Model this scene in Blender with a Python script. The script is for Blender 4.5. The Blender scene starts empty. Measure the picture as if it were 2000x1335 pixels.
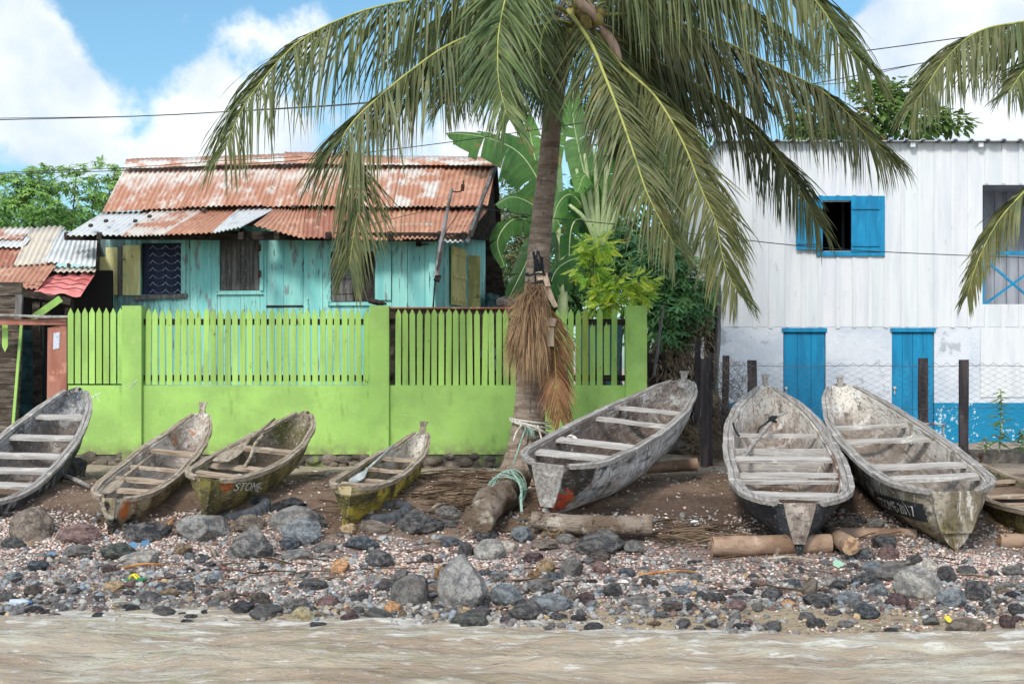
import bpy, math, random
import numpy as np
from mathutils import Vector, Matrix, noise, Euler
from math import sin, cos, pi, radians as R

# ------------------------------------------------------------------ camera, world, sun, exposure
S = 2778.0; CH = 1.76; HY = 720.0
scn = bpy.context.scene
col = scn.collection
cd = bpy.data.cameras.new("camera"); cam = bpy.data.objects.new("camera", cd); col.objects.link(cam)
cam.location = (0, 0, CH); cam.rotation_euler = (R(90), 0, 0)
cd.sensor_width = 36.0; cd.lens = 50.0; cd.shift_y = (HY - 667.5) / 2000.0
cd.clip_end = 5000
scn.camera = cam
scn.view_settings.view_transform = 'Standard'; scn.view_settings.look = 'None'
scn.view_settings.exposure = 0.92
scn.cycles.max_bounces = 6; scn.cycles.transparent_max_bounces = 6
SUN_EL, SUN_AZ = R(41), R(-158)      # azimuth measured from +Y towards +X

w = bpy.data.worlds.new("World"); scn.world = w; w.use_nodes = True
wn = w.node_tree.nodes; wl = w.node_tree.links; wn.clear()
def wnode(t, **k):
    n = wn.new(t)
    for a, b in k.items(): setattr(n, a, b)
    return n
wo = wnode('ShaderNodeOutputWorld'); bg = wnode('ShaderNodeBackground'); wl.new(bg.outputs[0], wo.inputs[0])
bg.inputs[1].default_value = 0.105
sky = wnode('ShaderNodeTexSky', sky_type='NISHITA', sun_disc=False, sun_elevation=SUN_EL, sun_rotation=SUN_AZ)
sky.dust_density = 1.2; sky.ozone_density = 2.0
tc = wnode('ShaderNodeTexCoord')
nz = wnode('ShaderNodeTexNoise'); nz.inputs['Scale'].default_value = 9; nz.inputs['Detail'].default_value = 9; nz.inputs['Roughness'].default_value = .6
wl.new(tc.outputs['Generated'], nz.inputs['Vector'])
def math2(op, a, b):
    m = wnode('ShaderNodeMath', operation=op)
    for i, x in enumerate((a, b)):
        if isinstance(x, (int, float)): m.inputs[i].default_value = x
        else: wl.new(x, m.inputs[i])
    return m.outputs[0]
def blob(px, py, rpx, amp):
    d = Vector(((px - 1000) / S, 1, (HY - py) / S)).normalized()
    v = wnode('ShaderNodeVectorMath', operation='DISTANCE'); wl.new(tc.outputs['Generated'], v.inputs[0]); v.inputs[1].default_value = d
    m = wnode('ShaderNodeMapRange', interpolation_type='SMOOTHSTEP'); wl.new(v.outputs['Value'], m.inputs[0])
    m.inputs[1].default_value = 0; m.inputs[2].default_value = rpx / S; m.inputs[3].default_value = amp; m.inputs[4].default_value = 0
    return m.outputs[0]
acc = 0.0
for b in [(420, 180, 420, .16), (1700, 150, 480, .2), (30, 170, 240, .85), (110, 130, 150, .5), (150, 270, 190, .65), (330, 260, 210, .75), (420, 60, 170, .62), (560, 70, 120, .35), (60, 10, 130, .45), (250, 10, 90, .3), (420, 240, 170, .45),
          (1800, 110, 190, .95), (1700, 70, 90, .5), (1960, 40, 110, .9), (1930, 230, 210, .85), (1700, 190, 170, .6), (1440, 250, 160, .4), (1000, 260, 190, .75), (830, 290, 160, .5), (-250, 300, 300, .8), (2300, 250, 330, .9), (60, 400, 170, -.05), (540, 250, 120, .25)]:
    acc = math2('ADD', acc, blob(*b))
sep = wnode('ShaderNodeSeparateXYZ'); wl.new(tc.outputs['Generated'], sep.inputs[0])
hz_ = wnode('ShaderNodeMapRange'); wl.new(sep.outputs['Z'], hz_.inputs[0]); hz_.inputs[1].default_value = 0.0; hz_.inputs[2].default_value = .16; hz_.inputs[3].default_value = .5; hz_.inputs[4].default_value = 0
acc = math2('ADD', acc, hz_.outputs[0])
# general broken cloud over the rest of the sky
n2 = wnode('ShaderNodeTexNoise'); n2.inputs['Scale'].default_value = 2.2; n2.inputs['Detail'].default_value = 6
wl.new(tc.outputs['Generated'], n2.inputs['Vector'])
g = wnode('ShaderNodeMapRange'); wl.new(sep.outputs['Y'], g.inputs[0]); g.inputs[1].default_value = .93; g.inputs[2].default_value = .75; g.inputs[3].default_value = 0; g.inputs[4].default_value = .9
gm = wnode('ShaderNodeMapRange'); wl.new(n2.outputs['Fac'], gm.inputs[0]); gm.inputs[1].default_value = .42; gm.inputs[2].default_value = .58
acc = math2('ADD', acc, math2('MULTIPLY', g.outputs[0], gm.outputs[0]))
wob = math2('MULTIPLY', math2('SUBTRACT', nz.outputs['Fac'], .5), 3.0)
mk = wnode('ShaderNodeMapRange', interpolation_type='SMOOTHSTEP'); wl.new(math2('ADD', acc, wob), mk.inputs[0]); mk.inputs[1].default_value = .36; mk.inputs[2].default_value = .80
mk.inputs[3].default_value = 0.0; mk.inputs[4].default_value = .96
# cloud brightness: bright heads, greyer bodies
nb = wnode('ShaderNodeTexNoise'); nb.inputs['Scale'].default_value = 14; nb.inputs['Detail'].default_value = 7
wl.new(tc.outputs['Generated'], nb.inputs['Vector'])
cr = wnode('ShaderNodeValToRGB'); wl.new(nb.outputs['Fac'], cr.inputs[0])
cr.color_ramp.elements[0].position = .33; cr.color_ramp.elements[0].color = (.58, .67, .78, 1)
cr.color_ramp.elements[1].position = .62; cr.color_ramp.elements[1].color = (.92, .94, .97, 1)
cs = wnode('ShaderNodeVectorMath', operation='SCALE'); wl.new(cr.outputs[0], cs.inputs[0]); 
rear_fill = wnode('ShaderNodeMapRange', interpolation_type='SMOOTHSTEP'); wl.new(sep.outputs['Y'], rear_fill.inputs[0]); rear_fill.inputs[1].default_value = .55; rear_fill.inputs[2].default_value = -.5; rear_fill.inputs[3].default_value = 6.4; rear_fill.inputs[4].default_value = 13.0  # unseen clouds behind the camera brightened to fill the front faces
wl.new(rear_fill.outputs[0], cs.inputs['Scale'])
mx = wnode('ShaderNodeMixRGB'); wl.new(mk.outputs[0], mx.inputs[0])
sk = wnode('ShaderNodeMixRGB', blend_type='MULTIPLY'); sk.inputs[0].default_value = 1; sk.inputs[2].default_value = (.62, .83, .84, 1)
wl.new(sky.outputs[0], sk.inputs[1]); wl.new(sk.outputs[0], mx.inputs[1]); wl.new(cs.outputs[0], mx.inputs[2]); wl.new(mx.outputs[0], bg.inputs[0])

sd = bpy.data.lights.new("sun", 'SUN'); sun = bpy.data.objects.new("sun", sd); col.objects.link(sun)
sd.energy = 1.5; sd.angle = R(10); sd.color = (1, .95, .87)
sdir = Vector((sin(SUN_AZ) * cos(SUN_EL), cos(SUN_AZ) * cos(SUN_EL), sin(SUN_EL)))
sun.rotation_euler = sdir.to_track_quat('Z', 'Y').to_euler()

# ------------------------------------------------------------------ helpers
def W(px, py, D): return Vector(((px - 1000) * D / S, D, CH - (py - HY) * D / S))
def srgb(r, g, b):
    f = lambda c: ((c / 255 + .055) / 1.055) ** 2.4 if c > 10 else c / 255 / 12.92
    return (f(r), f(g), f(b))
ORG = {}
def tag(o, label=None, cat=None, group=None, kind=None):
    for k, v in (('label', label), ('category', cat), ('group', group), ('kind', kind)):
        if v: o[k] = v
    return o
def thing(name, label, cat, loc, group=None):
    o = bpy.data.objects.new(name, None); col.objects.link(o); o.location = loc; o.empty_display_size = .2
    ORG[o.name] = Vector(loc)
    return tag(o, label, cat, group)
class MB:
    def __init__(s): s.v = []; s.f = []; s.c = []; s.uv = []; s.mi = []; s.col = (1, 1, 1); s.M = None
    def add(s, vs, fs, mi=0, uv=None):
        b = len(s.v)
        for i, p in enumerate(vs):
            p = Vector(p)
            if s.M is not None: p = s.M @ p
            s.v.append(p); s.c.append(s.col); s.uv.append(uv[i] if uv else (0, 0))
        for f in fs: s.f.append([b + i for i in f]); s.mi.append(mi)
    def box(s, p0, p1, jit=0, rng=None, mi=0):
        x0, y0, z0 = p0; x1, y1, z1 = p1
        vs = [(x0, y0, z0), (x1, y0, z0), (x1, y1, z0), (x0, y1, z0), (x0, y0, z1), (x1, y0, z1), (x1, y1, z1), (x0, y1, z1)]
        if jit: vs = [(a + rng.uniform(-jit, jit), b + rng.uniform(-jit, jit), c + rng.uniform(-jit, jit)) for a, b, c in vs]
        s.add(vs, [(0, 3, 2, 1), (4, 5, 6, 7), (0, 1, 5, 4), (1, 2, 6, 5), (2, 3, 7, 6), (3, 0, 4, 7)], mi)
    def bar(s, a, b, w, h, up=(0, 0, 1), jit=0, rng=None, w2=None, n=1):
        """rectangular bar from a to b, w across, h along 'up'; n segments with wobble"""
        a = Vector(a); b = Vector(b); d = (b - a).normalized(); up = Vector(up); x = d.cross(up).normalized(); u = x.cross(d).normalized()
        w2 = w2 or w; vs = []; fs = []
        for i in range(n + 1):
            t = i / n; c = a.lerp(b, t); ww = w + (w2 - w) * t
            j = lambda: (rng.uniform(-jit, jit) if jit else 0)
            for sx, sz in ((-1, -1), (1, -1), (1, 1), (-1, 1)):
                vs.append(c + x * (sx * ww / 2 + j()) + u * (sz * h / 2 + j()))
        for i in range(n):
            k = i * 4
            for q in range(4): fs.append((k + q, k + (q + 1) % 4, k + 4 + (q + 1) % 4, k + 4 + q))
        fs.append((3, 2, 1, 0)); fs.append((n * 4, n * 4 + 1, n * 4 + 2, n * 4 + 3))
        s.add(vs, fs)
    def tube(s, pts, r, n=8, cap=True, rough=0, rng=None):
        pts = [Vector(p) for p in pts]; m = len(pts)
        rs = r if isinstance(r, (list, tuple)) else [r] * m
        vs = []; fs = []; ref = Vector((0, 0, 1))
        if abs((pts[-1] - pts[0]).normalized().z) > .9: ref = Vector((0, 1, 0))
        for i in range(m):
            d = (pts[min(i + 1, m - 1)] - pts[max(i - 1, 0)]).normalized()
            x = d.cross(ref).normalized(); y = x.cross(d)
            for k in range(n):
                a = 2 * pi * k / n; rr = rs[i] * (1 + (rng.uniform(-rough, rough) if rough else 0))
                vs.append(pts[i] + (x * cos(a) + y * sin(a)) * rr)
        for i in range(m - 1):
            for k in range(n): fs.append((i * n + k, i * n + (k + 1) % n, (i + 1) * n + (k + 1) % n, (i + 1) * n + k))
        if cap: fs.append(tuple(range(n))[::-1]); fs.append(tuple((m - 1) * n + k for k in range(n)))
        s.add(vs, fs)
    def prism(s, poly, y0, y1):
        """polygon in local xz, extruded y0..y1"""
        n = len(poly); vs = [(x, y0, z) for x, z in poly] + [(x, y1, z) for x, z in poly]
        fs = [tuple(range(n)), tuple(range(2 * n - 1, n - 1, -1))] + [(i, i + n, (i + 1) % n + n, (i + 1) % n) for i in range(n)]
        s.add(vs, fs)
    def build(s, name, mats, parent=None, smooth=False, local=False):
        me = bpy.data.meshes.new(name)
        if parent is not None:
            root = parent
            while root.parent: root = root.parent
            o0 = ORG[root.name]
        else:
            xs = [p.x for p in s.v]; ys = [p.y for p in s.v]
            o0 = Vector(((min(xs) + max(xs)) / 2, (min(ys) + max(ys)) / 2, min(p.z for p in s.v)))
        if local: o0 = Vector((0, 0, 0))
        me.from_pydata([p - o0 for p in s.v], [], s.f)
        if not isinstance(mats, (list, tuple)): mats = [mats]
        for m in mats: me.materials.append(m)
        if len(mats) > 1: me.polygons.foreach_set('material_index', s.mi)
        if any(c != (1, 1, 1) for c in s.c):
            at = me.color_attributes.new('Col', 'FLOAT_COLOR', 'POINT'); at.data.foreach_set('color', [x for c in s.c for x in (*c, 1)])
        else:
            at = me.color_attributes.new('Col', 'FLOAT_COLOR', 'POINT'); at.data.foreach_set('color', [1.0] * (4 * len(s.v)))
        if any(u != (0, 0) for u in s.uv):
            a2 = me.attributes.new('suv', 'FLOAT_VECTOR', 'POINT'); a2.data.foreach_set('vector', [x for u in s.uv for x in (u[0], u[1], 0)])
        if smooth: me.polygons.foreach_set('use_smooth', [True] * len(me.polygons))
        me.update()
        o = bpy.data.objects.new(name, me); col.objects.link(o)
        if parent is not None: o.parent = parent
        elif not local: o.location = o0; ORG[o.name] = o0
        if parent is None: ORG[o.name] = o0
        return o

# ------------------------------------------------------------------ materials
def mat(name, base, layers=(), rough=.85, bump=(), spec=.3, tint=False, otint=False, transl=0, metal=0, rlayer=None):
    m = bpy.data.materials.new(name); m.use_nodes = True; nt = m.node_tree; N = nt.nodes; L = nt.links
    b = N['Principled BSDF']; b.inputs['Roughness'].default_value = rough; b.inputs['Specular IOR Level'].default_value = spec; b.inputs['Metallic'].default_value = metal
    tcn = N.new('ShaderNodeTexCoord'); oc = tcn.outputs['Object']
    def mapped(st):
        if st == (1, 1, 1): return oc
        q = N.new('ShaderNodeMapping'); q.inputs['Scale'].default_value = st; L.new(oc, q.inputs[0]); return q.outputs[0]
    def ns(sc, st=(1, 1, 1), det=5, kind='noise', ro=.6, off=0):
        if kind == 'voronoi':
            n = N.new('ShaderNodeTexVoronoi'); n.inputs['Scale'].default_value = sc; L.new(mapped(st), n.inputs['Vector']); return n.outputs['Distance']
        n = N.new('ShaderNodeTexNoise'); n.inputs['Scale'].default_value = sc; n.inputs['Detail'].default_value = det; n.inputs['Roughness'].default_value = ro
        if off:
            q = N.new('ShaderNodeMapping'); q.inputs['Scale'].default_value = st; q.inputs['Location'].default_value = (off, off * .7, off * 1.3); L.new(oc, q.inputs[0]); L.new(q.outputs[0], n.inputs['Vector'])
        else: L.new(mapped(st), n.inputs['Vector'])
        return n.outputs['Fac']
    def mr(x, a, b2, lo=0., hi=1.):
        q = N.new('ShaderNodeMapRange'); q.interpolation_type = 'SMOOTHSTEP' if b2 > a else 'LINEAR'
        L.new(x, q.inputs[0]); q.inputs[1].default_value = a; q.inputs[2].default_value = b2; q.inputs[3].default_value = lo; q.inputs[4].default_value = hi; q.clamp = True
        return q.outputs[0]
    def mt(op, a, b2):
        q = N.new('ShaderNodeMath'); q.operation = op
        for i, x in enumerate((a, b2)):
            if isinstance(x, (int, float)): q.inputs[i].default_value = x
            else: L.new(x, q.inputs[i])
        return q.outputs[0]
    cur = None
    rgb = N.new('ShaderNodeRGB'); rgb.outputs[0].default_value = (*base, 1); cur = rgb.outputs[0]
    masks = []
    for i, l in enumerate(layers):
        k = l.get('off', i * 3.7 + 1.3)
        f = ns(l.get('s', 3), l.get('st', (1, 1, 1)), l.get('d', 6), l.get('kind', 'noise'), l.get('ro', .6), k)
        mkk = mr(f, l.get('lo', .5), l.get('hi', .6))
        if 'ax' in l:   # coordinate gate: (axis, a, b, wobble)
            a, v0, v1, wb = l['ax']
            if a in 'uv':
                at = N.new('ShaderNodeAttribute'); at.attribute_name = 'suv'; sp = N.new('ShaderNodeSeparateXYZ'); L.new(at.outputs['Vector'], sp.inputs[0]); cx = sp.outputs['XY'['uv'.index(a)]]
            else:
                sp = N.new('ShaderNodeSeparateXYZ'); L.new(oc, sp.inputs[0]); cx = sp.outputs['XYZ'['xyz'.index(a)]]
            wv = mt('MULTIPLY', mt('SUBTRACT', ns(l.get('ws', 4), l.get('wst', (1, 1, 1)), 5, off=k + 9), .5), wb)
            gate = mr(mt('ADD', cx, wv), v0, v1) if v1 > v0 else mr(mt('ADD', cx, wv), v1, v0, 1., 0.)
            mkk = mt('MULTIPLY', mkk, gate)
        if 'balls' in l:
            tot = None
            for (x, y, z, r, so) in l['balls']:
                vm = N.new('ShaderNodeVectorMath'); vm.operation = 'DISTANCE'; L.new(oc, vm.inputs[0]); vm.inputs[1].default_value = (x, y, z)
                wv = mt('MULTIPLY', mt('SUBTRACT', ns(9, off=k + 5), .5), so * 2)
                g = mr(mt('ADD', vm.outputs['Value'], wv), r - so * .3, r + so * .3, 1., 0.)
                tot = g if tot is None else mt('MAXIMUM', tot, g)
            mkk = mt('MULTIPLY', mkk, tot)
        if l.get('a', 1) != 1: mkk = mt('MULTIPLY', mkk, l['a'])
        x = N.new('ShaderNodeMixRGB'); L.new(mkk, x.inputs[0]); L.new(cur, x.inputs[1]); x.inputs[2].default_value = (*l['c'], 1); x.blend_type = l.get('blend', 'MIX')
        cur = x.outputs[0]; masks.append(mkk)
    if tint:
        at = N.new('ShaderNodeAttribute'); at.attribute_name = 'Col'; x = N.new('ShaderNodeMixRGB'); x.blend_type = 'MULTIPLY'; x.inputs[0].default_value = 1
        L.new(cur, x.inputs[1]); L.new(at.outputs['Color'], x.inputs[2]); cur = x.outputs[0]
    if otint:
        at = N.new('ShaderNodeObjectInfo'); x = N.new('ShaderNodeMixRGB'); x.blend_type = 'MULTIPLY'; x.inputs[0].default_value = 1
        L.new(cur, x.inputs[1]); L.new(at.outputs['Color'], x.inputs[2]); cur = x.outputs[0]
    L.new(cur, b.inputs['Base Color'])
    if rlayer is not None: L.new(mr(masks[rlayer[0]], 0, 1, rough, rlayer[1]), b.inputs['Roughness'])
    prev = None
    for (sc, st, dist, kind) in bump:
        bn = N.new('ShaderNodeBump'); bn.inputs['Distance'].default_value = dist; bn.inputs['Strength'].default_value = 1
        L.new(ns(sc, st, 6, kind, .65, sc * .37), bn.inputs['Height'])
        if prev: L.new(prev, bn.inputs['Normal'])
        prev = bn.outputs[0]
    if prev: L.new(prev, b.inputs['Normal'])
    if transl:
        tr = N.new('ShaderNodeBsdfTranslucent'); L.new(cur, tr.inputs[0]); ms = N.new('ShaderNodeMixShader'); ms.inputs[0].default_value = transl
        L.new(b.outputs[0], ms.inputs[1]); L.new(tr.outputs[0], ms.inputs[2]); L.new(ms.outputs[0], N['Material Output'].inputs[0])
    return m
def nzs(p, sc=1.0, o=4): return noise.fractal(Vector(p) * sc, .6, 2.0, o)
def lerp_tab(tab, x):
    if x <= tab[0][0]: return tab[0][1]
    for (a, va), (b, vb) in zip(tab, tab[1:]):
        if x <= b: return va + (vb - va) * (x - a) / (b - a)
    return tab[-1][1]
def smooth_tab(tab, x):
    """catmull-rom through a table"""
    if x <= tab[0][0]: return tab[0][1]
    if x >= tab[-1][0]: return tab[-1][1]
    for i in range(len(tab) - 1):
        if x <= tab[i + 1][0]:
            x0, y0 = tab[i]; x1, y1 = tab[i + 1]
            m0 = (y1 - tab[max(i - 1, 0)][1]) / max(1e-6, x1 - tab[max(i - 1, 0)][0]) if i else (y1 - y0) / (x1 - x0)
            m1 = (tab[min(i + 2, len(tab) - 1)][1] - y0) / (tab[min(i + 2, len(tab) - 1)][0] - x0)
            h = x1 - x0; t = (x - x0) / h
            return (2*t**3-3*t**2+1)*y0 + (t**3-2*t**2+t)*h*m0 + (-2*t**3+3*t**2)*y1 + (t**3-t**2)*h*m1
def spline(pts, n):
    pts = [Vector(p) for p in pts]; P = [2 * pts[0] - pts[1]] + pts + [2 * pts[-1] - pts[-2]]; out = []
    segs = len(pts) - 1
    for k in range(n + 1):
        u = k / n * segs; i = min(int(u), segs - 1); t = u - i; a, b, c, d = P[i:i + 4]
        out.append(.5 * ((2 * b) + (c - a) * t + (2 * a - 5 * b + 4 * c - d) * t * t + (3 * b - a - 3 * c + d) * t ** 3))
    # resample evenly by arc length
    L = [0]
    for p, q in zip(out, out[1:]): L.append(L[-1] + (q - p).length)
    res = []; j = 0
    for k in range(n + 1):
        s_ = L[-1] * k / n
        while j < n - 1 and L[j + 1] < s_: j += 1
        t = (s_ - L[j]) / max(1e-9, L[j + 1] - L[j]); res.append(out[j].lerp(out[j + 1], min(1, t)))
    return res
def text_verts(body, size=1.0):
    c = bpy.data.curves.new('lettering', 'FONT'); c.body = body; c.size = size; c.resolution_u = 3
    o = bpy.data.objects.new('lettering', c); me = o.to_mesh()
    vs = [v.co.copy() for v in me.vertices]; fs = [tuple(p.vertices) for p in me.polygons]
    o.to_mesh_clear(); bpy.data.objects.remove(o); bpy.data.curves.remove(c)
    return vs, fs

# ------------------------------------------------------------------ terrain
PROF = [(-40, -6), (5, -.7), (8.5, -.22), (9.4, -.09), (9.98, 0), (10.6, .045), (11.3, .095), (12.1, .16), (12.6, .24), (13.2, .38), (13.9, .52), (14.6, .575), (16, .56), (18, .52), (20, .56), (24, .6), (40, .7), (200, 1), (3000, 2)]
def hz(x, y, fine=True):
    near = max(0, min(1, (13 - y) / 3)); ye = y + .13 * max(-6, min(6, x)) * near
    z = smooth_tab(PROF, ye) if y < 40 else lerp_tab(PROF, y)
    if y < 40 and abs(x) < 30:
        z += .035 * nzs((x, y, 0), .7, 3)
        if fine and y > 9.5: z += .018 * nzs((x, y, 5), 3.0, 3)
        # lower hollow of bare dirt between the two right hand canoe groups
        z -= .04 * math.exp(-((x - 1.75) / .9) ** 2 - ((y - 13.1) / .8) ** 2)
        if y < 10.4: z *= 1
    return z
def ground_hit(px, py):
    D = 8.5
    while D < 30:
        p = W(px, py, D)
        if p.z <= hz(p.x, p.y, False): return p
        D += .04
    return W(px, py, 18)
# ------------------------------------------------------------------ setting: beach, water
def grid_mesh(name, xs, ys, fz):
    nx, ny = len(xs), len(ys)
    vs = [(x, y, fz(x, y)) for y in ys for x in xs]
    fs = [(j * nx + i, j * nx + i + 1, (j + 1) * nx + i + 1, (j + 1) * nx + i) for j in range(ny - 1) for i in range(nx - 1)]
    me = bpy.data.meshes.new(name); me.from_pydata(vs, [], fs); me.polygons.foreach_set('use_smooth', [True] * len(fs)); me.update()
    o = bpy.data.objects.new(name, me); col.objects.link(o); ORG[o.name] = Vector((0, 0, 0)); return o
def frange(a, b, s):
    n = int(round((b - a) / s)); return [a + (b - a) * i / n for i in range(n + 1)]
xs = [-2500, -600, -150, -60, -30, -20, -14] + frange(-10, 10, .07) + [14, 20, 30, 60, 150, 600, 2500]
ys = [-40, -10, 2, 6, 7.5, 8.5] + frange(9, 19, .07) + frange(19.5, 30, .5) + [36, 50, 90, 200, 600, 3000]
M_ground = mat('beach_ground', srgb(142, 118, 100), [
    dict(c=srgb(114, 92, 77), s=2.2, lo=.40, hi=.62),
    dict(c=srgb(150, 128, 106), s=1.3, lo=.5, hi=.68),
    dict(c=srgb(88, 70, 60), s=1.1, lo=.3, hi=.5, balls=[(1.75, 12.9, .4, 1.0, .3), (3.3, 13.2, .4, .9, .3), (-4.2, 12.8, .4, .7, .3)], a=.8),
    dict(c=srgb(190, 172, 152), s=1.6, lo=.25, hi=.45, ax=('y', 16.2, 17.2, 1.5), a=.8),
    dict(c=srgb(150, 132, 124), s=8, lo=.2, hi=.4, ax=('y', 12.9, 12.4, .8)), dict(c=srgb(122, 114, 108), s=8, lo=.2, hi=.4, ax=('y', 11.3, 10.9, .8)),
    dict(c=srgb(176, 158, 132), s=8, lo=.1, hi=.3, ax=('y', 10.6, 10.3, .35), ws=2),
    dict(c=srgb(64, 54, 48), s=26, lo=.56, hi=.66, a=.55), dict(c=srgb(84, 66, 54), s=9, st=(1, 2, 1), lo=.58, hi=.64, a=.6),
    dict(c=srgb(205, 195, 180), s=55, lo=.66, hi=.72, a=.7)],
    rough=.9, bump=[(2.2, (1, 1, 1), .09, 'noise'), (7, (1, 1, 1), .07, 'noise'), (40, (1, 1, 1), .02, 'noise'), (120, (1, 1, 1), .008, 'noise')])
beach = grid_mesh('ground', xs, ys, hz); beach.data.materials.append(M_ground); tag(beach, kind='structure')

def wave(x, y):
    a = max(0, min(1, (10.6 - y) / 1.6)); f = 1 if abs(x) < 30 else 0
    z = +.022 * sin(y * 7.5 + .8 * sin(x * .9) + 1.4 * nzs((x * .6, y, 0), .8, 2)) + .045 * nzs((x * .55, y * 1.9, 3), 1.1, 4) + .02 * nzs((x * 1.6, y * 5, 9), 1.6, 3)
    return -.006 + z * (.30 + .7 * a) * f * (1 if y > -5 else 0)
xs = [-2500, -400, -60, -20, -9] + frange(-6, 6, .045) + [9, 20, 60, 400, 2500]
ys = [-3000, -400, -60, -10, 0, 3, 5] + frange(6.4, 11.2, .03)
water = grid_mesh('water', xs, ys, wave); tag(water, kind='structure')
m = bpy.data.materials.new('sea_water'); m.use_nodes = True; nt = m.node_tree; N = nt.nodes; L = nt.links; b = N['Principled BSDF']
tcn = N.new('ShaderNodeTexCoord')
def wn_(sc, st, det, off=0):
    mp = N.new('ShaderNodeMapping'); mp.inputs['Scale'].default_value = st; mp.inputs['Location'].default_value = (off, off, 0); L.new(tcn.outputs['Object'], mp.inputs[0])
    n = N.new('ShaderNodeTexNoise'); n.inputs['Scale'].default_value = sc; n.inputs['Detail'].default_value = det; n.inputs['Roughness'].default_value = .62; L.new(mp.outputs[0], n.inputs['Vector']); return n.outputs['Fac']
def mrr(x, a, b2, lo=0., hi=1.):
    q = N.new('ShaderNodeMapRange'); q.interpolation_type = 'SMOOTHSTEP'; L.new(x, q.inputs[0]); q.inputs[1].default_value = a; q.inputs[2].default_value = b2; q.inputs[3].default_value = lo; q.inputs[4].default_value = hi; return q.outputs[0]
def mm(op, a, b2):
    q = N.new('ShaderNodeMath'); q.operation = op
    for i, x in enumerate((a, b2)):
        if isinstance(x, (int, float)): q.inputs[i].default_value = x
        else: L.new(x, q.inputs[i])
    return q.outputs[0]
def mixc(f, c1, c2):
    x = N.new('ShaderNodeMixRGB'); L.new(f, x.inputs[0])
    for i, c in ((1, c1), (2, c2)):
        if isinstance(c, tuple): x.inputs[i].default_value = (*c, 1)
        else: L.new(c, x.inputs[i])
    return x.outputs[0]
c = mixc(mrr(wn_(.9, (.5, 1.2, 1), 4), .38, .62), srgb(146, 128, 108), srgb(166, 152, 132))
c = mixc(mrr(wn_(1.6, (.5, 2, 1), 5, 4), .5, .66), c, srgb(180, 174, 156))
sp = N.new('ShaderNodeSeparateXYZ'); L.new(tcn.outputs['Object'], sp.inputs[0])
shore = mrr(mm('ADD', sp.outputs['Y'], mm('MULTIPLY', sp.outputs['X'], .11)), 8.7, 9.9)
foam_n = mm('ADD', wn_(5.5, (.45, 1.7, 1), 8, 7), mm('MULTIPLY', shore, .13))
lace = mrr(wn_(14, (.5, 1.3, 1), 6, 21), .50, .60); foam = mm('MAXIMUM', mrr(foam_n, .60, .70), mm('MULTIPLY', mm('MULTIPLY', lace, mrr(foam_n, .50, .60)), .85))
spk = mrr(wn_(38, (.6, 1.6, 1), 3, 2), .60, .68)
foam = mm('MAXIMUM', foam, mm('MULTIPLY', spk, mrr(wn_(1.7, (.5, 1.5, 1), 3, 12), .45, .6)))
foam = mm('MULTIPLY', foam, .5)
c = mixc(foam, c, srgb(226, 224, 220))
L.new(c, b.inputs['Base Color']); L.new(mrr(foam, 0, 1, .06, .6), b.inputs['Roughness']); b.inputs['IOR'].default_value = 1.33
bn = N.new('ShaderNodeBump'); bn.inputs['Distance'].default_value = .035; L.new(wn_(11, (.5, 1.6, 1), 5, 3), bn.inputs['Height'])
bn2 = N.new('ShaderNodeBump'); bn2.inputs['Distance'].default_value = .01; L.new(foam, bn2.inputs['Height']); L.new(bn.outputs[0], bn2.inputs['Normal']); L.new(bn2.outputs[0], b.inputs['Normal'])
water.data.materials.append(m)

# ------------------------------------------------------------------ rocks
def ico(sub):
    t = (1 + 5 ** .5) / 2
    v = [Vector(p).normalized() for p in [(-1, t, 0), (1, t, 0), (-1, -t, 0), (1, -t, 0), (0, -1, t), (0, 1, t), (0, -1, -t), (0, 1, -t), (t, 0, -1), (t, 0, 1), (-t, 0, -1), (-t, 0, 1)]]
    f = [(0, 11, 5), (0, 5, 1), (0, 1, 7), (0, 7, 10), (0, 10, 11), (1, 5, 9), (5, 11, 4), (11, 10, 2), (10, 7, 6), (7, 1, 8), (3, 9, 4), (3, 4, 2), (3, 2, 6), (3, 6, 8), (3, 8, 9), (4, 9, 5), (2, 4, 11), (6, 2, 10), (8, 6, 7), (9, 8, 1)]
    for _ in range(sub):
        c = {}; nf = []
        def mid(a, b):
            k = (min(a, b), max(a, b))
            if k not in c: c[k] = len(v); v.append(((v[a] + v[b]) / 2).normalized())
            return c[k]
        for a, b_, d in f:
            x, y, z = mid(a, b_), mid(b_, d), mid(d, a); nf += [(a, x, z), (b_, y, x), (d, z, y), (x, y, z)]
        f = nf
    return v, f
ICO = {k: ico(k) for k in (1, 2, 3, 4)}
def rock_mesh(name, seed, sub, cuts, rough, mt_):
    """unit rock: about 1 wide, 1 high, base slightly under z=0"""
    rg = random.Random(seed); v, f = ICO[sub]; pts = [p.copy() for p in v]
    for _ in range(cuts):
        d = Vector((rg.gauss(0, 1), rg.gauss(0, 1), rg.gauss(0, .8))).normalized(); h = rg.uniform(.6, .88)
        for p in pts:
            e = p.dot(d)
            if e > h: p -= d * (e - h) * .93
    o3 = Vector((rg.uniform(0, 90), rg.uniform(0, 90), 0))
    out = []
    for p, q in zip(pts, v):
        n1 = noise.fractal(q * 1.3 + o3, .7, 2, 3) * .09 + noise.fractal(q * 5 + o3, .8, 2, 4) * rough
        out.append(p * (1 + n1))
    me = bpy.data.meshes.new(name); me.from_pydata([Vector((p.x * .56, p.y * .52, p.z * .56 + .42)) for p in out], [], f)
    me.polygons.foreach_set('use_smooth', [sub > 2] * len(f)); me.materials.append(mt_); me.update(); return me
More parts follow.
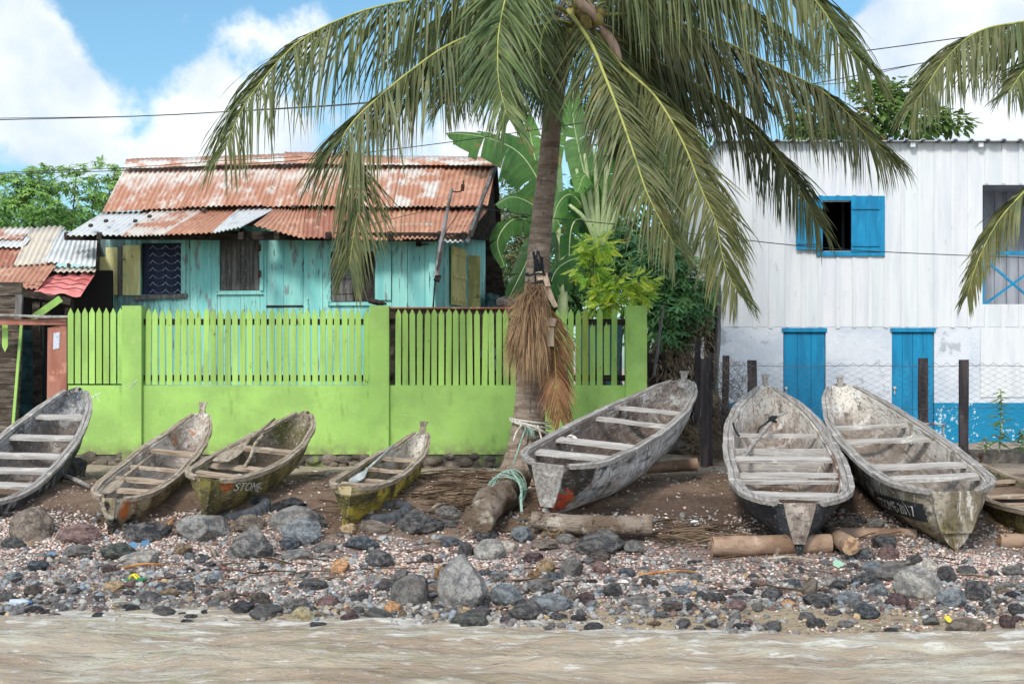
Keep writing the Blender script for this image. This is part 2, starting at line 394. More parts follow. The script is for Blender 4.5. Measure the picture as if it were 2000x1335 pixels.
M_rock = mat('basalt', srgb(150, 146, 141), [
    dict(c=srgb(108, 105, 104), s=3.5, lo=.42, hi=.6), dict(c=srgb(158, 158, 156), s=6, lo=.54, hi=.68, a=.7),
    dict(c=srgb(128, 112, 100), s=2.6, lo=.55, hi=.7, a=.6), dict(c=srgb(84, 84, 88), s=19, lo=.56, hi=.64, a=.8), dict(c=srgb(200, 200, 196), s=40, lo=.66, hi=.72, a=.6)],
    rough=.8, bump=[(5, (1, 1, 1), .09, 'noise'), (22, (1, 1, 1), .03, 'noise')], otint=True, tint=False)
M_rock2 = mat("vesicular_basalt", srgb(136, 132, 129), [
    dict(c=srgb(78, 78, 82), s=5, lo=.4, hi=.6), dict(c=srgb(142, 142, 142), s=9, lo=.55, hi=.68, a=.8),
    dict(c=srgb(36, 34, 36), s=16, kind='voronoi', lo=.16, hi=.05, a=.0), dict(c=srgb(186, 186, 182), s=30, lo=.64, hi=.70, a=.6)],
    rough=.75, bump=[(6, (1, 1, 1), .10, 'noise'), (14, (1, 1, 1), .06, 'voronoi'), (30, (1, 1, 1), .03, 'noise')], otint=True)
BIG = [rock_mesh('boulder', 100 + i, 4, 9 + i % 5, .032, (M_rock, M_rock2)[i % 2]) for i in range(10)]
SML = [rock_mesh('stone', 200 + i, 3, 8, .06, (M_rock, M_rock2)[i % 2]) for i in range(10)]
TONE = {  # tint of the basalt, word for the label
    'k': ((.66, .65, .67), 'black wet'), 'd': ((1.08, 1.06, 1.05), 'dark grey'), 'g': ((1.4, 1.4, 1.4), 'grey'), 'l': ((2.0, 1.96, 1.88), 'light grey'),
    'b': ((1.1, 1.24, 1.38), 'bluish grey'), 't': ((2.6, 1.95, 1.25), 'tan'), 'o': ((3.0, 1.75, .95), 'orange tan'), 'm': ((1.2, .82, .80), 'maroon'), 'n': ((1.25, 1.06, .92), 'brownish'),
    'y': ((2.6, 2.3, 1.5), 'yellowish'), 'w': ((3.0, 2.8, 2.5), 'whitish'), 'e': ((1.1, 1.18, 1.02), 'greenish grey')}
ROCKS = [(52,1061,95,64,'n'),(21,1077,45,25,'d'),(147,1068,80,40,'m'),(273,1065,108,46,'d'),(388,1062,112,54,'g'),(224,1096,75,32,'e'),(270,1110,80,32,'l'),(488,1098,86,64,'l'),(486,1047,70,38,'n'),(560,1010,70,33,'k'),
(572,1042,90,48,'g'),(609,1040,50,42,'d'),(587,1068,80,50,'b'),(563,1080,46,30,'b'),(577,1102,65,25,'g'),(630,1084,50,20,'l'),(661,1127,42,30,'o'),(353,1088,38,22,'t'),(150,1093,65,25,'d'),(66,1121,52,22,'b'),
(217,1160,42,20,'t'),(325,1170,42,16,'t'),(224,1187,48,13,'w'),(252,1201,46,18,'k'),(318,1210,50,21,'k'),(364,1231,42,18,'k'),(192,1205,35,15,'m'),(88,1208,28,14,'k'),(591,1219,42,30,'y'),(626,1212,32,14,'t'),
(528,1240,45,11,'t'),(616,1243,62,24,'k'),(518,1214,80,27,'k'),(507,1186,38,27,'n'),(574,1193,50,22,'d'),(609,1160,63,25,'d'),(416,1142,42,18,'b'),(815,1046,98,44,'d'),(874,1020,52,28,'d'),(872,1036,42,20,'g'),
(727,1050,62,30,'n'),(704,1078,66,28,'b'),(680,1046,45,20,'t'),(948,1062,54,30,'d'),(1021,1062,54,32,'b'),(1084,1056,70,29,'t'),(1108,1066,42,20,'d'),(1182,1088,106,46,'d'),(954,1100,68,42,'l'),(909,1092,32,34,'d'),
(990,1080,38,20,'w'),(877,1074,56,22,'b'),(1063,1077,60,18,'n'),(1042,1104,48,22,'m'),(1066,1124,34,31,'t'),(1044,1135,32,18,'o'),(1116,1130,52,42,'d'),(1082,1140,42,18,'b'),(1175,1125,42,25,'m'),(905,1193,114,98,'g'),
(804,1186,76,58,'d'),(737,1116,64,40,'g'),(986,1186,62,40,'b'),(975,1143,46,26,'l'),(1056,1165,56,32,'d'),(916,1241,84,38,'e'),(933,1218,60,28,'k'),(1035,1216,76,38,'d'),(1070,1200,84,34,'b'),(1090,1218,35,21,'d'),
(765,1199,36,20,'o'),(786,1210,18,16,'t'),(734,1218,56,24,'k'),(681,1225,46,28,'m'),(741,1232,52,13,'k'),(1147,1181,32,18,'m'),(1108,1178,38,22,'n'),(859,1137,30,24,'o'),(783,1136,34,22,'d'),(1130,1218,35,14,'k'),
(1294,1213,35,14,'k'),(1172,1101,45,20,'n'),(1799,1180,94,68,'l'),(1755,1190,42,27,'m'),(1867,1193,72,40,'b'),(1916,1176,54,40,'d'),(1818,1124,46,28,'w'),(1853,1142,38,32,'d'),(1891,1127,46,18,'k'),(1734,1076,58,27,'d'),
(1739,1098,48,28,'m'),(1692,1100,54,27,'g'),(1751,1142,72,40,'d'),(1790,1107,34,20,'d'),(1709,1124,40,25,'b'),(1699,1145,60,22,'d'),(1718,1172,40,27,'b'),(1694,1211,52,29,'b'),(1585,1167,38,36,'n'),(1604,1190,70,24,'d'),
(1541,1190,30,15,'o'),(1510,1174,40,22,'g'),(1482,1197,28,16,'d'),(1317,1197,46,20,'n'),(1513,1235,44,18,'k'),(1454,1234,38,14,'k'),(1391,1228,28,14,'k'),(1744,1244,32,14,'k'),(1891,1242,74,30,'n'),(1940,1260,32,11,'k'),
(1823,1223,35,12,'d'),(1970,1230,36,25,'m'),(1652,1227,38,10,'d'),(1597,1230,35,20,'d'),(1660,1032,34,18,'n'),(1684,1027,26,16,'d'),(1712,1034,38,18,'d'),(1960,1166,34,16,'y'),(1972,1154,32,15,'g'),(142,932,58,34,'d'),
(430,1052,42,18,'g'),(760,1160,60,26,'d'),(845,1168,40,24,'n'),(700,1180,46,22,'d'),(440,1180,52,22,'n'),(360,1160,44,20,'d'),(120,1150,42,18,'d'),(60,1165,38,18,'n'),(285,1180,46,20,'k'),(470,1205,60,24,'k'),
(640,1190,46,22,'m'),(1200,1165,44,22,'d'),(1245,1190,50,22,'d'),(1270,1150,36,18,'n'),(1335,1165,40,18,'b'),(1400,1180,44,20,'d'),(1440,1195,46,20,'m'),(1640,1160,44,22,'d'),(1655,1185,56,24,'b'),(1830,1160,36,18,'n'),
(1985,1130,44,20,'d'),(1990,1205,40,22,'d'),(1360,1140,34,16,'d'),(1550,1150,34,16,'b'),(20,1140,42,20,'b'),(1225,1130,36,18,'b'),(1240,1085,46,26,'d'),(1350,862,70,40,'d'),(1325,890,60,36,'d')]
LAND = [(60,'far left canoe'),(250,'pale narrow canoe'),(470,'mossy brown canoe'),(740,'yellow black canoe'),(960,'roped driftwood log'),(1150,'largest white canoe'),
        (1350,'bare dirt gap'),(1560,'black hulled canoe'),(1830,'lettered canoe'),(1990,'right edge canoe')]
def rock_label(px, py, w_, tone, used={}):
    lm = min(LAND, key=lambda q: abs(q[0] - px))[1]
    band = 'in the shallow water' if py > 1228 else 'at the waterline' if py > 1200 else 'on the lower pebbles' if py > 1150 else 'among shells' if py > 1085 else 'close'
    size = 'large' if w_ > 75 else 'medium' if w_ > 48 else 'small'
    return size, TONE[tone][1], band, lm
groups = {}
for i, r in enumerate(ROCKS): groups.setdefault(rock_label(r[0], r[1], r[2], r[4]), []).append(i)
ORD = ['first', 'second', 'third', 'fourth', 'fifth', 'sixth', 'seventh']
RLAB = {}
for k, ids in groups.items():
    ids.sort(key=lambda i: ROCKS[i][0]); size, tone, band, lm = k
    for j, i in enumerate(ids):
        pre = '' if len(ids) == 1 else ORD[j] + ' from left '
        RLAB[i] = f"{pre}{size} {tone} boulder {band} below {lm}".replace("close below", "just below") if ROCKS[i][1] > 950 else f"{pre}{tone} boulder on dirt beside {lm}"
rr = random.Random(5)
BIGROCK = rock_mesh('boulder', 781, 4, 16, .022, M_rock)
bspots = []
for i, (px, py, w_, h_, tn) in enumerate(ROCKS):
    p = ground_hit(px, py - 3); sc = p.y / S; wm = w_ * sc; hm = h_ * sc
    me = BIG[i % 10] if w_ > 45 else SML[i % 10]
    if w_ > 100 and h_ > 90: me = BIGROCK
    o = bpy.data.objects.new('boulder', me); col.objects.link(o)
    o.location = (p.x, p.y + wm * .35, p.z - hm * .12); dz = hm * 1.16
    # keep the yaw small multiples so width stays the pictured one
    o.rotation_euler = (0, 0, rr.choice((0, pi, pi / 2, -pi / 2)) + rr.uniform(-.3, .3))
    o.scale = (wm, wm * .9, dz); c = TONE[tn][0]; j = rr.uniform(.88, 1.12); o.color = (c[0] * j, c[1] * j, c[2] * j, 1)
    bspots.append((p.x, p.y + wm * .35, wm * .5))
    tag(o, RLAB[i], 'boulder', 'boulders along the beach')
# small stones (objects) and pebble / shell masses (stuff)
PAL_P = [((.6, .6, .64), 3), ((.95, .95, 1.0), 6), ((1.35, 1.35, 1.36), 5), ((1.1, 1.24, 1.36), 3), ((1.2, .86, .82), 2), ((2.2, 1.6, 1.05), 1), ((1.7, 1.66, 1.6), 1)]
def pickw(pal, rg): return rg.choices([p[0] for p in pal], [p[1] for p in pal])[0]
NM = {(.6, .6, .64): 'black', (.95, .95, 1.0): 'dark grey', (1.35, 1.35, 1.36): 'grey', (1.1, 1.24, 1.36): 'bluish grey', (1.2, .86, .82): 'reddish brown', (2.2, 1.6, 1.05): 'tan', (1.7, 1.66, 1.6): 'light grey'}
n = 0; tries = 0
while n < 290 and tries < 9000:
    tries += 1
    y = rr.choice((rr.uniform(9.6, 12.2), rr.uniform(10.0, 11.2))); x = rr.uniform(-.38, .38) * y
    ye = y + .13 * x
    if ye < 9.75 or (x > 1.7 and ye < 10.5 and rr.random() < .75) or ye > 12.2: continue
    r = rr.uniform(.05, .105) * (1 if rr.random() < .8 else 1.3)
    if any((x - a) ** 2 + (y - b_) ** 2 < (r * .5 + c_ * .8) ** 2 for a, b_, c_ in bspots): continue
    bspots.append((x, y, r * .6)); n += 1
    o = bpy.data.objects.new('stone', SML[n % 10]); col.objects.link(o)
    o.location = (x, y, hz(x, y) - r * .20); o.rotation_euler = (rr.uniform(-.3, .3), rr.uniform(-.3, .3), rr.uniform(0, 6.3)); o.scale = (r * 1.15, r, r * rr.uniform(.4, .8))
    c = pickw(PAL_P, rr)
    if ye < 10.3 and c[0] < 1.5: c = rr.choice(((.6, .6, .64), (.95, .95, 1.0)))
    j = rr.uniform(.8, 1.2); o.color = (c[0] * j, c[1] * j, c[2] * j, 1)
    tag(o, f"small {NM[c]} stone lying loose among the beach pebbles and shells", 'stone', f"small {NM[c]} stones on the beach")

def scatter(name, n, sub, rng_seed, rmin, rmax, flat, pal, dens, mt_, label, cat):
    rg = np.random.default_rng(rng_seed); rp = random.Random(rng_seed)
    bv, bf = ICO[sub] if sub else ([Vector(p) for p in [(1, 0, 0), (-1, 0, 0), (0, 1, 0), (0, -1, 0), (0, 0, 1), (0, 0, -1)]], [(0, 2, 4), (2, 1, 4), (1, 3, 4), (3, 0, 4), (2, 0, 5), (1, 2, 5), (3, 1, 5), (0, 3, 5)])
    bv = np.array([tuple(p) for p in bv]); bf = np.array(bf); V = []; C = []; k = 0
    cols = [p[0] for p in pal]; wts = [p[1] for p in pal]
    while k < n:
        y = rp.uniform(9.4, 13.4) if rp.random() < .9 else rp.uniform(13, 17.6); x = rp.uniform(-5.4, 5.4)
        if rp.random() > dens(x, y): continue
        r = rmin + (rmax - rmin) * rp.random() ** 2.2
        v = bv * (1 + rg.uniform(-.28, .28, (len(bv), 1))) * np.array([r * rp.uniform(.8, 1.5), r, r * rp.uniform(*flat)])
        a, b_, c_ = rp.uniform(-.6, .6), rp.uniform(-.6, .6), rp.uniform(0, 6.3)
        m3 = np.array(Euler((a, b_, c_)).to_matrix()); v = v @ m3.T
        v += np.array([x, y, hz(x, y) + r * .25]); V.append(v)
        c = rp.choices(cols, wts)[0]; j = rp.uniform(.75, 1.2); C.append(np.tile([c[0] * j, c[1] * j, c[2] * j, 1], (len(bv), 1))); k += 1
    V = np.concatenate(V); C = np.concatenate(C); F = (bf[None] + (np.arange(n) * len(bv))[:, None, None]).reshape(-1, 3)
    me = bpy.data.meshes.new(name); me.vertices.add(len(V)); me.vertices.foreach_set('co', V.ravel()); me.loops.add(F.size); me.loops.foreach_set('vertex_index', F.ravel())
    me.polygons.add(len(F)); me.polygons.foreach_set('loop_start', np.arange(0, F.size, 3)); me.polygons.foreach_set('loop_total', np.full(len(F), 3))
    at = me.color_attributes.new('Col', 'FLOAT_COLOR', 'POINT'); at.data.foreach_set('color', C.ravel())
    if sub: me.polygons.foreach_set('use_smooth', [True] * len(F))
    me.update(); me.validate(); me.materials.append(mt_); o = bpy.data.objects.new(name, me); col.objects.link(o)
    return tag(o, label, cat, kind='stuff')
M_peb = mat('pebble_stone', (1, 1, 1), [dict(c=(.45, .45, .45), s=25, lo=.4, hi=.65, a=.7), dict(c=(1.7, 1.7, 1.7), s=60, lo=.58, hi=.68, a=.5)], rough=.7, tint=True, bump=[(60, (1, 1, 1), .01, 'noise')])
def dens_p(x, y):
    ye = y + .13 * x
    a = lerp_tab([(9.55, 0), (9.8, .7 if x < 1.7 else .06), (10.3, 1 if x < 1.6 else .14), (10.6, 1), (11.1, 1), (11.6, .4), (12.3, .2), (13.2, .10), (17.6, .08)], ye)
    return a * (.45 + .9 * max(0, .5 + nzs((x, y, 1), .9, 3)))
def dens_s(x, y):
    ye = y + .13 * x
    a = lerp_tab([(10.2, .08), (10.7, .45), (11.1, .85), (11.7, 1), (12.2, .8), (12.6, .25), (13.2, .10), (17.6, .14)], ye)
    return a * max(.12, min(1, .55 + 1.4 * nzs((x, y, 7), .8, 3)))
pebc = lambda r, g, b_: srgb(r, g, b_)
scatter('pebbles', 9000, 1, 1, .010, .034, (.5, .9), [(pebc(142, 137, 133), 6), (pebc(110, 106, 104), 4), (pebc(172, 166, 160), 5), (pebc(138, 144, 150), 3), (pebc(118, 92, 86), 2), (pebc(176, 150, 118), 1), (pebc(168, 166, 162), 2)], dens_p, M_peb, 'grey and dark pebbles covering the beach between boulders', 'pebbles')
scatter('shell_gravel', 80000, 0, 2, .007, .023, (.2, .6), [(pebc(232, 218, 206), 5), (pebc(226, 196, 182), 5), (pebc(216, 176, 160), 3), (pebc(190, 128, 104), .9), (pebc(240, 234, 228), 3), (pebc(150, 128, 118), 3), (pebc(110, 96, 92), 2)], dens_s, M_peb, 'pink and white broken shells strewn over the upper beach', 'shell gravel')
# ------------------------------------------------------------------ dugout canoes
PROFW = [(0, None), (.018, .42), (.04, .64), (.085, .82), (.15, .91), (.24, .97), (.36, 1.0), (.52, .97), (.66, .88), (.78, .72)]
def canoe(name, label, stern, bow, beam, depth, ws, mo, mi_, mg, mt_, thw, bow_p='round', sag=.07, roll=0, handle=(.1, .16, 0), railw=.07, text=None, extra=None, seed=1, bulk=None, vee=1.7, thmat=None, stern_flat=True, hook=0):
    A = W(*stern); B = W(*bow); L = (B - A).length; yv = (B - A).normalized()
    xv = yv.cross(Vector((0, 0, 1))).normalized(); zv = xv.cross(yv).normalized()
    q = Matrix.Rotation(roll, 3, 'Y'); base = Matrix((xv, yv, zv)).transposed() @ q
    root = thing(name, label, 'canoe', A); root.rotation_euler = base.to_euler(); ORG[root.name] = Vector((0, 0, 0))
    H = beam / 2
    end = [(.86, .60), (.92, .46), (.965, .30), (.99, .14), (1, .02)] if bow_p == 'round' else [(.86, .52), (.93, .31), (.97, .15), (1, .02)]
    tab = [(0, ws / H)] + [(t, max(v, ws / H)) for t, v in PROFW[1:]] + end
    off = Vector((seed * 7.1, seed * 3.3, 0))
    def wd(t): return H * smooth_tab(tab, t)
    def sh(t): return -sag * 4 * t * (1 - t) + .06 * max(0, (t - .8) / .2) ** 2
    def dp(t):
        k = 1 if t < .72 else max(0, 1 - ((t - .72) / .28) ** 2.6)
        return depth * (k * (.93 + .07 * sin(pi * min(1, t / .72))) if t > .0 else .93)
    def hull(t, th, inn=0.0, rough=True):
        a = abs(th) * pi / 2; k_ = min(1, t / .25); k_ = k_ * k_ * (3 - 2 * k_); e = vee - (vee - .80) * k_ + .35 * max(0, (t - .75) / .25); ex_ = max(.95, vee * .88) - (max(.95, vee * .88) - .95) * k_
        ww = max(.004, wd(t) - inn * (1 - .3 * (t > .97))); dd = max(.004, dp(t) - inn * 1.1)
        x = math.copysign(ww * sin(a) ** ex_, th); z = -dd * max(0, cos(a)) ** e + sh(t)
        if rough:
            nn = nzs(Vector((x * 3, t * L * 1.2, z * 3)) + off, 1.1, 3); x += nn * .012; z += nzs(Vector((x, t * L * .8, z * .4)) + off * 2, 1.3, 2) * .010 * (1 if abs(th) > .9 else .4)
        yy = t * L
        if t < .12: yy -= .0
        if t > .9: yy += (0.0 + z * .12)       # raked bow
        return Vector((x, yy, z))
    NT, NA = 54, 22
    ts = [(i / NT) for i in range(NT + 1)]; ts = [t ** 1.0 for t in ts]; ts = sorted(set([0, .008, .02, .03, .045] + ts + [.985, .993]))
    ths = [-1 + 2 * j / NA for j in range(NA + 1)]
    mb = MB(); vs = []; n = len(ths); th_i = .035
    for t in ts: vs += [hull(t, th) for th in ths]
    fs = []
    for i in range(len(ts) - 1):
        for j in range(n - 1): fs.append((i * n + j, i * n + j + 1, (i + 1) * n + j + 1, (i + 1) * n + j))
    mb.add(vs, fs, 0)
    it = [t for t in ts if .008 <= t <= .985]; vi = []
    for t in it: vi += [hull(t, th, th_i) for th in ths]
    fi = []
    for i in range(len(it) - 1):
        for j in range(n - 1): fi.append((i * n + j, (i + 1) * n + j, (i + 1) * n + j + 1, i * n + j + 1))
    mb.add(vi, fi, 1)
    # rim between the skins and stern wall
    rim = []; fr = []
    for sgn in (0, n - 1):
        b0 = len(rim)
        for t in it:
            rim += [hull(t, ths[sgn]), hull(t, ths[sgn], th_i)]
        for i in range(len(it) - 1):
            k = b0 + 2 * i; fr.append((k, k + 1, k + 3, k + 2) if sgn == 0 else (k, k + 2, k + 3, k + 1))
    mb.add(rim, fr, 1)
    e0 = [hull(0, th) for th in ths]; e1 = [hull(.008, th, th_i) for th in ths]; 
    mb.add(e0, [tuple(range(n))], 0); mb.add(e1, [tuple(range(n - 1, -1, -1))], 1)
    ob = mb.build('hull', [mo, mi_], root, smooth=True)
    # rails
    rg = random.Random(seed)
    for sgn in (-1, 1):
        r = MB(); ring = []
        tt = [.012 + (.965 - .012) * i / 46 for i in range(47)]
        for k, t in enumerate(tt):
            p = hull(t, sgn); q0 = hull(max(0, t - .01), sgn); q1 = hull(min(1, t + .01), sgn); d = (q1 - q0).normalized(); o_ = Vector((d.y, -d.x, 0)) * sgn
            rw = .72 * railw * (.55 + .45 * min(1, t / .1)) * (1 if t < .85 else 1 - .5 * (t - .85) / .115) * (1 + .12 * nzs((t * 9, seed, sgn), 1, 2))
            zt = .022 + .006 * nzs((t * 14, seed * 2, sgn), 1, 2); inn_ = -.022
            ring += [p + o_ * inn_ + Vector((0, 0, zt)), p + o_ * (inn_ + (rw - inn_) * .42) + Vector((0, 0, zt + .004)), p + o_ * (inn_ + (rw - inn_) * .47) + Vector((0, 0, zt - .012)), p + o_ * (inn_ + (rw - inn_) * .52) + Vector((0, 0, zt + .002)), p + o_ * rw + Vector((0, 0, zt - .004)), p + o_ * (rw - .004) + Vector((0, 0, -.022)), p + o_ * inn_ + Vector((0, 0, -.016))]
        m_ = 7; f = []
        for i in range(len(tt) - 1):
            for j in range(m_):
                qd = (i * m_ + j, i * m_ + (j + 1) % m_, (i + 1) * m_ + (j + 1) % m_, (i + 1) * m_ + j); f.append(qd if sgn < 0 else qd[::-1])
        e = (len(tt) - 1) * m_; f.append(tuple(range(m_))); f.append(tuple(range(e + m_ - 1, e - 1, -1)))
        r.add(ring, f); r.build('gunwale', mg, root)
    # transom board
    if stern_flat:
        t_ = MB(); m0 = [hull(0, th, -.004, False) for th in ths]; top = max(p.z for p in m0) + .015
        poly = [(p.x, p.z) for p in m0 if p.z > -dp(0) * .80]; poly = [(x, z) for x, z in poly]
        poly[0] = (poly[0][0], top); poly[-1] = (poly[-1][0], top)
        t_.prism(poly, -.03, -.004); t_.build('transom', mt_, root)
        k_ = MB(); zb = -dp(0)
        k_.add([(-.03, -.028, zb * .80), (.03, -.028, zb * .80), (.012, -.028, zb * 1.03), (-.012, -.028, zb * 1.03), (-.03, .10, zb * .80), (.03, .10, zb * .80), (.016, .10, zb * 1.04), (-.016, .10, zb * 1.04)],
               [(0, 3, 2, 1), (4, 5, 6, 7), (0, 1, 5, 4), (1, 2, 6, 5), (2, 3, 7, 6), (3, 0, 4, 7)]); k_.build('keel_end', mo, root)
    for q_ in thw:
        t, wy, dz = q_[:3]; b_ = MB(); wdt = wd(t) - .012; z0 = sh(t) - dz
        a0 = Vector((-wdt, t * L + rg.uniform(-.03, .03), z0 + rg.uniform(-.006, .006))); a1 = Vector((wdt, t * L + rg.uniform(-.03, .03), z0 + rg.uniform(-.006, .006)))
        b_.bar(a0, a1, wy, .028, jit=.004, rng=rg, n=6); b_.build('thwart', thmat or mt_, root)
    if bulk:
        b_ = MB(); t, zh = bulk; hw = wd(t) - .035
        b_.bar((-hw, t * L, sh(t) - .10), (hw, t * L, sh(t) - .10), .03, .08, jit=.003, rng=rg, n=4); b_.bar((-hw * .97, t * L + .015, sh(t) - .22), (hw * .97, t * L + .015, sh(t) - .22), .025, .145, jit=.003, rng=rg, n=4); b_.bar((-hw * .85, t * L + .005, sh(t) - .35), (hw * .85, t * L + .005, sh(t) - .35), .025, .10, jit=.003, rng=rg, n=4)
        b_.build('bulkhead', thmat or mt_, root)
    if handle:
        hw, hh, lean = handle; b_ = MB(); zt = sh(1); y0 = L - .05
        prof = [(0.00, hw * .40), (hh * .3, hw * .24), (hh * .6, hw * .28), (hh * .82, hw * .42)]
        vs = []; 
        for z, x in prof:
            for sx, sy in ((-1, -1), (1, -1), (1, 1), (-1, 1)): vs.append((sx * x + lean * z, y0 + sy * .022 + z * .35, zt - .04 + z * 1.15))
        f = [(3, 2, 1, 0), (12, 13, 14, 15)]
        for i in range(3):
            for k in range(4): f.append((i * 4 + k, i * 4 + (k + 1) % 4, i * 4 + 4 + (k + 1) % 4, i * 4 + 4 + k))
        b_.add(vs, f); b_.build('bow_handle', mg, root)
    if text:
        body, t0, th0, hgt, span, bgm, txm, side = text
        vs, f = text_verts(body); x0 = min(v.x for v in vs); x1 = max(v.x for v in vs); y1 = max(v.y for v in vs)
        def mapp(u, v, lift):   # u 0..1 along, v 0..1 up
            t = t0 + (span * (-u) if side < 0 else span * u); th = side * (th0 + hgt * v)
            p = hull(t, th); qx = hull(t, th + .02 * side) - p; qy = hull(t + .004, th) - p; nn = qx.cross(qy).normalized()
            if nn.x * side < 0: nn = -nn
            return p + nn * lift
        rg2 = random.Random(3)
        if bgm:
            m_ = MB(); nu, nv = 30, 8
            vv = [mapp(-.10 + 1.22 * i / nu + .02 * nzs((i, j, 3), .9, 1), -.35 + 1.7 * j / nv + .06 * nzs((i, j, 1), .7, 2), .003) for j in range(nv + 1) for i in range(nu + 1)]
            m_.add(vv, [(j * (nu + 1) + i, j * (nu + 1) + i + 1, (j + 1) * (nu + 1) + i + 1, (j + 1) * (nu + 1) + i) for j in range(nv) for i in range(nu)]); m_.build('name_panel', bgm, root, smooth=True)
        m_ = MB(); m_.add([mapp((v.x - x0) / (x1 - x0), v.y / y1, .006) for v in vs], f); m_.build('lettering', txm, root)
    root['L'] = L
    return root, hull, wd, sh, L

WGREY = srgb(176, 170, 164); 
M_gun = mat('weathered_grey_wood', srgb(172, 166, 160), [dict(c=srgb(136, 128, 122), s=5, st=(7, .35, 7), lo=.42, hi=.62), dict(c=srgb(104, 92, 84), s=9, st=(9, .3, 9), lo=.63, hi=.70, a=.7), dict(c=srgb(214, 208, 200), s=5, lo=.56, hi=.66, a=.7), dict(c=srgb(150, 92, 62), s=2.2, lo=.68, hi=.74, a=.6)],
            rough=.85, bump=[(6, (8, 1, 8), .02, 'noise'), (30, (4, 1, 4), .01, 'noise')])
M_gun_y = mat('weathered_tan_wood', srgb(176, 160, 142), [dict(c=srgb(140, 124, 104), s=5, st=(7, .35, 7), lo=.42, hi=.62), dict(c=srgb(90, 84, 60), s=4, lo=.58, hi=.68, a=.7), dict(c=srgb(206, 196, 182), s=5, lo=.56, hi=.66, a=.7)],
              rough=.85, bump=[(6, (8, 1, 8), .02, 'noise'), (30, (4, 1, 4), .01, 'noise')])
M_thw = mat('grey_thwart_wood', srgb(184, 178, 172), [dict(c=srgb(156, 148, 142), s=4, st=(.5, 9, 9), lo=.42, hi=.62), dict(c=srgb(84, 76, 70), s=7, st=(.8, 6, 6), lo=.62, hi=.68, a=.8), dict(c=srgb(212, 206, 198), s=6, lo=.56, hi=.66, a=.6)], rough=.85, bump=[(6, (1, 8, 8), .012, 'noise')])
M_thw_t = mat('tan_thwart_wood', srgb(176, 156, 136), [dict(c=srgb(138, 118, 98), s=4, st=(1, 7, 7), lo=.45, hi=.6), dict(c=srgb(84, 76, 64), s=7, st=(.8, 6, 6), lo=.62, hi=.68, a=.8), dict(c=srgb(204, 192, 176), s=6, lo=.56, hi=.66, a=.6)], rough=.85, bump=[(6, (1, 8, 8), .012, 'noise')])
def hullm(name, base, L_, **k):
    ins = 'inside' in name
    L_ = L_ + [dict(c=tuple(x * .35 for x in base), s=9, st=(4.5, .18, 4.5) if ins else (2.2, .22, 3.2), lo=.53, hi=.60, a=.75, off=31), dict(c=srgb(66, 56, 50), s=7, st=(1.5, .4, 1.5), lo=.57, hi=.66, a=.7, off=47), dict(c=srgb(226, 222, 216), s=22, st=(2, .25, 2), lo=.58, hi=.66, a=.55 if ins else .25, off=53)]
    if ins: L_ = L_ + [dict(c=srgb(96, 80, 68), s=3, lo=.30, hi=.50, ax=('z', -.12, -.34, .16), a=.72, off=61)]  # shade of the hollow painted in, darker brown towards the hull bottom
    return mat(name, base, L_, rough=k.get('rough', .8), bump=[(4, (5, 1, 1.5), .015, 'noise'), (22, (2, 1, 1), .012, 'noise'), (70, (1, 1, 1), .004, 'noise')])
ST = (1.5, 1, .28)   # streaks running down the hull
O_b1 = hullm('black_blue_worn_hull', srgb(84, 84, 88), [dict(c=srgb(48, 48, 52), s=4, st=ST, lo=.42, hi=.58), dict(c=srgb(176, 176, 178), s=9, st=(1, 1, .5), lo=.56, hi=.64, a=.85), dict(c=srgb(122, 142, 160), s=6, lo=.60, hi=.66, a=.7), dict(c=srgb(126, 116, 96), s=3, lo=.5, hi=.7, ax=('z', -.28, -.42, .1), a=.8)])
I_b1 = hullm('grey_scraped_inside', srgb(150, 148, 148), [dict(c=srgb(84, 84, 88), s=2.6, lo=.46, hi=.60), dict(c=srgb(196, 186, 176), s=2.0, lo=.48, hi=.62, ax=('z', -.22, -.34, .1)), dict(c=srgb(220, 218, 216), s=14, st=(1, 3, 1), lo=.58, hi=.64, a=.8), dict(c=srgb(112, 130, 92), s=5, lo=.52, hi=.64, ax=('y', 3.4, 4.2, .5), a=.7), dict(c=srgb(52, 58, 74), s=3, lo=.62, hi=.66, a=.8)])
O_b2 = hullm('pale_tan_hull', srgb(182, 166, 136), [dict(c=srgb(122, 108, 84), s=3, st=ST, lo=.42, hi=.6), dict(c=srgb(186, 178, 164), s=6, st=(1, 1, .5), lo=.54, hi=.66, a=.8), dict(c=srgb(96, 90, 60), s=3, lo=.4, hi=.6, ax=('z', -.16, -.30, .12), a=.7), dict(c=srgb(176, 96, 48), s=5, st=ST, lo=.44, hi=.56, balls=[(.12, .12, -.12, .11, .06), (.22, .55, -.1, .05, .04)]), dict(c=srgb(40, 34, 32), s=4, lo=.3, hi=.45, balls=[(0, .0, -.25, .10, .06), (.12, .25, -.27, .09, .05), (-.04, -.01, -.06, .05, .03)])])
I_b2 = hullm('pale_inside', srgb(196, 186, 176), [dict(c=srgb(150, 136, 120), s=2.4, lo=.46, hi=.62), dict(c=srgb(104, 88, 72), s=3.4, st=(1, 1, .4), lo=.60, hi=.70, a=.7), dict(c=srgb(222, 216, 210), s=5, lo=.54, hi=.66), dict(c=srgb(176, 104, 56), s=9, lo=.56, hi=.62, ax=('y', 2.6, 3.0, .2), a=.8), dict(c=srgb(70, 80, 92), s=6, lo=.4, hi=.5, balls=[(.16, 2.35, -.1, .10, .05)])])
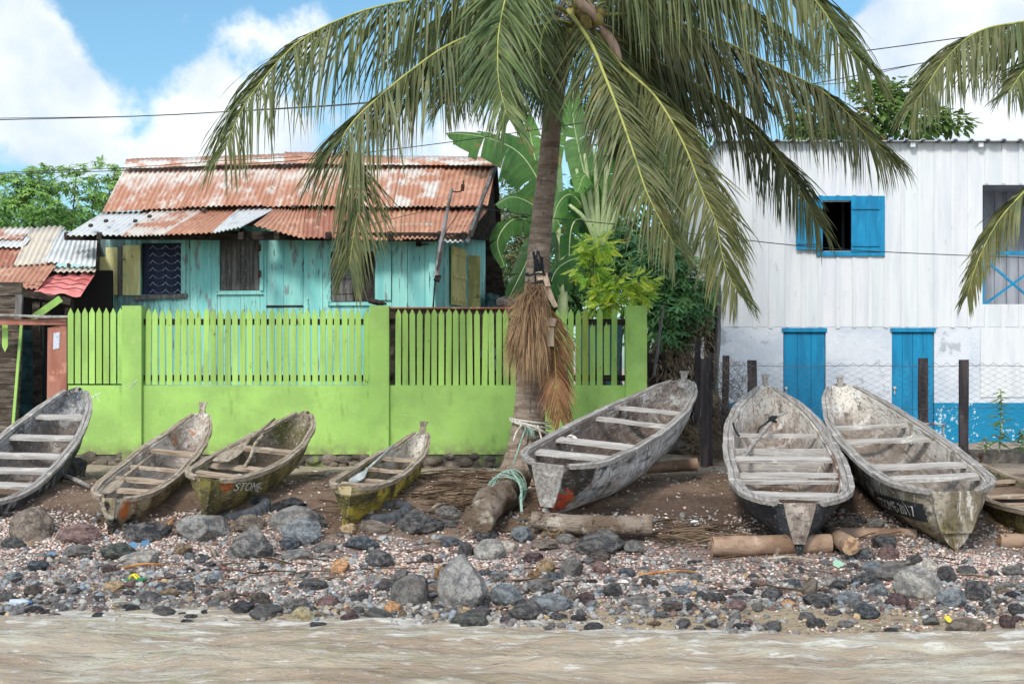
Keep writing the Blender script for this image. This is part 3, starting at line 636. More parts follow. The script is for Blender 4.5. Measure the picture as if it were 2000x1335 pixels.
O_b3 = hullm('mossy_brown_hull', srgb(130, 116, 74), [dict(c=srgb(78, 70, 42), s=3, st=ST, lo=.40, hi=.6), dict(c=srgb(128, 120, 56), s=5, lo=.52, hi=.66, a=.7), dict(c=srgb(150, 138, 112), s=6, st=ST, lo=.58, hi=.68, a=.8), dict(c=srgb(52, 44, 32), s=3, lo=.55, hi=.66, a=.7), dict(c=srgb(176, 92, 44), s=5, lo=.4, hi=.5, balls=[(.16, .10, -.07, .055, .03)])])
I_b3 = hullm('mossy_inside', srgb(128, 116, 98), [dict(c=srgb(92, 92, 48), s=2.4, lo=.44, hi=.60), dict(c=srgb(160, 148, 132), s=5, lo=.52, hi=.66, a=.8), dict(c=srgb(66, 58, 44), s=2.8, lo=.58, hi=.70, a=.8), dict(c=srgb(176, 166, 154), s=14, st=(1, 3, 1), lo=.60, hi=.66, a=.7)])
O_b4 = hullm('yellow_black_hull', srgb(188, 166, 66), [dict(c=srgb(140, 128, 54), s=4, st=ST, lo=.46, hi=.6), dict(c=srgb(40, 38, 32), s=3, st=(1, .8, 1), lo=.44, hi=.54, ax=('z', -.30, -.12, .22), a=.9), dict(c=srgb(182, 166, 128), s=4, lo=.34, hi=.5, ax=('z', -.085, -.05, .04)), dict(c=srgb(58, 56, 36), s=7, st=ST, lo=.58, hi=.66, a=.8), dict(c=srgb(96, 104, 52), s=3, lo=.5, hi=.62, ax=('y', 1.2, 2.2, .4), a=.8)])
I_b4 = hullm('olive_inside', srgb(150, 140, 116), [dict(c=srgb(112, 104, 52), s=2.4, lo=.40, hi=.56, ax=('y', 2.3, 1.9, .3)), dict(c=srgb(206, 198, 188), s=3, lo=.38, hi=.56, ax=('y', 2.1, 2.5, .3)), dict(c=srgb(84, 66, 48), s=6, st=(1, 1, .4), lo=.60, hi=.68, a=.8)])
O_b5 = hullm('white_worn_hull', srgb(172, 166, 160), [dict(c=srgb(196, 194, 192), s=3.2, st=(1, 1, .7), lo=.46, hi=.58), dict(c=srgb(92, 86, 82), s=8, st=(1, 1.5, .8), lo=.54, hi=.62, a=.9), dict(c=srgb(214, 212, 212), s=12, st=(1, 1, .6), lo=.56, hi=.62, a=.8),
      dict(c=srgb(62, 56, 50), s=3, lo=.25, hi=.42, balls=[(.30, .12, -.16, .22, .05), (-.3, .10, -.16, .2, .05), (.12, .06, -.36, .14, .05)]), dict(c=srgb(30, 42, 58), s=7, lo=.36, hi=.5, balls=[(.45, .42, -.07, .12, .04)]), dict(c=srgb(210, 208, 206), s=12, lo=.5, hi=.56, balls=[(.45, .38, -.07, .13, .04)], a=.9),
      dict(c=srgb(186, 66, 34), s=5, lo=.36, hi=.48, balls=[(.14, .08, -.36, .13, .04), (-.12, .02, -.34, .10, .03), (.34, .34, -.27, .07, .03)], a=.9), dict(c=srgb(150, 158, 168), s=3, lo=.3, hi=.42, balls=[(.24, .32, -.38, .10, .04), (.28, .52, -.40, .09, .04)]), dict(c=srgb(140, 112, 52), s=6, lo=.45, hi=.55, balls=[(.18, .2, -.40, .09, .04)])])
I_b5 = hullm('grey_inside', srgb(144, 130, 122), [dict(c=srgb(108, 94, 86), s=2.4, st=(1, 1, .5), lo=.46, hi=.60), dict(c=srgb(200, 194, 188), s=4, lo=.46, hi=.60, ax=('y', 2.4, 3.2, .6)), dict(c=srgb(84, 70, 62), s=9, st=(1, 2, 1), lo=.58, hi=.64, a=.8)])
O_b6 = hullm('black_hull', srgb(66, 70, 76), [dict(c=srgb(42, 46, 52), s=3, st=ST, lo=.42, hi=.6), dict(c=srgb(134, 142, 150), s=7, st=(1, 1, .25), lo=.60, hi=.70, a=.7), dict(c=srgb(88, 80, 58), s=4, st=ST, lo=.48, hi=.62, ax=('z', -.34, -.46, .08), a=.8)], rough=.6)
I_b6 = hullm('white_inside', srgb(212, 202, 192), [dict(c=srgb(168, 152, 138), s=2.4, lo=.48, hi=.64), dict(c=srgb(226, 222, 218), s=5, lo=.52, hi=.64), dict(c=srgb(150, 92, 52), s=11, st=(2, 1, .5), lo=.60, hi=.66, ax=('y', 3.2, 3.9, .4), a=.9), dict(c=srgb(124, 92, 74), s=4, lo=.40, hi=.55, ax=('y', 2.4, 1.9, .2)), dict(c=srgb(172, 120, 84), s=6, lo=.45, hi=.58, balls=[(-.1, 3.6, -.35, .14, .08)])])
T_b6 = hullm('pinkish_transom_wood', srgb(166, 154, 144), [dict(c=srgb(136, 120, 110), s=4, st=(4, 1, 1), lo=.45, hi=.6), dict(c=srgb(196, 180, 168), s=5, lo=.54, hi=.66), dict(c=srgb(96, 60, 46), s=12, lo=.62, hi=.68, a=.8)])
O_b7 = hullm('lettered_canoe_hull', srgb(168, 158, 142), [dict(c=srgb(116, 104, 84), s=4, st=(2, 1, .25), lo=.42, hi=.58), dict(c=srgb(52, 48, 44), s=3, st=(1, 1, .6), lo=.40, hi=.52, ax=('y', .5, 1.5, .7), a=.9), dict(c=srgb(206, 200, 192), s=9, st=(2, 1, .5), lo=.56, hi=.64, a=.85), dict(c=srgb(120, 108, 60), s=3, st=ST, lo=.42, hi=.6, ax=('z', -.18, -.30, .12), a=.8), dict(c=srgb(66, 60, 44), s=7, lo=.54, hi=.64, ax=('z', -.14, -.3, .15), a=.9)])
I_b7 = hullm('stained_white_inside', srgb(208, 200, 190), [dict(c=srgb(164, 150, 136), s=2.6, st=(1, 1, .5), lo=.46, hi=.62), dict(c=srgb(224, 220, 216), s=4, lo=.50, hi=.64, ax=('y', 2.2, 3.2, .6)), dict(c=srgb(110, 96, 84), s=4, st=(1, 1, .4), lo=.56, hi=.66, ax=('y', 2.6, 1.8, .5), a=.8), dict(c=srgb(176, 106, 52), s=6, st=(2, 1, .5), lo=.46, hi=.56, balls=[(-.10, 3.9, -.28, .2, .1), (-.12, 4.3, -.1, .14, .08)], a=.9), dict(c=srgb(104, 76, 52), s=12, lo=.62, hi=.68, a=.7)])
M_white = mat('faded_white_lettering', srgb(216, 214, 208), [dict(c=srgb(96, 92, 84), s=22, lo=.56, hi=.62)])
M_blk = mat('faded_black_panel', srgb(40, 42, 46), [dict(c=srgb(120, 114, 100), s=14, st=(1, 1, .5), lo=.60, hi=.66)])
M_rope = mat('rope', srgb(206, 200, 190), [dict(c=srgb(150, 142, 130), s=30, lo=.5, hi=.6)])
M_rope_k = mat('black_rope', srgb(36, 40, 44)); M_rope_g = mat('green_rope', srgb(148, 174, 160), [dict(c=srgb(108, 138, 124), s=30, lo=.5, hi=.6)])

c1 = canoe('dugout_canoe', 'black grey weathered canoe beside the teal and brown shack', (-60, 985, 13.0), (152, 765, 17.0), .82, .50, .14, O_b1, I_b1, M_gun, M_gun, [(.80, .15, .04), (.615, .14, .04), (.455, .14, .04), (.32, .14, .04), (.2, .14, .04)], handle=(.07, .05, 0), thmat=M_thw, seed=1, railw=.08, roll=R(2))
c2 = canoe('dugout_canoe', 'small pale tan canoe holding a paddle along its side', (218, 975, 12.75), (396, 812, 16.4), .60, .34, .04, O_b2, I_b2, M_gun_y, O_b2, [(.62, .11, .04), (.42, .06, .03), (.28, .10, .03), (.15, .10, .03)], handle=(.12, .15, 0), thmat=M_thw_t, seed=2, railw=.06, roll=R(4))
c3 = canoe('dugout_canoe', 'mossy brown canoe with a paddle, bag and faded lettering', (404, 936, 12.95), (598, 812, 16.4), .66, .40, .05, O_b3, I_b3, M_gun_y, O_b3, [(.55, .15, .03), (.28, .13, .04), (.13, .13, .03)], handle=(.05, .05, 0), thmat=M_thw_t, seed=3, railw=.06, roll=R(6), text=('STOME-', .05, .70, .16, .18, None, M_white, 1))
c4 = canoe('dugout_canoe', 'yellow and black mossy canoe on a half buried tyre', (678, 952, 12.8), (825, 850, 16.3), .50, .39, .045, O_b4, I_b4, M_gun_y, O_b4, [(.66, .11, .03), (.47, .07, .04), (.27, .12, .04), (.14, .12, .03)], handle=(.12, .15, .1), thmat=M_thw_t, seed=4, railw=.055, roll=R(4))
c5 = canoe('dugout_canoe', 'largest canoe with white worn hull and orange patched stern', (1072, 908, 12.7), (1338, 748, 16.7), .90, .54, .15, O_b5, I_b5, M_gun, M_gun, [(.69, .11, .04), (.55, .10, .04), (.30, .16, .04), (.155, .15, .04)], handle=(.13, .13, -.1), seed=5, railw=.07, roll=R(5), sag=.05, vee=1.7, thmat=M_thw)
c6 = canoe('dugout_canoe', 'black hulled canoe with white inside and wooden bulkhead', (1562, 985, 12.0), (1494, 757, 16.8), 1.0, .50, .13, O_b6, I_b6, M_gun, T_b6, [(.62, .07, .07), (.385, .14, .03), (.26, .10, .04), (.225, .05, .06), (.10, .16, .04)], bow_p='point', handle=(.13, .15, 0), seed=6, railw=.11, bulk=(.50, .4), thmat=M_thw, vee=1.9)
c7 = canoe('dugout_canoe', 'lettered canoe with weathered white hull before the blue doors', (1868, 962, 12.05), (1640, 757, 16.8), .96, .53, .20, O_b7, I_b7, M_gun, O_b7, [(.67, .10, .06), (.52, .12, .05), (.27, .15, .03), (.165, .15, .03)], handle=(.12, .13, 0), seed=7, railw=.09, roll=R(-2), text=('STOME-2017', .215, .60, .14, .165, M_blk, M_white, -1), thmat=M_thw, vee=1.3)
c8 = canoe('dugout_canoe', 'mossy canoe cut off by the right picture edge', (2120, 1005, 11.9), (1890, 912, 15.2), .74, .42, .12, O_b3, I_b3, M_gun_y, M_thw_t, [(.78, .09, .02), (.55, .12, .03), (.38, .1, .03), (.22, .1, .03)], handle=None, seed=8, railw=.06, roll=R(-3), text=('STOME', .42, .62, .16, .18, None, M_white, -1))
# ------------------------------------------------------------------ green picket wall
GREEN = srgb(160, 198, 104)
M_green = mat('lime_paint_wall', GREEN, [dict(c=srgb(144, 178, 96), s=1.6, lo=.4, hi=.65), dict(c=srgb(170, 200, 124), s=2.6, lo=.55, hi=.75, a=.6), dict(c=srgb(120, 150, 74), s=7, st=(1, 1, .3), lo=.62, hi=.72, a=.5), dict(c=srgb(222, 232, 206), s=40, st=(.6, 1, 1), lo=.70, hi=.73, a=.8), dict(c=srgb(104, 122, 70), s=2.2, st=(1, 1, .4), lo=.56, hi=.70, a=.35), dict(c=srgb(126, 112, 90), s=6, lo=.35, hi=.55, ax=('z', .20, .03, .16), a=.6), dict(c=srgb(110, 120, 80), s=9, lo=.5, hi=.62, ax=('z', .14, 0, .12), a=.7)],
              rough=.75, bump=[(7, (1, 1, 1), .01, 'noise'), (50, (1, 1, 1), .004, 'noise')])
M_greenw = mat('lime_paint_wood', GREEN, [dict(c=srgb(142, 176, 94), s=5, st=(1, 1, .2), lo=.45, hi=.65), dict(c=srgb(84, 96, 56), s=16, st=(1, 1, .35), lo=.66, hi=.70, a=.7)], rough=.7, tint=True, bump=[(18, (3, 1, .3), .006, 'noise')])
M_darkw = mat('dark_old_timber', srgb(66, 58, 52), [dict(c=srgb(42, 38, 36), s=4, st=(1, 1, 3), lo=.4, hi=.6), dict(c=srgb(104, 96, 88), s=6, lo=.60, hi=.7, a=.8)], rough=.95, spec=.1, tint=True, bump=[(12, (1, 1, 1), .02, 'noise')])
M_found = mat('rubble_stone', srgb(118, 108, 98), [dict(c=srgb(84, 78, 72), s=4, lo=.42, hi=.6), dict(c=srgb(150, 140, 126), s=6, lo=.55, hi=.7), dict(c=srgb(136, 170, 84), s=3, lo=.56, hi=.64, a=.5)], rough=.9, tint=True, bump=[(12, (1, 1, 1), .03, 'noise'), (40, (1, 1, 1), .01, 'noise')])
FD = 18.0
fence = thing('picket_wall', 'lime green masonry wall topped by pointed wooden pickets', 'fence', W(690, 890, FD))
def fx(px, D=FD): return (px - 1000) * D / S
def fz(py, D=FD): return CH - (py - HY) * D / S
b = MB(); b.box((fx(133), FD, fz(887)), (fx(1250), FD + .14, fz(752))); b.build('lower_wall', M_green, fence)
for x0, x1, yb in ((240, 278, 915), (722, 760, 890), (1222, 1263, 915)):
    b = MB(); b.box((fx(x0), FD - .05, fz(yb)), (fx(x1), FD + .20, fz(597))); b.build('pillar', M_green, fence)
for py in (628, 738):
    for x0, x1 in ((131, 240), (278, 722), (760, 1222)):
        b = MB(); b.box((fx(x0), FD + .065, fz(py + 6)), (fx(x1), FD + .10, fz(py - 6))); b.build('rail', M_darkw, fence)
rg = random.Random(11)
def picket(px, wpx, top, bot, tint=(1, 1, 1), lean=0, broken=0):
    b = MB(); b.col = tint; x = fx(px); w_ = wpx * FD / S / 2; zt, zb = fz(top), fz(bot); ln = lean * FD / S
    if broken: poly = [(x - w_, zb), (x + w_, zb), (x + w_ + ln, zt), (x + w_ * .3 + ln, zt - .03), (x - w_ * .1 + ln, zt + .02), (x - w_ + ln, zt - .05)]
    else: poly = [(x - w_, zb), (x + w_, zb), (x + w_ + ln, zt - .075), (x + ln, zt), (x - w_ + ln, zt - .075)]
    b.prism(poly, FD + .035 + rg.uniform(-.006, .006), FD + .055); b.build('picket', M_greenw, fence)
def tn(): j = rg.uniform(.84, 1.08); return (j, j * rg.uniform(.97, 1), j * rg.uniform(.9, 1.05))
for i in range(8): picket(136 + i * 13.9, 11.0, 601 + rg.uniform(-1.5, 1.5), 749, tn())
for i in range(31): picket(287 + i * 14.25, 10.8, 602 + rg.uniform(-2, 2), 751, tn(), 2 if i == 0 else rg.gauss(0, .9))
for i in range(32):
    x = 777 + i * 14.1
    if x > 1212: break
    if abs(x - 1144) < 7: picket(x, 11.6, 601, 752, (.9, .7, .55), 0); continue
    if abs(x - 1158) < 7: picket(x, 10, 634, 752, tn(), 0, 1); continue
    if abs(x - 1186) < 7: picket(x, 11, 632, 732, tn(), 0, 1); continue
    picket(x, 10.8, 602 + rg.uniform(-2, 2), 752, tn(), rg.gauss(0, .9))
b = MB(); b.col = (1, 1, 1); b.box((fx(133), FD + .02, fz(960)), (fx(1250), FD + .17, fz(886)))
# rubble faces
for i in range(150):
    x = rg.uniform(134, 1230)
    if 238 < x < 280: continue
    y = rg.uniform(888, 925); r = rg.uniform(.05, .10); j = rg.uniform(.75, 1.25); b.col = (j, j * rg.uniform(.95, 1), j * rg.uniform(.88, 1))
    v, f = ICO[1]; b.add([(fx(x) + p.x * r * rg.uniform(.9, 1.3), FD + .0 + p.y * .045, fz(y) + p.z * r * .62 * rg.uniform(.9, 1.2)) for p in v], f)
b.build('foundation', M_found, fence)
# chalk marks on pillar and wall
b = MB()
for k in range(3): b.bar(W(252 + k * 3, 757 - k * 2, FD - .055), W(261 + k * 3, 748 - k * 3, FD - .055), .008, .004, up=(0, -1, 0))
for a_, c_ in (((188, 768), (181, 778)), ((188, 768), (193, 783)), ((178, 776), (196, 767))): b.bar(W(*a_, FD - .003), W(*c_, FD - .003), .007, .003, up=(0, -1, 0))
M_chalk = mat('chalk', srgb(228, 234, 216)); b.build('chalk_mark', M_chalk, fence)

# ------------------------------------------------------------------ corrugated sheets
def sheet_mat(name, rust, pale, kind):
    L_ = []
    if kind == 'fade':
        L_ = [dict(c=rust, s=3, st=(1.6, .6, .6), lo=.36, hi=.52), dict(c=srgb(214, 206, 198), s=3, lo=.25, hi=.5, ax=('v', .42, .88, .5), ws=3), dict(c=srgb(172, 120, 94), s=6, st=(2.5, .4, .4), lo=.5, hi=.64, a=.8), dict(c=srgb(146, 96, 74), s=4, lo=.58, hi=.72, a=.7), dict(c=srgb(222, 210, 196), s=7, st=(2.2, .35, .35), lo=.60, hi=.70, a=.6)]
    elif kind == 'rust':
        L_ = [dict(c=rust, s=3, lo=.34, hi=.5), dict(c=srgb(148, 100, 80), s=5, lo=.52, hi=.68, a=.8), dict(c=srgb(206, 170, 148), s=4, lo=.58, hi=.68, a=.8)]
    elif kind == 'mid':
        L_ = [dict(c=rust, s=2.2, lo=.44, hi=.56), dict(c=srgb(128, 84, 64), s=5, lo=.58, hi=.7, a=.7)]
    else:
        L_ = [dict(c=srgb(150, 152, 154), s=3, lo=.5, hi=.7, a=.6), dict(c=rust, s=4, lo=.64, hi=.70, a=.7), dict(c=srgb(110, 104, 100), s=14, lo=.68, hi=.72, a=.8)]
    return mat(name, pale, L_, rough=.6, spec=.4, bump=[(25, (1, 1, 1), .006, 'noise')])
RU = srgb(178, 128, 104)
M_sf = sheet_mat('roof_iron_fading', RU, srgb(206, 196, 188), 'fade'); M_sr = sheet_mat('roof_iron_rusty', RU, srgb(196, 150, 124), 'rust')
M_sm = sheet_mat('roof_iron_half_rusty', RU, srgb(204, 196, 188), 'mid'); M_sg = sheet_mat('roof_iron_galvanised', RU, srgb(198, 200, 200), 'galv')
M_sb = sheet_mat('roof_iron_beige', srgb(176, 140, 116), srgb(198, 186, 170), 'galv'); M_sd = sheet_mat('roof_iron_dark_rust', srgb(158, 104, 84), srgb(168, 116, 96), 'rust')
def sheet(tl, tr, br, bl, Dt, Db, m_, parent, lift=0, pitch=.078, amp=.014, rows=5, label=None, sag=0, Dt2=None, Db2=None, seed=0):
    """corrugated sheet between four picture corners; top edge at depth Dt, bottom edge at Db"""
    A = W(*tl, Dt); B = W(*tr, Dt2 or Dt); C = W(*br, Db2 or Db); D_ = W(*bl, Db); nrm = (B - A).cross(D_ - A).normalized()
    if nrm.z < 0: nrm = -nrm
    width = max((B - A).length, (C - D_).length); nw = max(2, round(width / pitch)); nu = nw * 6
    vs = []; uv = []
    for j in range(rows + 1):
        v = j / rows
        for i in range(nu + 1):
            u = i / nu; p = D_.lerp(C, u).lerp(A.lerp(B, u), v)
            h = amp * sin(2 * pi * nw * u) + lift + .012 * nzs((u * width * 2, v * 2, seed + tl[0] * .1), 1, 2) - sag * sin(pi * u) * (1 - v)
            e = (.014 * nzs((u * width * 6, seed + bl[0], 2), 1, 3)) if j == 0 else 0
            vs.append(p + nrm * h + (A - D_).normalized() * e); uv.append((u, v))
    n = nu + 1; k = len(vs); vs += [p - nrm * .004 for p in vs]; uv += uv
    fs = []
    for j in range(rows):
        for i in range(nu):
            q = (j * n + i, j * n + i + 1, (j + 1) * n + i + 1, (j + 1) * n + i); fs.append(q); fs.append(tuple(x + k for x in q[::-1]))
    for i in range(nu): fs.append((i, k + i, k + i + 1, i + 1)); t = rows * n; fs.append((t + i, t + i + 1, t + k + i + 1, t + k + i))
    mb = MB(); mb.add(vs, fs, 0, uv); o = mb.build('roof_sheet', m_, parent)
    for pl in o.data.polygons: pl.use_smooth = True
    if label: o['label'] = label
    return o

# ------------------------------------------------------------------ blue plank house
HL = W(190, 700, 21.2); HR = W(845, 700, 20.5)          # plan corners of the front wall
hdir = Vector((HR.x - HL.x, HR.y - HL.y, 0)).normalized()
house = thing('plank_house', 'turquoise weathered plank house with a rusty iron roof', 'house', (HL.x, HL.y, hz(-4, 20)))
def front(px):     # picture column -> distance along the front wall, depth
    k = (px - 1000) / S; # X = k*Y ; point HL + s*hdir
    s_ = (k * HL.y - HL.x) / (hdir.x - k * hdir.y); return s_, HL.y + s_ * hdir.y
def fpz(px, py): s_, D = front(px); return CH - (py - HY) * D / S
FM = Matrix.Translation(Vector((HL.x, HL.y, 0))) @ Matrix(((hdir.x, -hdir.y, 0), (hdir.y, hdir.x, 0), (0, 0, 1))).to_4x4()
TURQ = srgb(150, 208, 202)
M_turq = mat('turquoise_planks', TURQ, [dict(c=srgb(124, 194, 192), s=2, st=(3, 1, .3), lo=.4, hi=.6), dict(c=srgb(168, 218, 212), s=3, st=(3, 1, .3), lo=.55, hi=.7, a=.7), dict(c=srgb(130, 136, 140), s=4.2, st=(2.5, 1, .5), lo=.58, hi=.64, a=.9), dict(c=srgb(70, 74, 76), s=6, st=(4, 1, .5), lo=.62, hi=.67, a=.85), dict(c=srgb(86, 96, 98), s=3, st=(2.5, 1, .4), lo=.44, hi=.54, ax=('x', 1.5, .6, .8), a=.7), dict(c=srgb(40, 44, 46), s=30, st=(2, 1, 1), lo=.66, hi=.70, a=.8)],
             rough=.8, tint=True, bump=[(10, (6, 1, .6), .008, 'noise')])
M_greyw = mat('grey_bare_wood', srgb(112, 108, 106), [dict(c=srgb(76, 72, 70), s=4, st=(5, 1, .4), lo=.42, hi=.6), dict(c=srgb(150, 146, 142), s=12, st=(4, 1, .8), lo=.60, hi=.66, a=.8), dict(c=srgb(96, 130, 128), s=3, st=(2, 1, .5), lo=.58, hi=.64, a=.5)], rough=.88, tint=True, bump=[(12, (6, 1, .5), .01, 'noise')])
M_yel = mat('yellow_worn_shutter', srgb(232, 226, 168), [dict(c=srgb(214, 204, 142), s=3, st=(3, 1, .5), lo=.45, hi=.6), dict(c=srgb(150, 192, 172), s=2.4, lo=.56, hi=.66, a=.8), dict(c=srgb(112, 100, 76), s=3, lo=.60, hi=.68, a=.85), dict(c=srgb(60, 54, 44), s=20, st=(1, 1, .6), lo=.66, hi=.70)], rough=.8, bump=[(12, (6, 1, .5), .008, 'noise')])
M_yel2 = mat('yellow_side_shutter', srgb(228, 216, 152), [dict(c=srgb(206, 194, 130), s=4, st=(3, 3, .5), lo=.45, hi=.6), dict(c=srgb(110, 96, 52), s=5, lo=.62, hi=.7, a=.8)], rough=.8)
M_dark = mat('dark_interior', srgb(44, 43, 44), rough=1, spec=.05)  # near-black colour paints in the shadow of the unlit rooms
def planks(mb, x0, x1, z0, z1, cuts, holes, rg, y0=0, th=.025, gap=.006, var=.08, jy=.004):
    cs = sorted(set([x0, x1] + [c for c in cuts if x0 < c < x1]))
    for a, b_ in zip(cs, cs[1:]):
        segs = [(z0, z1)]
        for (h0, h1, g0, g1) in holes:
            if a < h1 - .01 and b_ > h0 + .01:
                ns_ = []
                for p, q in segs:
                    if g0 > p and g1 < q: ns_ += [(p, g0), (g1, q)]
                    elif g0 <= p and g1 < q and g1 > p: ns_.append((g1, q))
                    elif g1 >= q and g0 > p and g0 < q: ns_.append((p, g0))
                    elif g1 <= p or g0 >= q: ns_.append((p, q))
                segs = ns_
        j = 1 + rg.uniform(-var, var); mb.col = (j, j * rg.uniform(.98, 1.02), j); dy = rg.uniform(-jy, jy)
        for p, q in segs: mb.box((a + gap / 2, y0 + dy, p), (b_ - gap / 2, y0 + dy + th, q))
rg = random.Random(21)
WIN = [('curtained', 277, 355, 475, 575), ('boarded', 430, 508, 460, 568), ('half_shuttered', 647, 732, 492, 590)]
holes = []; cuts = []
for nme, a, b_, t, bo in WIN:
    s0, _ = front(a); s1, _ = front(b_); holes.append((s0, s1, fpz(a, bo), fpz(a, t))); cuts += [s0, s1]
SL = front(845)[0]
x = 0
for px in (228, 268, 300, 371, 412, 424, 470, 521, 554, 592, 630, 690, 765, 796, 830): cuts.append(front(px)[0])
mb = MB(); mb.M = FM; zb = hz(-4, 20) - .1
planks(mb, 0, SL, zb, fpz(500, 441), cuts, holes, rg); mb.build('front_wall', M_turq, house)
# backing so that no light passes the plank gaps, with rooms behind the openings
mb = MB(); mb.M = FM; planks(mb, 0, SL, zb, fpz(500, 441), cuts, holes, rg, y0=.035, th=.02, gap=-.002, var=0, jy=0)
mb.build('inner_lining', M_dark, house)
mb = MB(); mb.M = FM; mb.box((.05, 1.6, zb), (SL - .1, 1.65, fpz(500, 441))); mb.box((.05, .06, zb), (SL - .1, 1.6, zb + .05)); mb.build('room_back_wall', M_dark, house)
# door seam plank panel
mb = MB(); mb.M = FM; s0 = front(521)[0]; s1 = front(592)[0]; mb.box((s0 - .006, -.012, fpz(550, 596)), (s1 + .004, -.004, fpz(550, 600))); mb.build('door_sill_batten', M_darkw, house)
def casing(par, a, b_, t, bo, w_, m_, side='tblr', proud=.025, name='frame', sillm=None):
    s0, _ = front(a); s1, _ = front(b_); z0, z1 = fpz(a, bo), fpz(a, t); mb = MB(); mb.M = FM
    if 'l' in side: mb.box((s0 - w_, -proud, z0), (s0, -.003, z1), .003, rg)
    if 'r' in side: mb.box((s1, -proud, z0), (s1 + w_, -.003, z1), .003, rg)
    if 't' in side: mb.prism([(s0 - w_, z1), (s1 + w_, z1), (s1 + w_, z1 + w_), (s0 - w_, z1 + w_)], -proud - .003, -.003)
    if 'b' in side: mb.prism([(s0, z0), (s1, z0), (s1 + w_, z0 - w_), (s0 - w_, z0 - w_)], -proud - .012, -.003)
    return mb.build(name, m_, par)
# window with lace curtain
w1 = MB(); w1.M = FM; s0, s1 = front(277)[0], front(355)[0]; z0, z1 = fpz(277, 575), fpz(277, 475)
win1 = casing(house, 277, 355, 475, 575, .065, M_turq, 'tlr', name='window'); win1['label'] = 'window with navy curtain patterned in white scallops'
M_navy = mat('navy_curtain', srgb(58, 64, 88), [dict(c=srgb(44, 50, 72), s=3, st=(12, 1, .3), lo=.45, hi=.6)], rough=.95); M_lace = mat('curtain_pattern', srgb(150, 158, 176))
mb = MB(); mb.M = FM; vs = []; nU = 60
for i in range(nU + 1):
    x = s0 + (s1 - s0) * i / nU; y = .06 + .008 * sin(i * 1.4); vs += [(x, y, z0), (x, y, z1)]
mb.add(vs, [(2 * i, 2 * i + 2, 2 * i + 3, 2 * i + 1) for i in range(nU)]); cur = mb.build('curtain', M_navy, win1)
mb = MB(); mb.M = FM
for r_ in range(7):
    for c_ in range(3):
        cx = s0 + (s1 - s0) * (c_ + .78 if c_ < 2 else 2.75) / 3.15; cz = z0 + (z1 - z0) * (r_ + .25) / 7
        P_ = [(cx - .055, cz), (cx - .028, cz + .018), (cx, cz + .05), (cx + .028, cz + .018), (cx + .055, cz)]
        for p, q in zip(P_, P_[1:]): mb.bar((p[0], .046, p[1]), (q[0], .046, q[1]), .010, .002, up=(0, -1, 0))
        if c_ < 2: 
            for k in range(4):
                a = cx + .06 + k * .02; mb.bar((a, .046, cz - .012 + .010 * abs(k - 1.5)), (a + .02, .046, cz - .012 + .010 * abs(k - .5)), .004, .002, up=(0, -1, 0))
mb.build('lace_pattern', M_lace, win1)
mb = MB(); mb.M = FM; mb.bar((s0 - .10, -.03, z0 - .05), (s1 + .09, -.03, z0 - .02), .05, .06, jit=.004, rng=rg, n=3); mb.build('sill', M_greyw, win1)
def shutter(par, a, b_, t, bo, m_, name='shutter', y=-.035, boards=2, battens=(), gapm=None, label=None, th=.022):
    s0, s1 = front(a)[0], front(b_)[0]; z0, z1 = fpz(a, bo), fpz(a, t); mb = MB(); mb.M = FM
    for k in range(boards):
        j = rg.uniform(.93, 1.05); mb.col = (j, j, j)
        mb.box((s0 + (s1 - s0) * k / boards + .003, y, z0 + rg.uniform(0, .01)), (s0 + (s1 - s0) * (k + 1) / boards - .003, y + th, z1 - rg.uniform(0, .015)))
    mb.col = (1, 1, 1)
    for v in battens: zz = z0 + (z1 - z0) * v; mb.box((s0 + .01, y - .018, zz - .03), (s1 - .01, y - .002, zz + .03), .002, rg)
    o = mb.build(name, m_, par)
    if label: o['label'] = label
    return o
shutter(house, 241, 276, 479, 577, M_yel, boards=1, label='yellow shutter board left of curtained window')
s2 = shutter(house, 208, 232, 482, 577, M_yel, boards=1, label='yellow shutter board at house corner'); 
mb = MB(); mb.M = FM; mb.box((front(196)[0], -.033, fpz(196, 577)), (front(208)[0], -.012, fpz(196, 502)), .003, rg); mb.build('shutter_remnant', M_yel, house)
mb = MB(); mb.M = FM; mb.box((front(232)[0], -.05, fpz(236, 576)), (front(240)[0], -.02, fpz(236, 481))); mb.build('shutter_post', M_greyw, house)
win2 = casing(house, 430, 508, 460, 568, .055, M_turq, 'blr', name='window'); win2['label'] = 'window closed by grey bare boards'
shutter(win2, 431, 507, 466, 567, M_greyw, boards=2, y=.0)
mb = MB(); mb.M = FM; mb.bar((front(424)[0], -.03, fpz(424, 460)), (front(512)[0], -.03, fpz(512, 462)), .04, .07, jit=.006, rng=rg, n=4); mb.build('lintel', M_darkw, win2)
for py in (484, 535):
    mb = MB(); mb.M = FM; mb.box((front(505)[0], -.03, fpz(505, py + 7)), (front(511)[0], -.02, fpz(505, py - 7)), .003, rg); mb.build('hinge', mat('rusty_iron', srgb(96, 62, 48), [dict(c=srgb(60, 46, 42), s=20, lo=.45, hi=.6)]) if 'rusty_iron' not in bpy.data.materials else bpy.data.materials['rusty_iron'], win2)
M_rusty = bpy.data.materials['rusty_iron']
win3 = casing(house, 647, 732, 492, 590, .05, M_turq, 'tbl', name='window'); win3['label'] = 'half open window with dark screen behind palm frond'
shutter(win3, 648, 691, 493, 589, M_greyw, boards=1, battens=(.2, .5, .8), y=-.01)
mb = MB(); mb.M = FM; mb.box((front(690)[0], .02, fpz(690, 590)), (front(732)[0], .03, fpz(690, 492))); mb.build('screen', mat('dark_screen', srgb(66, 60, 60), [dict(c=srgb(40, 38, 38), s=60, lo=.45, hi=.55)], rough=1, spec=.1), win3)
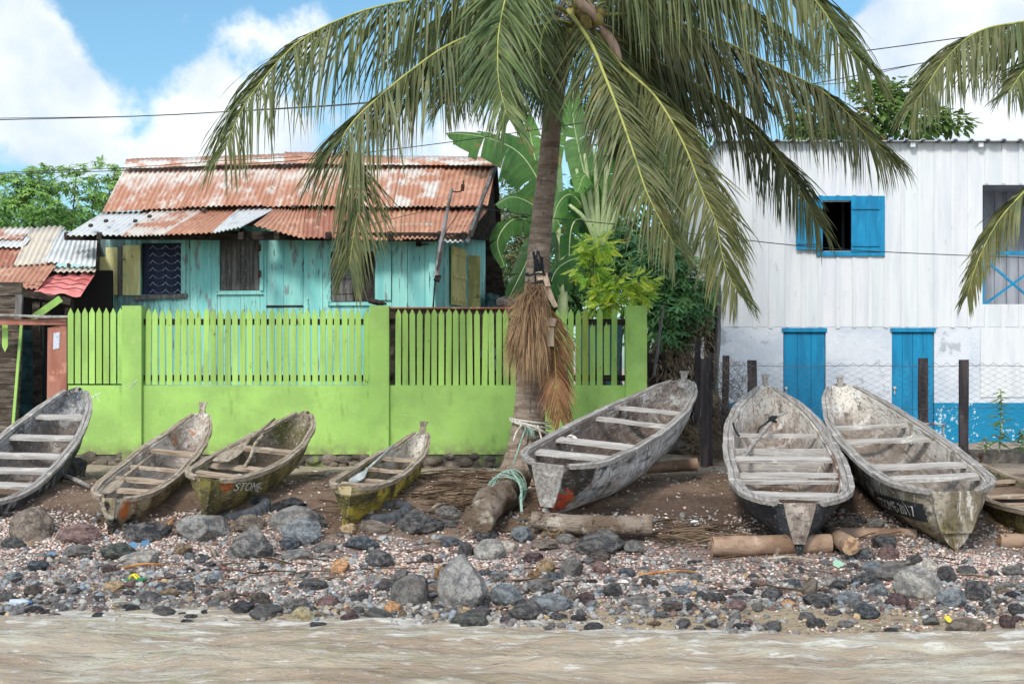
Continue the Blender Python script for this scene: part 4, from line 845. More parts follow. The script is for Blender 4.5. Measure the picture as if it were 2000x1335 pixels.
shutter(win3, 733, 765, 488, 586, M_turq, boards=1, y=-.04, label='turquoise shutter folded open')
# side wall
SB = W(948, 700, 24.0); sdir2 = Vector((SB.x - HR.x, SB.y - HR.y, 0)); sl = sdir2.length; sdir2.normalize()
SM = Matrix.Translation(Vector((HR.x, HR.y, 0))) @ Matrix(((sdir2.x, -sdir2.y, 0), (sdir2.y, sdir2.x, 0), (0, 0, 1))).to_4x4()
mb = MB(); mb.M = SM; zt = fpz(845, 455)
planks(mb, 0, sl * .3, zb, zt - .02, [sl * k / 10 for k in range(13)], [], rg); planks(mb, sl * .3, sl, zb, zt + .32, [sl * k / 10 for k in range(13)], [], rg); mb.build('side_wall', M_turq, house)
mb = MB(); mb.M = SM; mb.box((.1, .04, zb), (sl * .3, .06, zt)); mb.box((sl * .3, .04, zb), (sl, .06, zt + .3)); mb.build('side_lining', M_dark, house)
# gable boards (dark) following the roof line
RID = W(968, 330, 22.4)
def shut_side(s0, s1, z0, z1, m_, ang, lab):
    mb = MB(); mb.M = SM @ Matrix.Translation((s0, -.03, 0)) @ Matrix.Rotation(ang, 4, 'Z'); L_ = s1 - s0
    mb.box((0, -.025, z0), (L_, 0, z1)); 
    for v in (.1, .5, .9): mb.box((.02, -.045, z0 + (z1 - z0) * v - .035), (L_ - .02, -.027, z0 + (z1 - z0) * v + .035))
    o = mb.build('shutter', m_, house); o['label'] = lab
def sidex(px):
    k = (px - 1000) / S; return (k * HR.y - HR.x) / (sdir2.x - k * sdir2.y)
def sz(px, py): D = HR.y + sidex(px) * sdir2.y; return CH - (py - HY) * D / S
shut_side(sidex(877), sidex(899), sz(888, 596), sz(888, 484), M_yel2, R(-3), 'yellow side shutter nearest the house corner')
shut_side(sidex(911), sidex(911) + .19, sz(911, 606), sz(911, 499), M_yel2, R(-68), 'open dull yellow shutter on the side wall')
mb = MB(); mb.M = SM; mb.box((sl * .86, -.15, zt - 1.5), (sl * 1.2, -.10, zt - .72)); mb.box((sl * .86, -.17, zt - .80), (sl * 1.2, -.152, zt - .70)); mb.build('side_panel', mat('dark_teal_panel', srgb(56, 92, 96), [dict(c=srgb(34, 56, 60), s=4, st=(1, 1, 4), lo=.45, hi=.6)], rough=.85), house)
# roof: upper and lower tiers of individual sheets
roof = MB(); A = W(245, 327, 22.6); B = W(966, 318, 22.4)
M_under = M_darkw
def tier(rows_, Dt, Db, lift=0): pass
UP = [((245, 328), (400, 324), (358, 408), (200, 416), M_sf), ((398, 326), (546, 321), (517, 405), (354, 408), M_sf), ((544, 322), (600, 320), (580, 404), (515, 406), M_sf), ((598, 321), (690, 320), (676, 406), (577, 405), M_sf),
      ((688, 321), (788, 320), (772, 406), (674, 407), M_sf), ((786, 322), (872, 321), (850, 407), (769, 407), M_sm), ((868, 321), (969, 323), (953, 403), (845, 407), M_sr)]
LO = [((200, 412), (305, 408), (240, 455), (128, 455), M_sg), ((300, 406), (400, 406), (322, 456), (238, 458), M_sm), ((398, 406), (470, 405), (416, 450), (320, 454), M_sr), ((466, 404), (542, 402), (470, 441), (414, 452), M_sg),
      ((540, 402), (600, 402), (596, 462), (494, 436), M_sr), ((598, 403), (700, 404), (700, 463), (594, 462), M_sd), ((698, 405), (790, 405), (786, 465), (698, 463), M_sr), ((786, 406), (870, 405), (860, 463), (784, 464), M_sr), ((866, 406), (953, 403), (918, 452), (856, 462), M_sr)]
for i, (a, b_, c_, d_, m_) in enumerate(UP):
    sheet(a, b_, c_, d_, 22.5, 20.95, m_, house, lift=.02 + (i % 2) * .014, seed=i)
for i, (a, b_, c_, d_, m_) in enumerate(LO):
    sheet(a, b_, c_, d_, 21.05, 20.05, m_, house, lift=-.03 + (i % 2) * .014, seed=20 + i)
sheet((858, 452), (922, 452), (916, 466), (856, 466), 20.2, 20.0, M_sg, house, lift=-.05, seed=40)
sheet((247, 316), (560, 306), (562, 325), (243, 334), 22.75, 22.2, M_sm, house, lift=.05, amp=.004, rows=2)
sheet((556, 303), (700, 306), (700, 327), (556, 325), 22.75, 22.2, M_sr, house, lift=.06, amp=.004, rows=2)
sheet((698, 308), (968, 312), (970, 329), (698, 327), 22.75, 22.2, M_sm, house, lift=.05, amp=.006, rows=2)
# rear slope, gable filling, rafters, eave beam
mb = MB(); mb.add([W(247, 325, 22.6), W(968, 320, 22.5), W(978, 460, 25.6), W(300, 470, 25.6)], [(0, 1, 2, 3)]); mb.add([W(247, 325, 22.6) - Vector((0, 0, .05)), W(968, 320, 22.5) - Vector((0, 0, .05)), W(978, 460, 25.6) - Vector((0, 0, .05)), W(300, 470, 25.6) - Vector((0, 0, .05))], [(3, 2, 1, 0)]); mb.build('rear_roof', M_darkw, house)
g0 = W(905, 466, 20.6); g1 = W(962, 330, 22.5); g2 = W(972, 470, 24.6)
mb = MB(); mb.add([g0, g1, g2, g0 + Vector((-.05, .05, 0)), g1 + Vector((-.05, .05, 0)), g2 + Vector((-.05, .05, 0))], [(0, 2, 1), (3, 4, 5), (0, 1, 4, 3), (1, 2, 5, 4), (2, 0, 3, 5)]); mb.build('gable', M_darkw, house)
mb = MB(); mb.bar(W(967, 325, 22.4), W(919, 456, 20.05), .05, .10, up=(0, 0, 1)); mb.build('barge_board', M_greyw, house)
mb = MB(); mb.bar(W(968, 322, 22.5), W(978, 462, 25.5), .05, .14); mb.build('barge_board', M_darkw, house)
for px in (975,): 
    mb = MB(); mb.bar(W(952, 455, 24.2), W(970, 600, 24.4), .34, .1, up=(0, 1, 0)); mb.build('rear_post', M_darkw, house)
mb = MB(); mb.bar(W(190, 459, 20.6), W(900, 463, 20.1), .08, .12, jit=.006, rng=rg, n=8); mb.build('eave_beam', M_darkw, house)
mb = MB(); mb.bar(W(128, 461, 20.3), W(192, 463, 20.7), .07, .10, jit=.005, rng=rg); mb.build('eave_beam', M_darkw, house)
for px in (193, 470, 540, 640, 760, 858, 905):
    mb = MB(); mb.bar(W(px, 462, 19.85), W(px + 3, 452, 20.8), .07, .08, jit=.004, rng=rg); mb.build('rafter', M_darkw, house)
mb = MB(); mb.M = FM; mb.bar((front(850)[0] - .03, -.04, zb), (front(850)[0] - .03, -.04, zt - .12), .09, .08, up=(0, 1, 0)); mb.build('corner_post', M_turq, house)
mb = MB(); mb.M = FM; mb.box((-.05, -.03, zb), (.04, .0, fpz(190, 455))); mb.build('corner_post', M_greyw, house)
mb = MB(); mb.M = FM; mb.box((front(815)[0], -.10, fpz(815, 482)), (front(824)[0], -.05, fpz(815, 473))); mb.bar((front(822)[0], -.06, fpz(822, 478)), (front(850)[0], -.06, fpz(850, 478)), .012, .012); mb.build('lamp_bracket', M_darkw, house)
# stones thrown on the roof
for px, py, D in ((264, 433, 20.4), (292, 424, 20.6), (207, 433, 20.3), (177, 442, 20.1), (398, 412, 20.9), (574, 406, 20.95), (576, 386, 21.4)):
    o = bpy.data.objects.new('stone', SML[0]); col.objects.link(o); o.location = W(px, py, D) + Vector((0, 0, -.01)); o.scale = (.07, .07, .05); o.color = (.7, .66, .62, 1)
    tag(o, 'small stone weighting down the rusty iron house roof', 'stone', 'stones on the turquoise house roof')

# ------------------------------------------------------------------ shack at the left
shack = thing('shack', 'dark wooden shack with patched iron roof and pink tile sheet', 'shack', W(60, 890, 19.5))
M_sp = mat('pink_tile_sheet', srgb(220, 130, 126), [dict(c=srgb(200, 108, 104), s=2, lo=.45, hi=.6), dict(c=srgb(232, 156, 150), s=4, lo=.55, hi=.7)], rough=.5)
for a, b_, c_, d_, Dt, Db, m_, lf in [((-60, 448), (63, 448), (45, 470), (-70, 470), 21.6, 21.0, M_sm, .03), ((-60, 468), (62, 462), (45, 482), (-70, 482), 21.1, 20.8, M_sg, .0), ((-70, 480), (50, 480), (25, 530), (-80, 545), 21.0, 20.2, M_sd, .02),
        ((60, 448), (128, 445), (92, 519), (27, 521), 21.6, 20.2, M_sb, .03), ((118, 452), (190, 466), (186, 524), (86, 516), 21.3, 20.15, M_sg, .04), ((-80, 530), (115, 515), (75, 568), (-100, 560), 20.3, 19.3, M_sr, .03), ((108, 522), (188, 524), (186, 532), (104, 531), 20.3, 20.0, M_sb, .01)]:
    sheet(a, b_, c_, d_, Dt, Db, m_, shack, lift=lf, seed=a[0], pitch=.085)
o = sheet((108, 534), (186, 530), (157, 576), (15, 563), 20.1, 19.25, M_sp, shack, lift=-.02, pitch=.3, amp=.02); o['label'] = 'pink tile pattern sheet'
M_line = mat('tile_shadow_step', srgb(96, 50, 48))
mb = MB()
for k in range(1, 5):   # dark tubes painting the shade at the steps between pressed tile rows
    v = k / 5; a = Vector((108, 534, 0)).lerp(Vector((15, 563, 0)), v); b_ = Vector((186, 530, 0)).lerp(Vector((157, 576, 0)), v); D = 20.1 - .85 * v
    P_ = [W(a.x + (b_.x - a.x) * i / 30, a.y + (b_.y - a.y) * i / 30 + 1.6 * sin(i * .65), D - .03) + Vector((0, 0, .012)) for i in range(31)]; mb.tube(P_, .006, 4)
mb.build('tile_step_shade', M_line, shack)
M_brownw = mat('brown_wall_boards', srgb(104, 92, 82), [dict(c=srgb(70, 60, 52), s=3, st=(1, 1, 6), lo=.42, hi=.58), dict(c=srgb(146, 136, 124), s=5, st=(.8, 1, 6), lo=.58, hi=.66, a=.8), dict(c=srgb(122, 160, 70), s=3, lo=.45, hi=.6, ax=('x', .16, .24, .06), a=.7)], rough=.9, tint=True, bump=[(8, (1, 1, 6), .02, 'noise')])
mb = MB(); rg = random.Random(31); SD = 18.6; z = fz(940, SD); k = 0
while z < fz(566, SD):
    h = rg.uniform(.14, .20); j = rg.uniform(.8, 1.2); mb.col = (j, j, j)
    t = (fz(566, SD) - z) / (fz(566, SD) - fz(900, SD)); xr = 42 - 14 * max(0, t - .35) * 1.2
    mb.box((fx(-120, SD), SD + rg.uniform(-.01, .01), z), (fx(xr, SD), SD + .04, z + h - .008), .003, rg); z += h
mb.build('board_wall', M_brownw, shack)
mb = MB(); mb.bar(W(38, 575, 18.55), W(36, 630, 18.55), .09, .05, up=(0, 1, 0)); mb.build('wall_post', M_greyw, shack)
mb = MB(); mb.bar(W(42, 632, 18.55), W(24, 850, 18.55), .035, .03, up=(0, 1, 0)); mb.build('green_edge_board', M_greenw, shack)
M_tealb = mat('dark_teal_boards', srgb(52, 84, 88), [dict(c=srgb(34, 56, 60), s=3, lo=.42, hi=.6)], rough=.85, tint=True)
mb = MB(); z = fz(930, 19.2)
while z < fz(650, 19.2): mb.add([(fx(30, 19.2), 19.2, z), (fx(58, 19.2), 19.5, z), (fx(58, 19.2), 19.54, z + .17), (fx(30, 19.2), 19.24, z + .17), (fx(30, 19.2), 19.24, z), (fx(58, 19.2), 19.54, z)], [(0, 1, 2, 3), (0, 4, 5, 1)]); z += .165
mb.build('clapboard_wall', M_tealb, shack)
mb = MB(); mb.box((fx(-160, 19), 20.8, fz(930, 20)), (fx(188, 20), 20.85, fz(520, 20))); mb.box((fx(60, 19.6), 19.6, fz(930, 20)), (fx(86, 19.6), 19.7, fz(600, 20))); mb.build('back_wall', M_dark, shack)
mb = MB(); mb.bar(W(62, 622, 18.9), W(118, 583, 19.1), .04, .09, up=(0, .1, 1)); o = mb.build('brace', M_greenw, shack); o['label'] = 'lime green diagonal brace'
mb = MB(); mb.bar(W(0, 564, 19.3), W(140, 588, 19.3), .08, .10, jit=.01, rng=rg, n=5); mb.build('eave_beam', M_darkw, shack)
for a, b_ in (((88, 620), (95, 580)), ((130, 690), (136, 585)), ((75, 900), (72, 590))):
    mb = MB(); mb.bar(W(*a, 19.35), W(*b_, 19.35), .10, .08, up=(0, 1, 0), jit=.006, rng=rg, n=3); mb.build('post', M_darkw, shack)
gate = thing('yard_gate', 'salmon painted gate with a paper notice beside the lime wall', 'gate', W(108, 900, 18.2))
M_salm = mat('salmon_paint', srgb(166, 112, 96), [dict(c=srgb(150, 96, 80), s=2.5, st=(3, 1, .5), lo=.45, hi=.6), dict(c=srgb(96, 74, 62), s=3, st=(2, 1, .5), lo=.42, hi=.6, ax=('z', .9, .4, .5), a=.8), dict(c=srgb(206, 148, 128), s=5, lo=.6, hi=.7, a=.7)], rough=.75)
mb = MB(); mb.box((fx(-140, 18.2), 18.2, fz(634, 18.2)), (fx(129, 18.2), 18.27, fz(623, 18.2))); mb.build('top_bar', M_salm, gate)
mb = MB(); mb.box((fx(116, 18.2), 18.22, fz(930, 18.2)), (fx(129, 18.2), 18.29, fz(634, 18.2))); mb.build('gate_post', M_salm, gate)
mb = MB(); mb.prism([(fx(91, 18.2), fz(640, 18.2)), (fx(116, 18.2), fz(634, 18.2)), (fx(116, 18.2), fz(920, 18.2)), (fx(88, 18.2), fz(920, 18.2))], 18.24, 18.27); mb.build('door_panel', M_salm, gate)
mb = MB(); mb.prism([(fx(103, 18.2), fz(650, 18.2)), (fx(115, 18.2), fz(648, 18.2)), (fx(114, 18.2), fz(680, 18.2)), (fx(102, 18.2), fz(682, 18.2))], 18.232, 18.238); mb.build('paper_notice', mat('white_paper', srgb(196, 202, 214), [dict(c=srgb(160, 166, 180), s=30, st=(1, 1, 3), lo=.55, hi=.62)]), gate)
mb = MB(); mb.tube([W(-40, 614, 18.15), W(30, 616, 18.15), W(90, 619, 18.15), W(142, 618, 18.12)], [.02, .018, .022, .014], 7, rough=.1, rng=rg); o = mb.build('bare_pole', M_gun, None); tag(o, 'bare grey pole lying on the salmon gate bar', 'pole')
mb = MB(); x0 = fx(5, 18.4); x1 = fx(16, 18.4); mb.prism([(x0, fz(634, 18.4)), (x1, fz(634, 18.4)), (x1, fz(676, 18.4)), ((x0 + x1) / 2, fz(687, 18.4)), (x0, fz(676, 18.4))], 18.38, 18.40); o = mb.build('hanging_picket', M_greenw, None); tag(o, 'single lime picket hanging point down below the gate bar', 'picket')
# ------------------------------------------------------------------ white board house
WD = 22.5
M_whb = mat('white_painted_boards', srgb(215, 216, 218), [dict(c=srgb(202, 205, 210), s=2, st=(3, 1, .3), lo=.4, hi=.65), dict(c=srgb(170, 172, 178), s=9, st=(1, 1, .5), lo=.64, hi=.72, a=.6), dict(c=srgb(182, 172, 160), s=5, st=(2, 1, .25), lo=.64, hi=.72, a=.5)], rough=.7, tint=True, bump=[(10, (4, 1, .4), .006, 'noise')])
M_whp = mat('white_blue_plaster', srgb(210, 213, 220), [dict(c=srgb(190, 197, 208), s=1.6, lo=.4, hi=.65), dict(c=srgb(150, 156, 164), s=2.4, lo=.62, hi=.68, a=.7), dict(c=srgb(16, 128, 168), s=3, lo=.1, hi=.2, ax=('z', .765, .755, .012), ws=9),
     dict(c=srgb(190, 210, 222), s=14, lo=.56, hi=.60, balls=[(1.35, 0, .45, .42, .12), (2.2, 0, .15, .3, .1)], a=.9)], rough=.8, bump=[(8, (1, 1, 1), .015, 'noise'), (40, (1, 1, 1), .004, 'noise')])
BLUE = srgb(18, 132, 176)
M_blue = mat('blue_painted_wood', BLUE, [dict(c=srgb(12, 116, 158), s=3, st=(2, 1, .4), lo=.42, hi=.62), dict(c=srgb(40, 152, 192), s=5, st=(2, 1, .5), lo=.56, hi=.7, a=.6), dict(c=srgb(60, 100, 120), s=18, lo=.68, hi=.72, a=.7)], rough=.55, tint=True, bump=[(14, (4, 1, .4), .005, 'noise')])
whs = thing('board_house', 'two storey white board house with bright blue doors and shutters', 'house', W(1700, 880, WD))
GZ = hz(5, 22) - .1
wx = lambda px, D=WD: (px - 1000) * D / S
wz = lambda py, D=WD: CH - (py - HY) * D / S
rg = random.Random(41)
hole1 = (wx(1606), wx(1661), wz(490), wz(394)); hole2 = (wx(1919), wx(2080), wz(594), wz(361))
X0, X1 = wx(1408), wx(2300)
cuts = [wx(1408 + 32.4 * k) for k in range(1, 16)] + [wx(1594), wx(1726), wx(1919), wx(2080)] + [wx(1919 + 32.4 * k) for k in range(1, 12)]
cuts = [c for c in cuts]
mb = MB(); planks(mb, X0, X1, wz(638), wz(279), cuts, [hole1, hole2], rg, gap=-.001, var=.015, jy=.0015, th=.03)
o = mb.build('upper_wall', M_whb, whs)
for v in o.data.vertices: pass
o.location.y = WD - ORG[whs.name].y; o.location.y = WD
# (planks are laid at y=0 in their own frame, so shift the part to the facade)
mb = MB(); 
def batten(px, t, b_):
    j = rg.uniform(.97, 1.02); mb.col = (j, j, j); x = wx(px); mb.box((x - .028, WD - .014, wz(b_)), (x + .028, WD - .001, wz(t)), .002, rg)
for k in range(1, 28):
    px = 1408 + 32.4 * k + rg.uniform(-2, 2)
    bot = 638 + rg.uniform(0, 3) if px < 1915 else 775
    if 1590 < px < 1730: batten(px, 502, bot); batten(px, 281, 381)
    elif 1917 < px < 2084: batten(px, 281, 359); batten(px, 597, bot)
    else: batten(px, 281, bot)
mb.build('batten', M_whb, whs)['label'] = 'vertical cover battens'
mb = MB(); mb.box((wx(1915), WD - .012, wz(775)), (X1, WD - .002, wz(640))); mb.build('lower_boarding', M_whb, whs)
# ground floor masonry, with door recesses
mb = MB()
for a, b_ in ((1408, 1530), (1613, 1742), (1825, 2300)): mb.box((wx(a), WD + .004, GZ), (wx(b_), WD + .16, wz(638.5)))
for a, b_ in ((1530, 1613), (1742, 1825)): mb.box((wx(a), WD + .004, wz(648)), (wx(b_), WD + .16, wz(638.5)))
# chamfer wobble of plaster edge
o = mb.build('plaster_wall', M_whp, whs)
for a, b_, lab in ((1531, 1612, 'blue plank door nearer the black canoe'), (1743, 1824, 'blue plank door behind the dark fence post')):
    mb = MB(); c_ = 3 if a == 1531 else 4
    for k in range(c_):
        j = rg.uniform(.95, 1.05); mb.col = (j, j, j); w_ = (b_ - a) / c_
        mb.box((wx(a + w_ * k) + .003, WD + .03 + rg.uniform(-.003, .003), GZ), (wx(a + w_ * (k + 1)) - .003, WD + .06, wz(650)))
    d = mb.build('door', M_blue, whs); d['label'] = lab
    mb = MB(); mb.box((wx(a - 4), WD - .02, wz(648)), (wx(b_ + 3), WD + .05, wz(640))); mb.build('door_lintel', M_blue, d)
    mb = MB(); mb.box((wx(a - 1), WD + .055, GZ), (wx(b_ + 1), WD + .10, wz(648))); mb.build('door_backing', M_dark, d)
    mb = MB(); P0 = W(a + 4, 757, WD + .02); mb.tube([P0, P0 + Vector((0, -.03, 0))], .022, 10); mb.tube([P0 + Vector((0, -.02, -.02)), P0 + Vector((0, -.02, -.10))], .008, 6); mb.build('latch', M_rope, d)
# window and shutters
win = MB(); f_ = .045
for (a, b_, c_, d_) in ((1594, 1727, 383, 392), (1594, 1727, 491, 500)): win.box((wx(a), WD - .04, wz(d_)), (wx(b_), WD - .002, wz(c_)))
for (a, b_) in ((1594, 1605), (1718, 1727)): win.box((wx(a), WD - .043, wz(491)), (wx(b_), WD - .003, wz(392)))
win = win.build('window', M_blue, whs); win['label'] = 'blue framed window with one shutter open'
def bshut(a, b_, t, bo, y, tilt=0):
    mb = MB(); n_ = 2
    for k in range(n_):
        j = rg.uniform(.96, 1.04); mb.col = (j, j, j); mb.box((wx(a + (b_ - a) * k / n_) + .002, y, wz(bo)), (wx(a + (b_ - a) * (k + 1) / n_) - .002, y + .02, wz(t)))
    for yy in (t + 15, bo - 14): mb.box((wx(a) + .01, y - .02, wz(yy + 3.5)), (wx(b_) - .02, y - .001, wz(yy - 3.5)))
    return mb.build('shutter', M_blue, win)
bshut(1661, 1718, 391, 492, WD - .055); s_ = bshut(1553, 1605, 389, 488, WD - .075); s_['label'] = 'open left shutter partly behind palm leaves'
# room behind the window, veranda recess with railing
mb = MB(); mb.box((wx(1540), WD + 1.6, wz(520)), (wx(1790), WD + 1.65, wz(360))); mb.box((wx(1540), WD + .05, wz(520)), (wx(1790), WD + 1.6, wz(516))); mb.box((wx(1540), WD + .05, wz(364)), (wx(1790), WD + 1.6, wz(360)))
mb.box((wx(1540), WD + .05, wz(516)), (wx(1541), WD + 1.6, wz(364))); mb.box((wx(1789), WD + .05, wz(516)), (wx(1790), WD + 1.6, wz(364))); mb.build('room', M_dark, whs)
mb = MB(); mb.bar(W(1646, 500, WD + .9), W(1646, 396, WD + .9), .05, .04, up=(0, 1, 0)); mb.build('interior_post', mat('grey_post', srgb(96, 100, 106)), whs)
M_grb = mat('grey_veranda_boards', srgb(168, 172, 180), [dict(c=srgb(146, 150, 160), s=3, st=(3, 1, .4), lo=.42, hi=.6)], rough=.8, tint=True)
mb = MB()
for k in range(9):
    j = rg.uniform(.9, 1.05); mb.col = (j, j, j); mb.box((wx(1890) + k * .2, WD + 1.1, wz(640)), (wx(1890) + k * .2 + .19, WD + 1.13, wz(340)))
mb.col = (1, 1, 1); mb.box((wx(1919) - .03, WD + .031, wz(600)), (wx(1919), WD + 1.1, wz(355))); mb.box((wx(2080), WD + .031, wz(600)), (wx(2080) + .03, WD + 1.1, wz(355)))
mb.box((wx(1919), WD + .031, wz(600)), (wx(2080), WD + 1.1, wz(597))); mb.box((wx(1919), WD + .031, wz(358)), (wx(2080), WD + 1.1, wz(355))); mb.build('veranda', M_grb, whs)
rail = MB(); y = WD + .06
rail.box((wx(1919), y, wz(497)), (wx(2080), y + .05, wz(490))); rail.box((wx(1919), y, wz(594)), (wx(1926), y + .05, wz(466)))
rail.bar((wx(1926), y + .02, wz(594)), (wx(2060), y + .02, wz(497)), .035, .03, up=(0, 1, 0)); rail.bar((wx(1935), y + .03, wz(512)), (wx(2030), y + .03, wz(594)), .035, .03, up=(0, 1, 0))
rail.build('railing', M_blue, whs)
# roof: box-profile metal sheet whose edge shows, falling to the back
M_metal = mat('pale_metal_roof', srgb(176, 182, 188), [dict(c=srgb(140, 146, 150), s=4, lo=.5, hi=.65)], rough=.45, metal=.4)
mb = MB(); vs = []; xs_ = []; x = wx(1395); k = 0
while x < X1 + .3:
    for dx, h in ((0, 0), (.16, 0), (.18, .03), (.22, .03), (.24, 0)): xs_.append((x + dx, h))
    x += .255
for yy, zz in ((WD - .16, wz(277)), (WD + 6, wz(277) - .25)): vs += [(x, yy, zz + h) for x, h in xs_]
n = len(xs_); vs += [(p[0], p[1], p[2] - .012) for p in vs]
fs = [(i, i + 1, n + i + 1, n + i) for i in range(n - 1)] + [(2 * n + i, 3 * n + i, 3 * n + i + 1, 2 * n + i + 1) for i in range(n - 1)] + [(i, 2 * n + i, 2 * n + i + 1, i + 1) for i in range(n - 1)]
mb.add(vs, fs); mb.build('roof', M_metal, whs)
for px in (1780, 1912, 1640, 1500, 2050):
    mb = MB(); mb.box((wx(px - 5), WD - .12, wz(289)), (wx(px + 4), WD + .4, wz(280))); mb.build('rafter_end', M_whb, whs)
# left side wall with blue shutters
mb = MB(); mb.M = Matrix.Translation((X0, WD, 0)) @ Matrix.Rotation(R(90), 4, 'Z')
mb.box((.005, 0, GZ), (6, .03, wz(279))); mb.build('side_wall', M_whb, whs)
mb = MB(); mb.box((X0 - .03, WD + .8, wz(535)), (X0 - .002, WD + 1.5, wz(430))); mb.build('side_shutter', M_blue, whs)
mb = MB(); mb.box((X0, WD + 5.9, GZ), (X1, WD + 6, wz(290))); mb.build('rear_wall', M_whb, whs)
# tall bare poles at the house corner
for px, t, b_, r in ((1384, 500, 890, .045), (1400, 540, 880, .05), (1392, 560, 880, .03)):
    mb = MB(); mb.tube([W(px + 3 * sin(k), t + (b_ - t) * k / 8, 21.2) for k in range(9)], [r * (1 + .15 * sin(k * 2.3)) for k in range(9)], 8, rough=.1, rng=rg)
    o = mb.build('corner_pole', M_darkw if r != .05 else M_greyw); tag(o, {.045: 'tall dark pole nearest the shrubs by the white house', .05: 'grey tall pole against the white house corner', .03: 'thin dark pole between two thicker poles'}[r], 'pole')

# ------------------------------------------------------------------ chain link fence
CF = 18.35
M_wire = mat('galvanised_wire', srgb(104, 104, 110), rough=.5, metal=.5); M_post = mat('dark_fence_post', srgb(74, 66, 68), [dict(c=srgb(48, 44, 46), s=4, st=(3, 1, .5), lo=.42, hi=.6), dict(c=srgb(108, 98, 92), s=12, lo=.62, hi=.7, a=.7)], rough=.85)
clf = thing('chain_link_fence', 'chain link fence on dark posts before the white house', 'fence', W(1650, 905, CF))
zt_, zb_ = CH - (710 - HY) * CF / S, CH - (884 - HY) * CF / S
xa, xb = (1378 - 1000) * CF / S, (2150 - 1000) * CF / S; dd = .076; hh = zt_ - zb_; nrow = int(hh / dd)
def wire_mesh(xa, xb, y0, rg, wobble):
    mb = MB(); ncol = int((xb - xa) / dd)
    for k in range(ncol):      # each wire zig-zags top to bottom, hooking the next
        x = xa + k * dd + dd / 2; pts = []
        for r_ in range(nrow * 2 + 1):
            z = zt_ - r_ * dd / 2; sx = (-1) ** r_ * dd * .52
            if k % 2: sx = -sx
            wv = .012 * nzs((x * 2, z * 2, 3), 1, 2) * wobble; pts.append((x + sx + wv, y0 + .004 * (-1) ** (r_ + k) + .03 * nzs((x, z, 8), 1, 2) * wobble, z + (.012 if r_ == 0 else 0)))
        mb.tube(pts, .0030, 3, cap=False)
    return mb
wire_mesh(xa, xb, CF, rg, 1).build('wire_mesh', M_wire, clf)
mb = MB(); 
for z in (zt_ - .03, (zt_ + zb_) / 2, zb_ + .02): mb.tube([(xa + (xb - xa) * k / 20, CF, z + .008 * sin(k)) for k in range(21)], .0035, 4)
mb.build('tension_wire', M_wire, clf)
for px, t, b_, w_, D, lean in ((1376, 700, 912, 14, 18.15, 0), (1387, 688, 900, 8, 18.3, 0), (1418, 694, 880, 12, 19.4, 3), (1469, 703, 880, 17, 18.7, 0), (1803, 699, 870, 17, 18.7, 0), (1882, 702, 909, 17, 18.15, 0), (1363, 664, 880, 11, 19.6, 2)):
    mb = MB(); zb2 = hz(wx(px, D), D) - .15; mb.bar((wx(px - lean, D), D, zb2), (wx(px, D), D, wz(t, D)), w_ * D / S, .07, up=(0, 1, 0), jit=.004, rng=rg, n=6); mb.build('post', M_post, clf)
# curb wall at the foot
M_conc = mat('old_concrete', srgb(140, 130, 120), [dict(c=srgb(98, 90, 84), s=3, lo=.42, hi=.6), dict(c=srgb(176, 166, 154), s=7, lo=.55, hi=.7, a=.8), dict(c=srgb(70, 64, 60), s=22, lo=.58, hi=.66, a=.8)], rough=.95, bump=[(10, (1, 1, 1), .03, 'noise'), (40, (1, 1, 1), .012, 'noise')])
mb = MB(); D = 18.9; xs2 = [wx(1830, D) + k * .08 for k in range(60)]; vs = []; 
for x in xs2:
    t = .035 * nzs((x * 3, 0, 1), 1, 3); e = .03 * nzs((x * 4, 2, 1), 1, 3)
    vs += [(x, D - .14 + e, hz(x, D) - .2), (x, D - .12 + e, hz(x, D) + .12), (x, D - .08, wz(879, D) + t), (x, D + .12, wz(877, D) + t), (x, D + .14, hz(x, D) - .2)]
fs = []
for i in range(len(xs2) - 1):
    for j in range(4): fs.append((i * 5 + j, (i + 1) * 5 + j, (i + 1) * 5 + j + 1, i * 5 + j + 1))
mb.add(vs, fs + [(0, 1, 2, 3, 4)]); o = mb.build('curb_wall', M_conc, None, smooth=True); tag(o, 'low crumbling concrete curb at the foot of the wire fence', 'wall')
# rusty pipe frame and stake
mb = MB(); D = 18.0; mb.tube([W(1785, 905, D), W(1785, 826, D), W(1843, 829, D), W(1842, 900, D)], .02, 6, rough=.1, rng=rg); o = mb.build('pipe_frame', mat('rusty_pipe', srgb(130, 96, 80), [dict(c=srgb(176, 168, 160), s=8, lo=.5, hi=.6), dict(c=srgb(86, 56, 46), s=14, lo=.55, hi=.65)])); tag(o, 'rusty pipe frame standing before the chain link fence', 'frame')
mb = MB(); mb.tube([W(1913, 945, 15.4), W(1916, 893, 15.4)], [.02, .016], 7); mb.tube([W(1916, 893, 15.4), W(1916, 884, 15.4)], .026, 7); o = mb.build('iron_stake', M_rusty); tag(o, 'rusty iron stake beside the lettered canoe', 'stake')

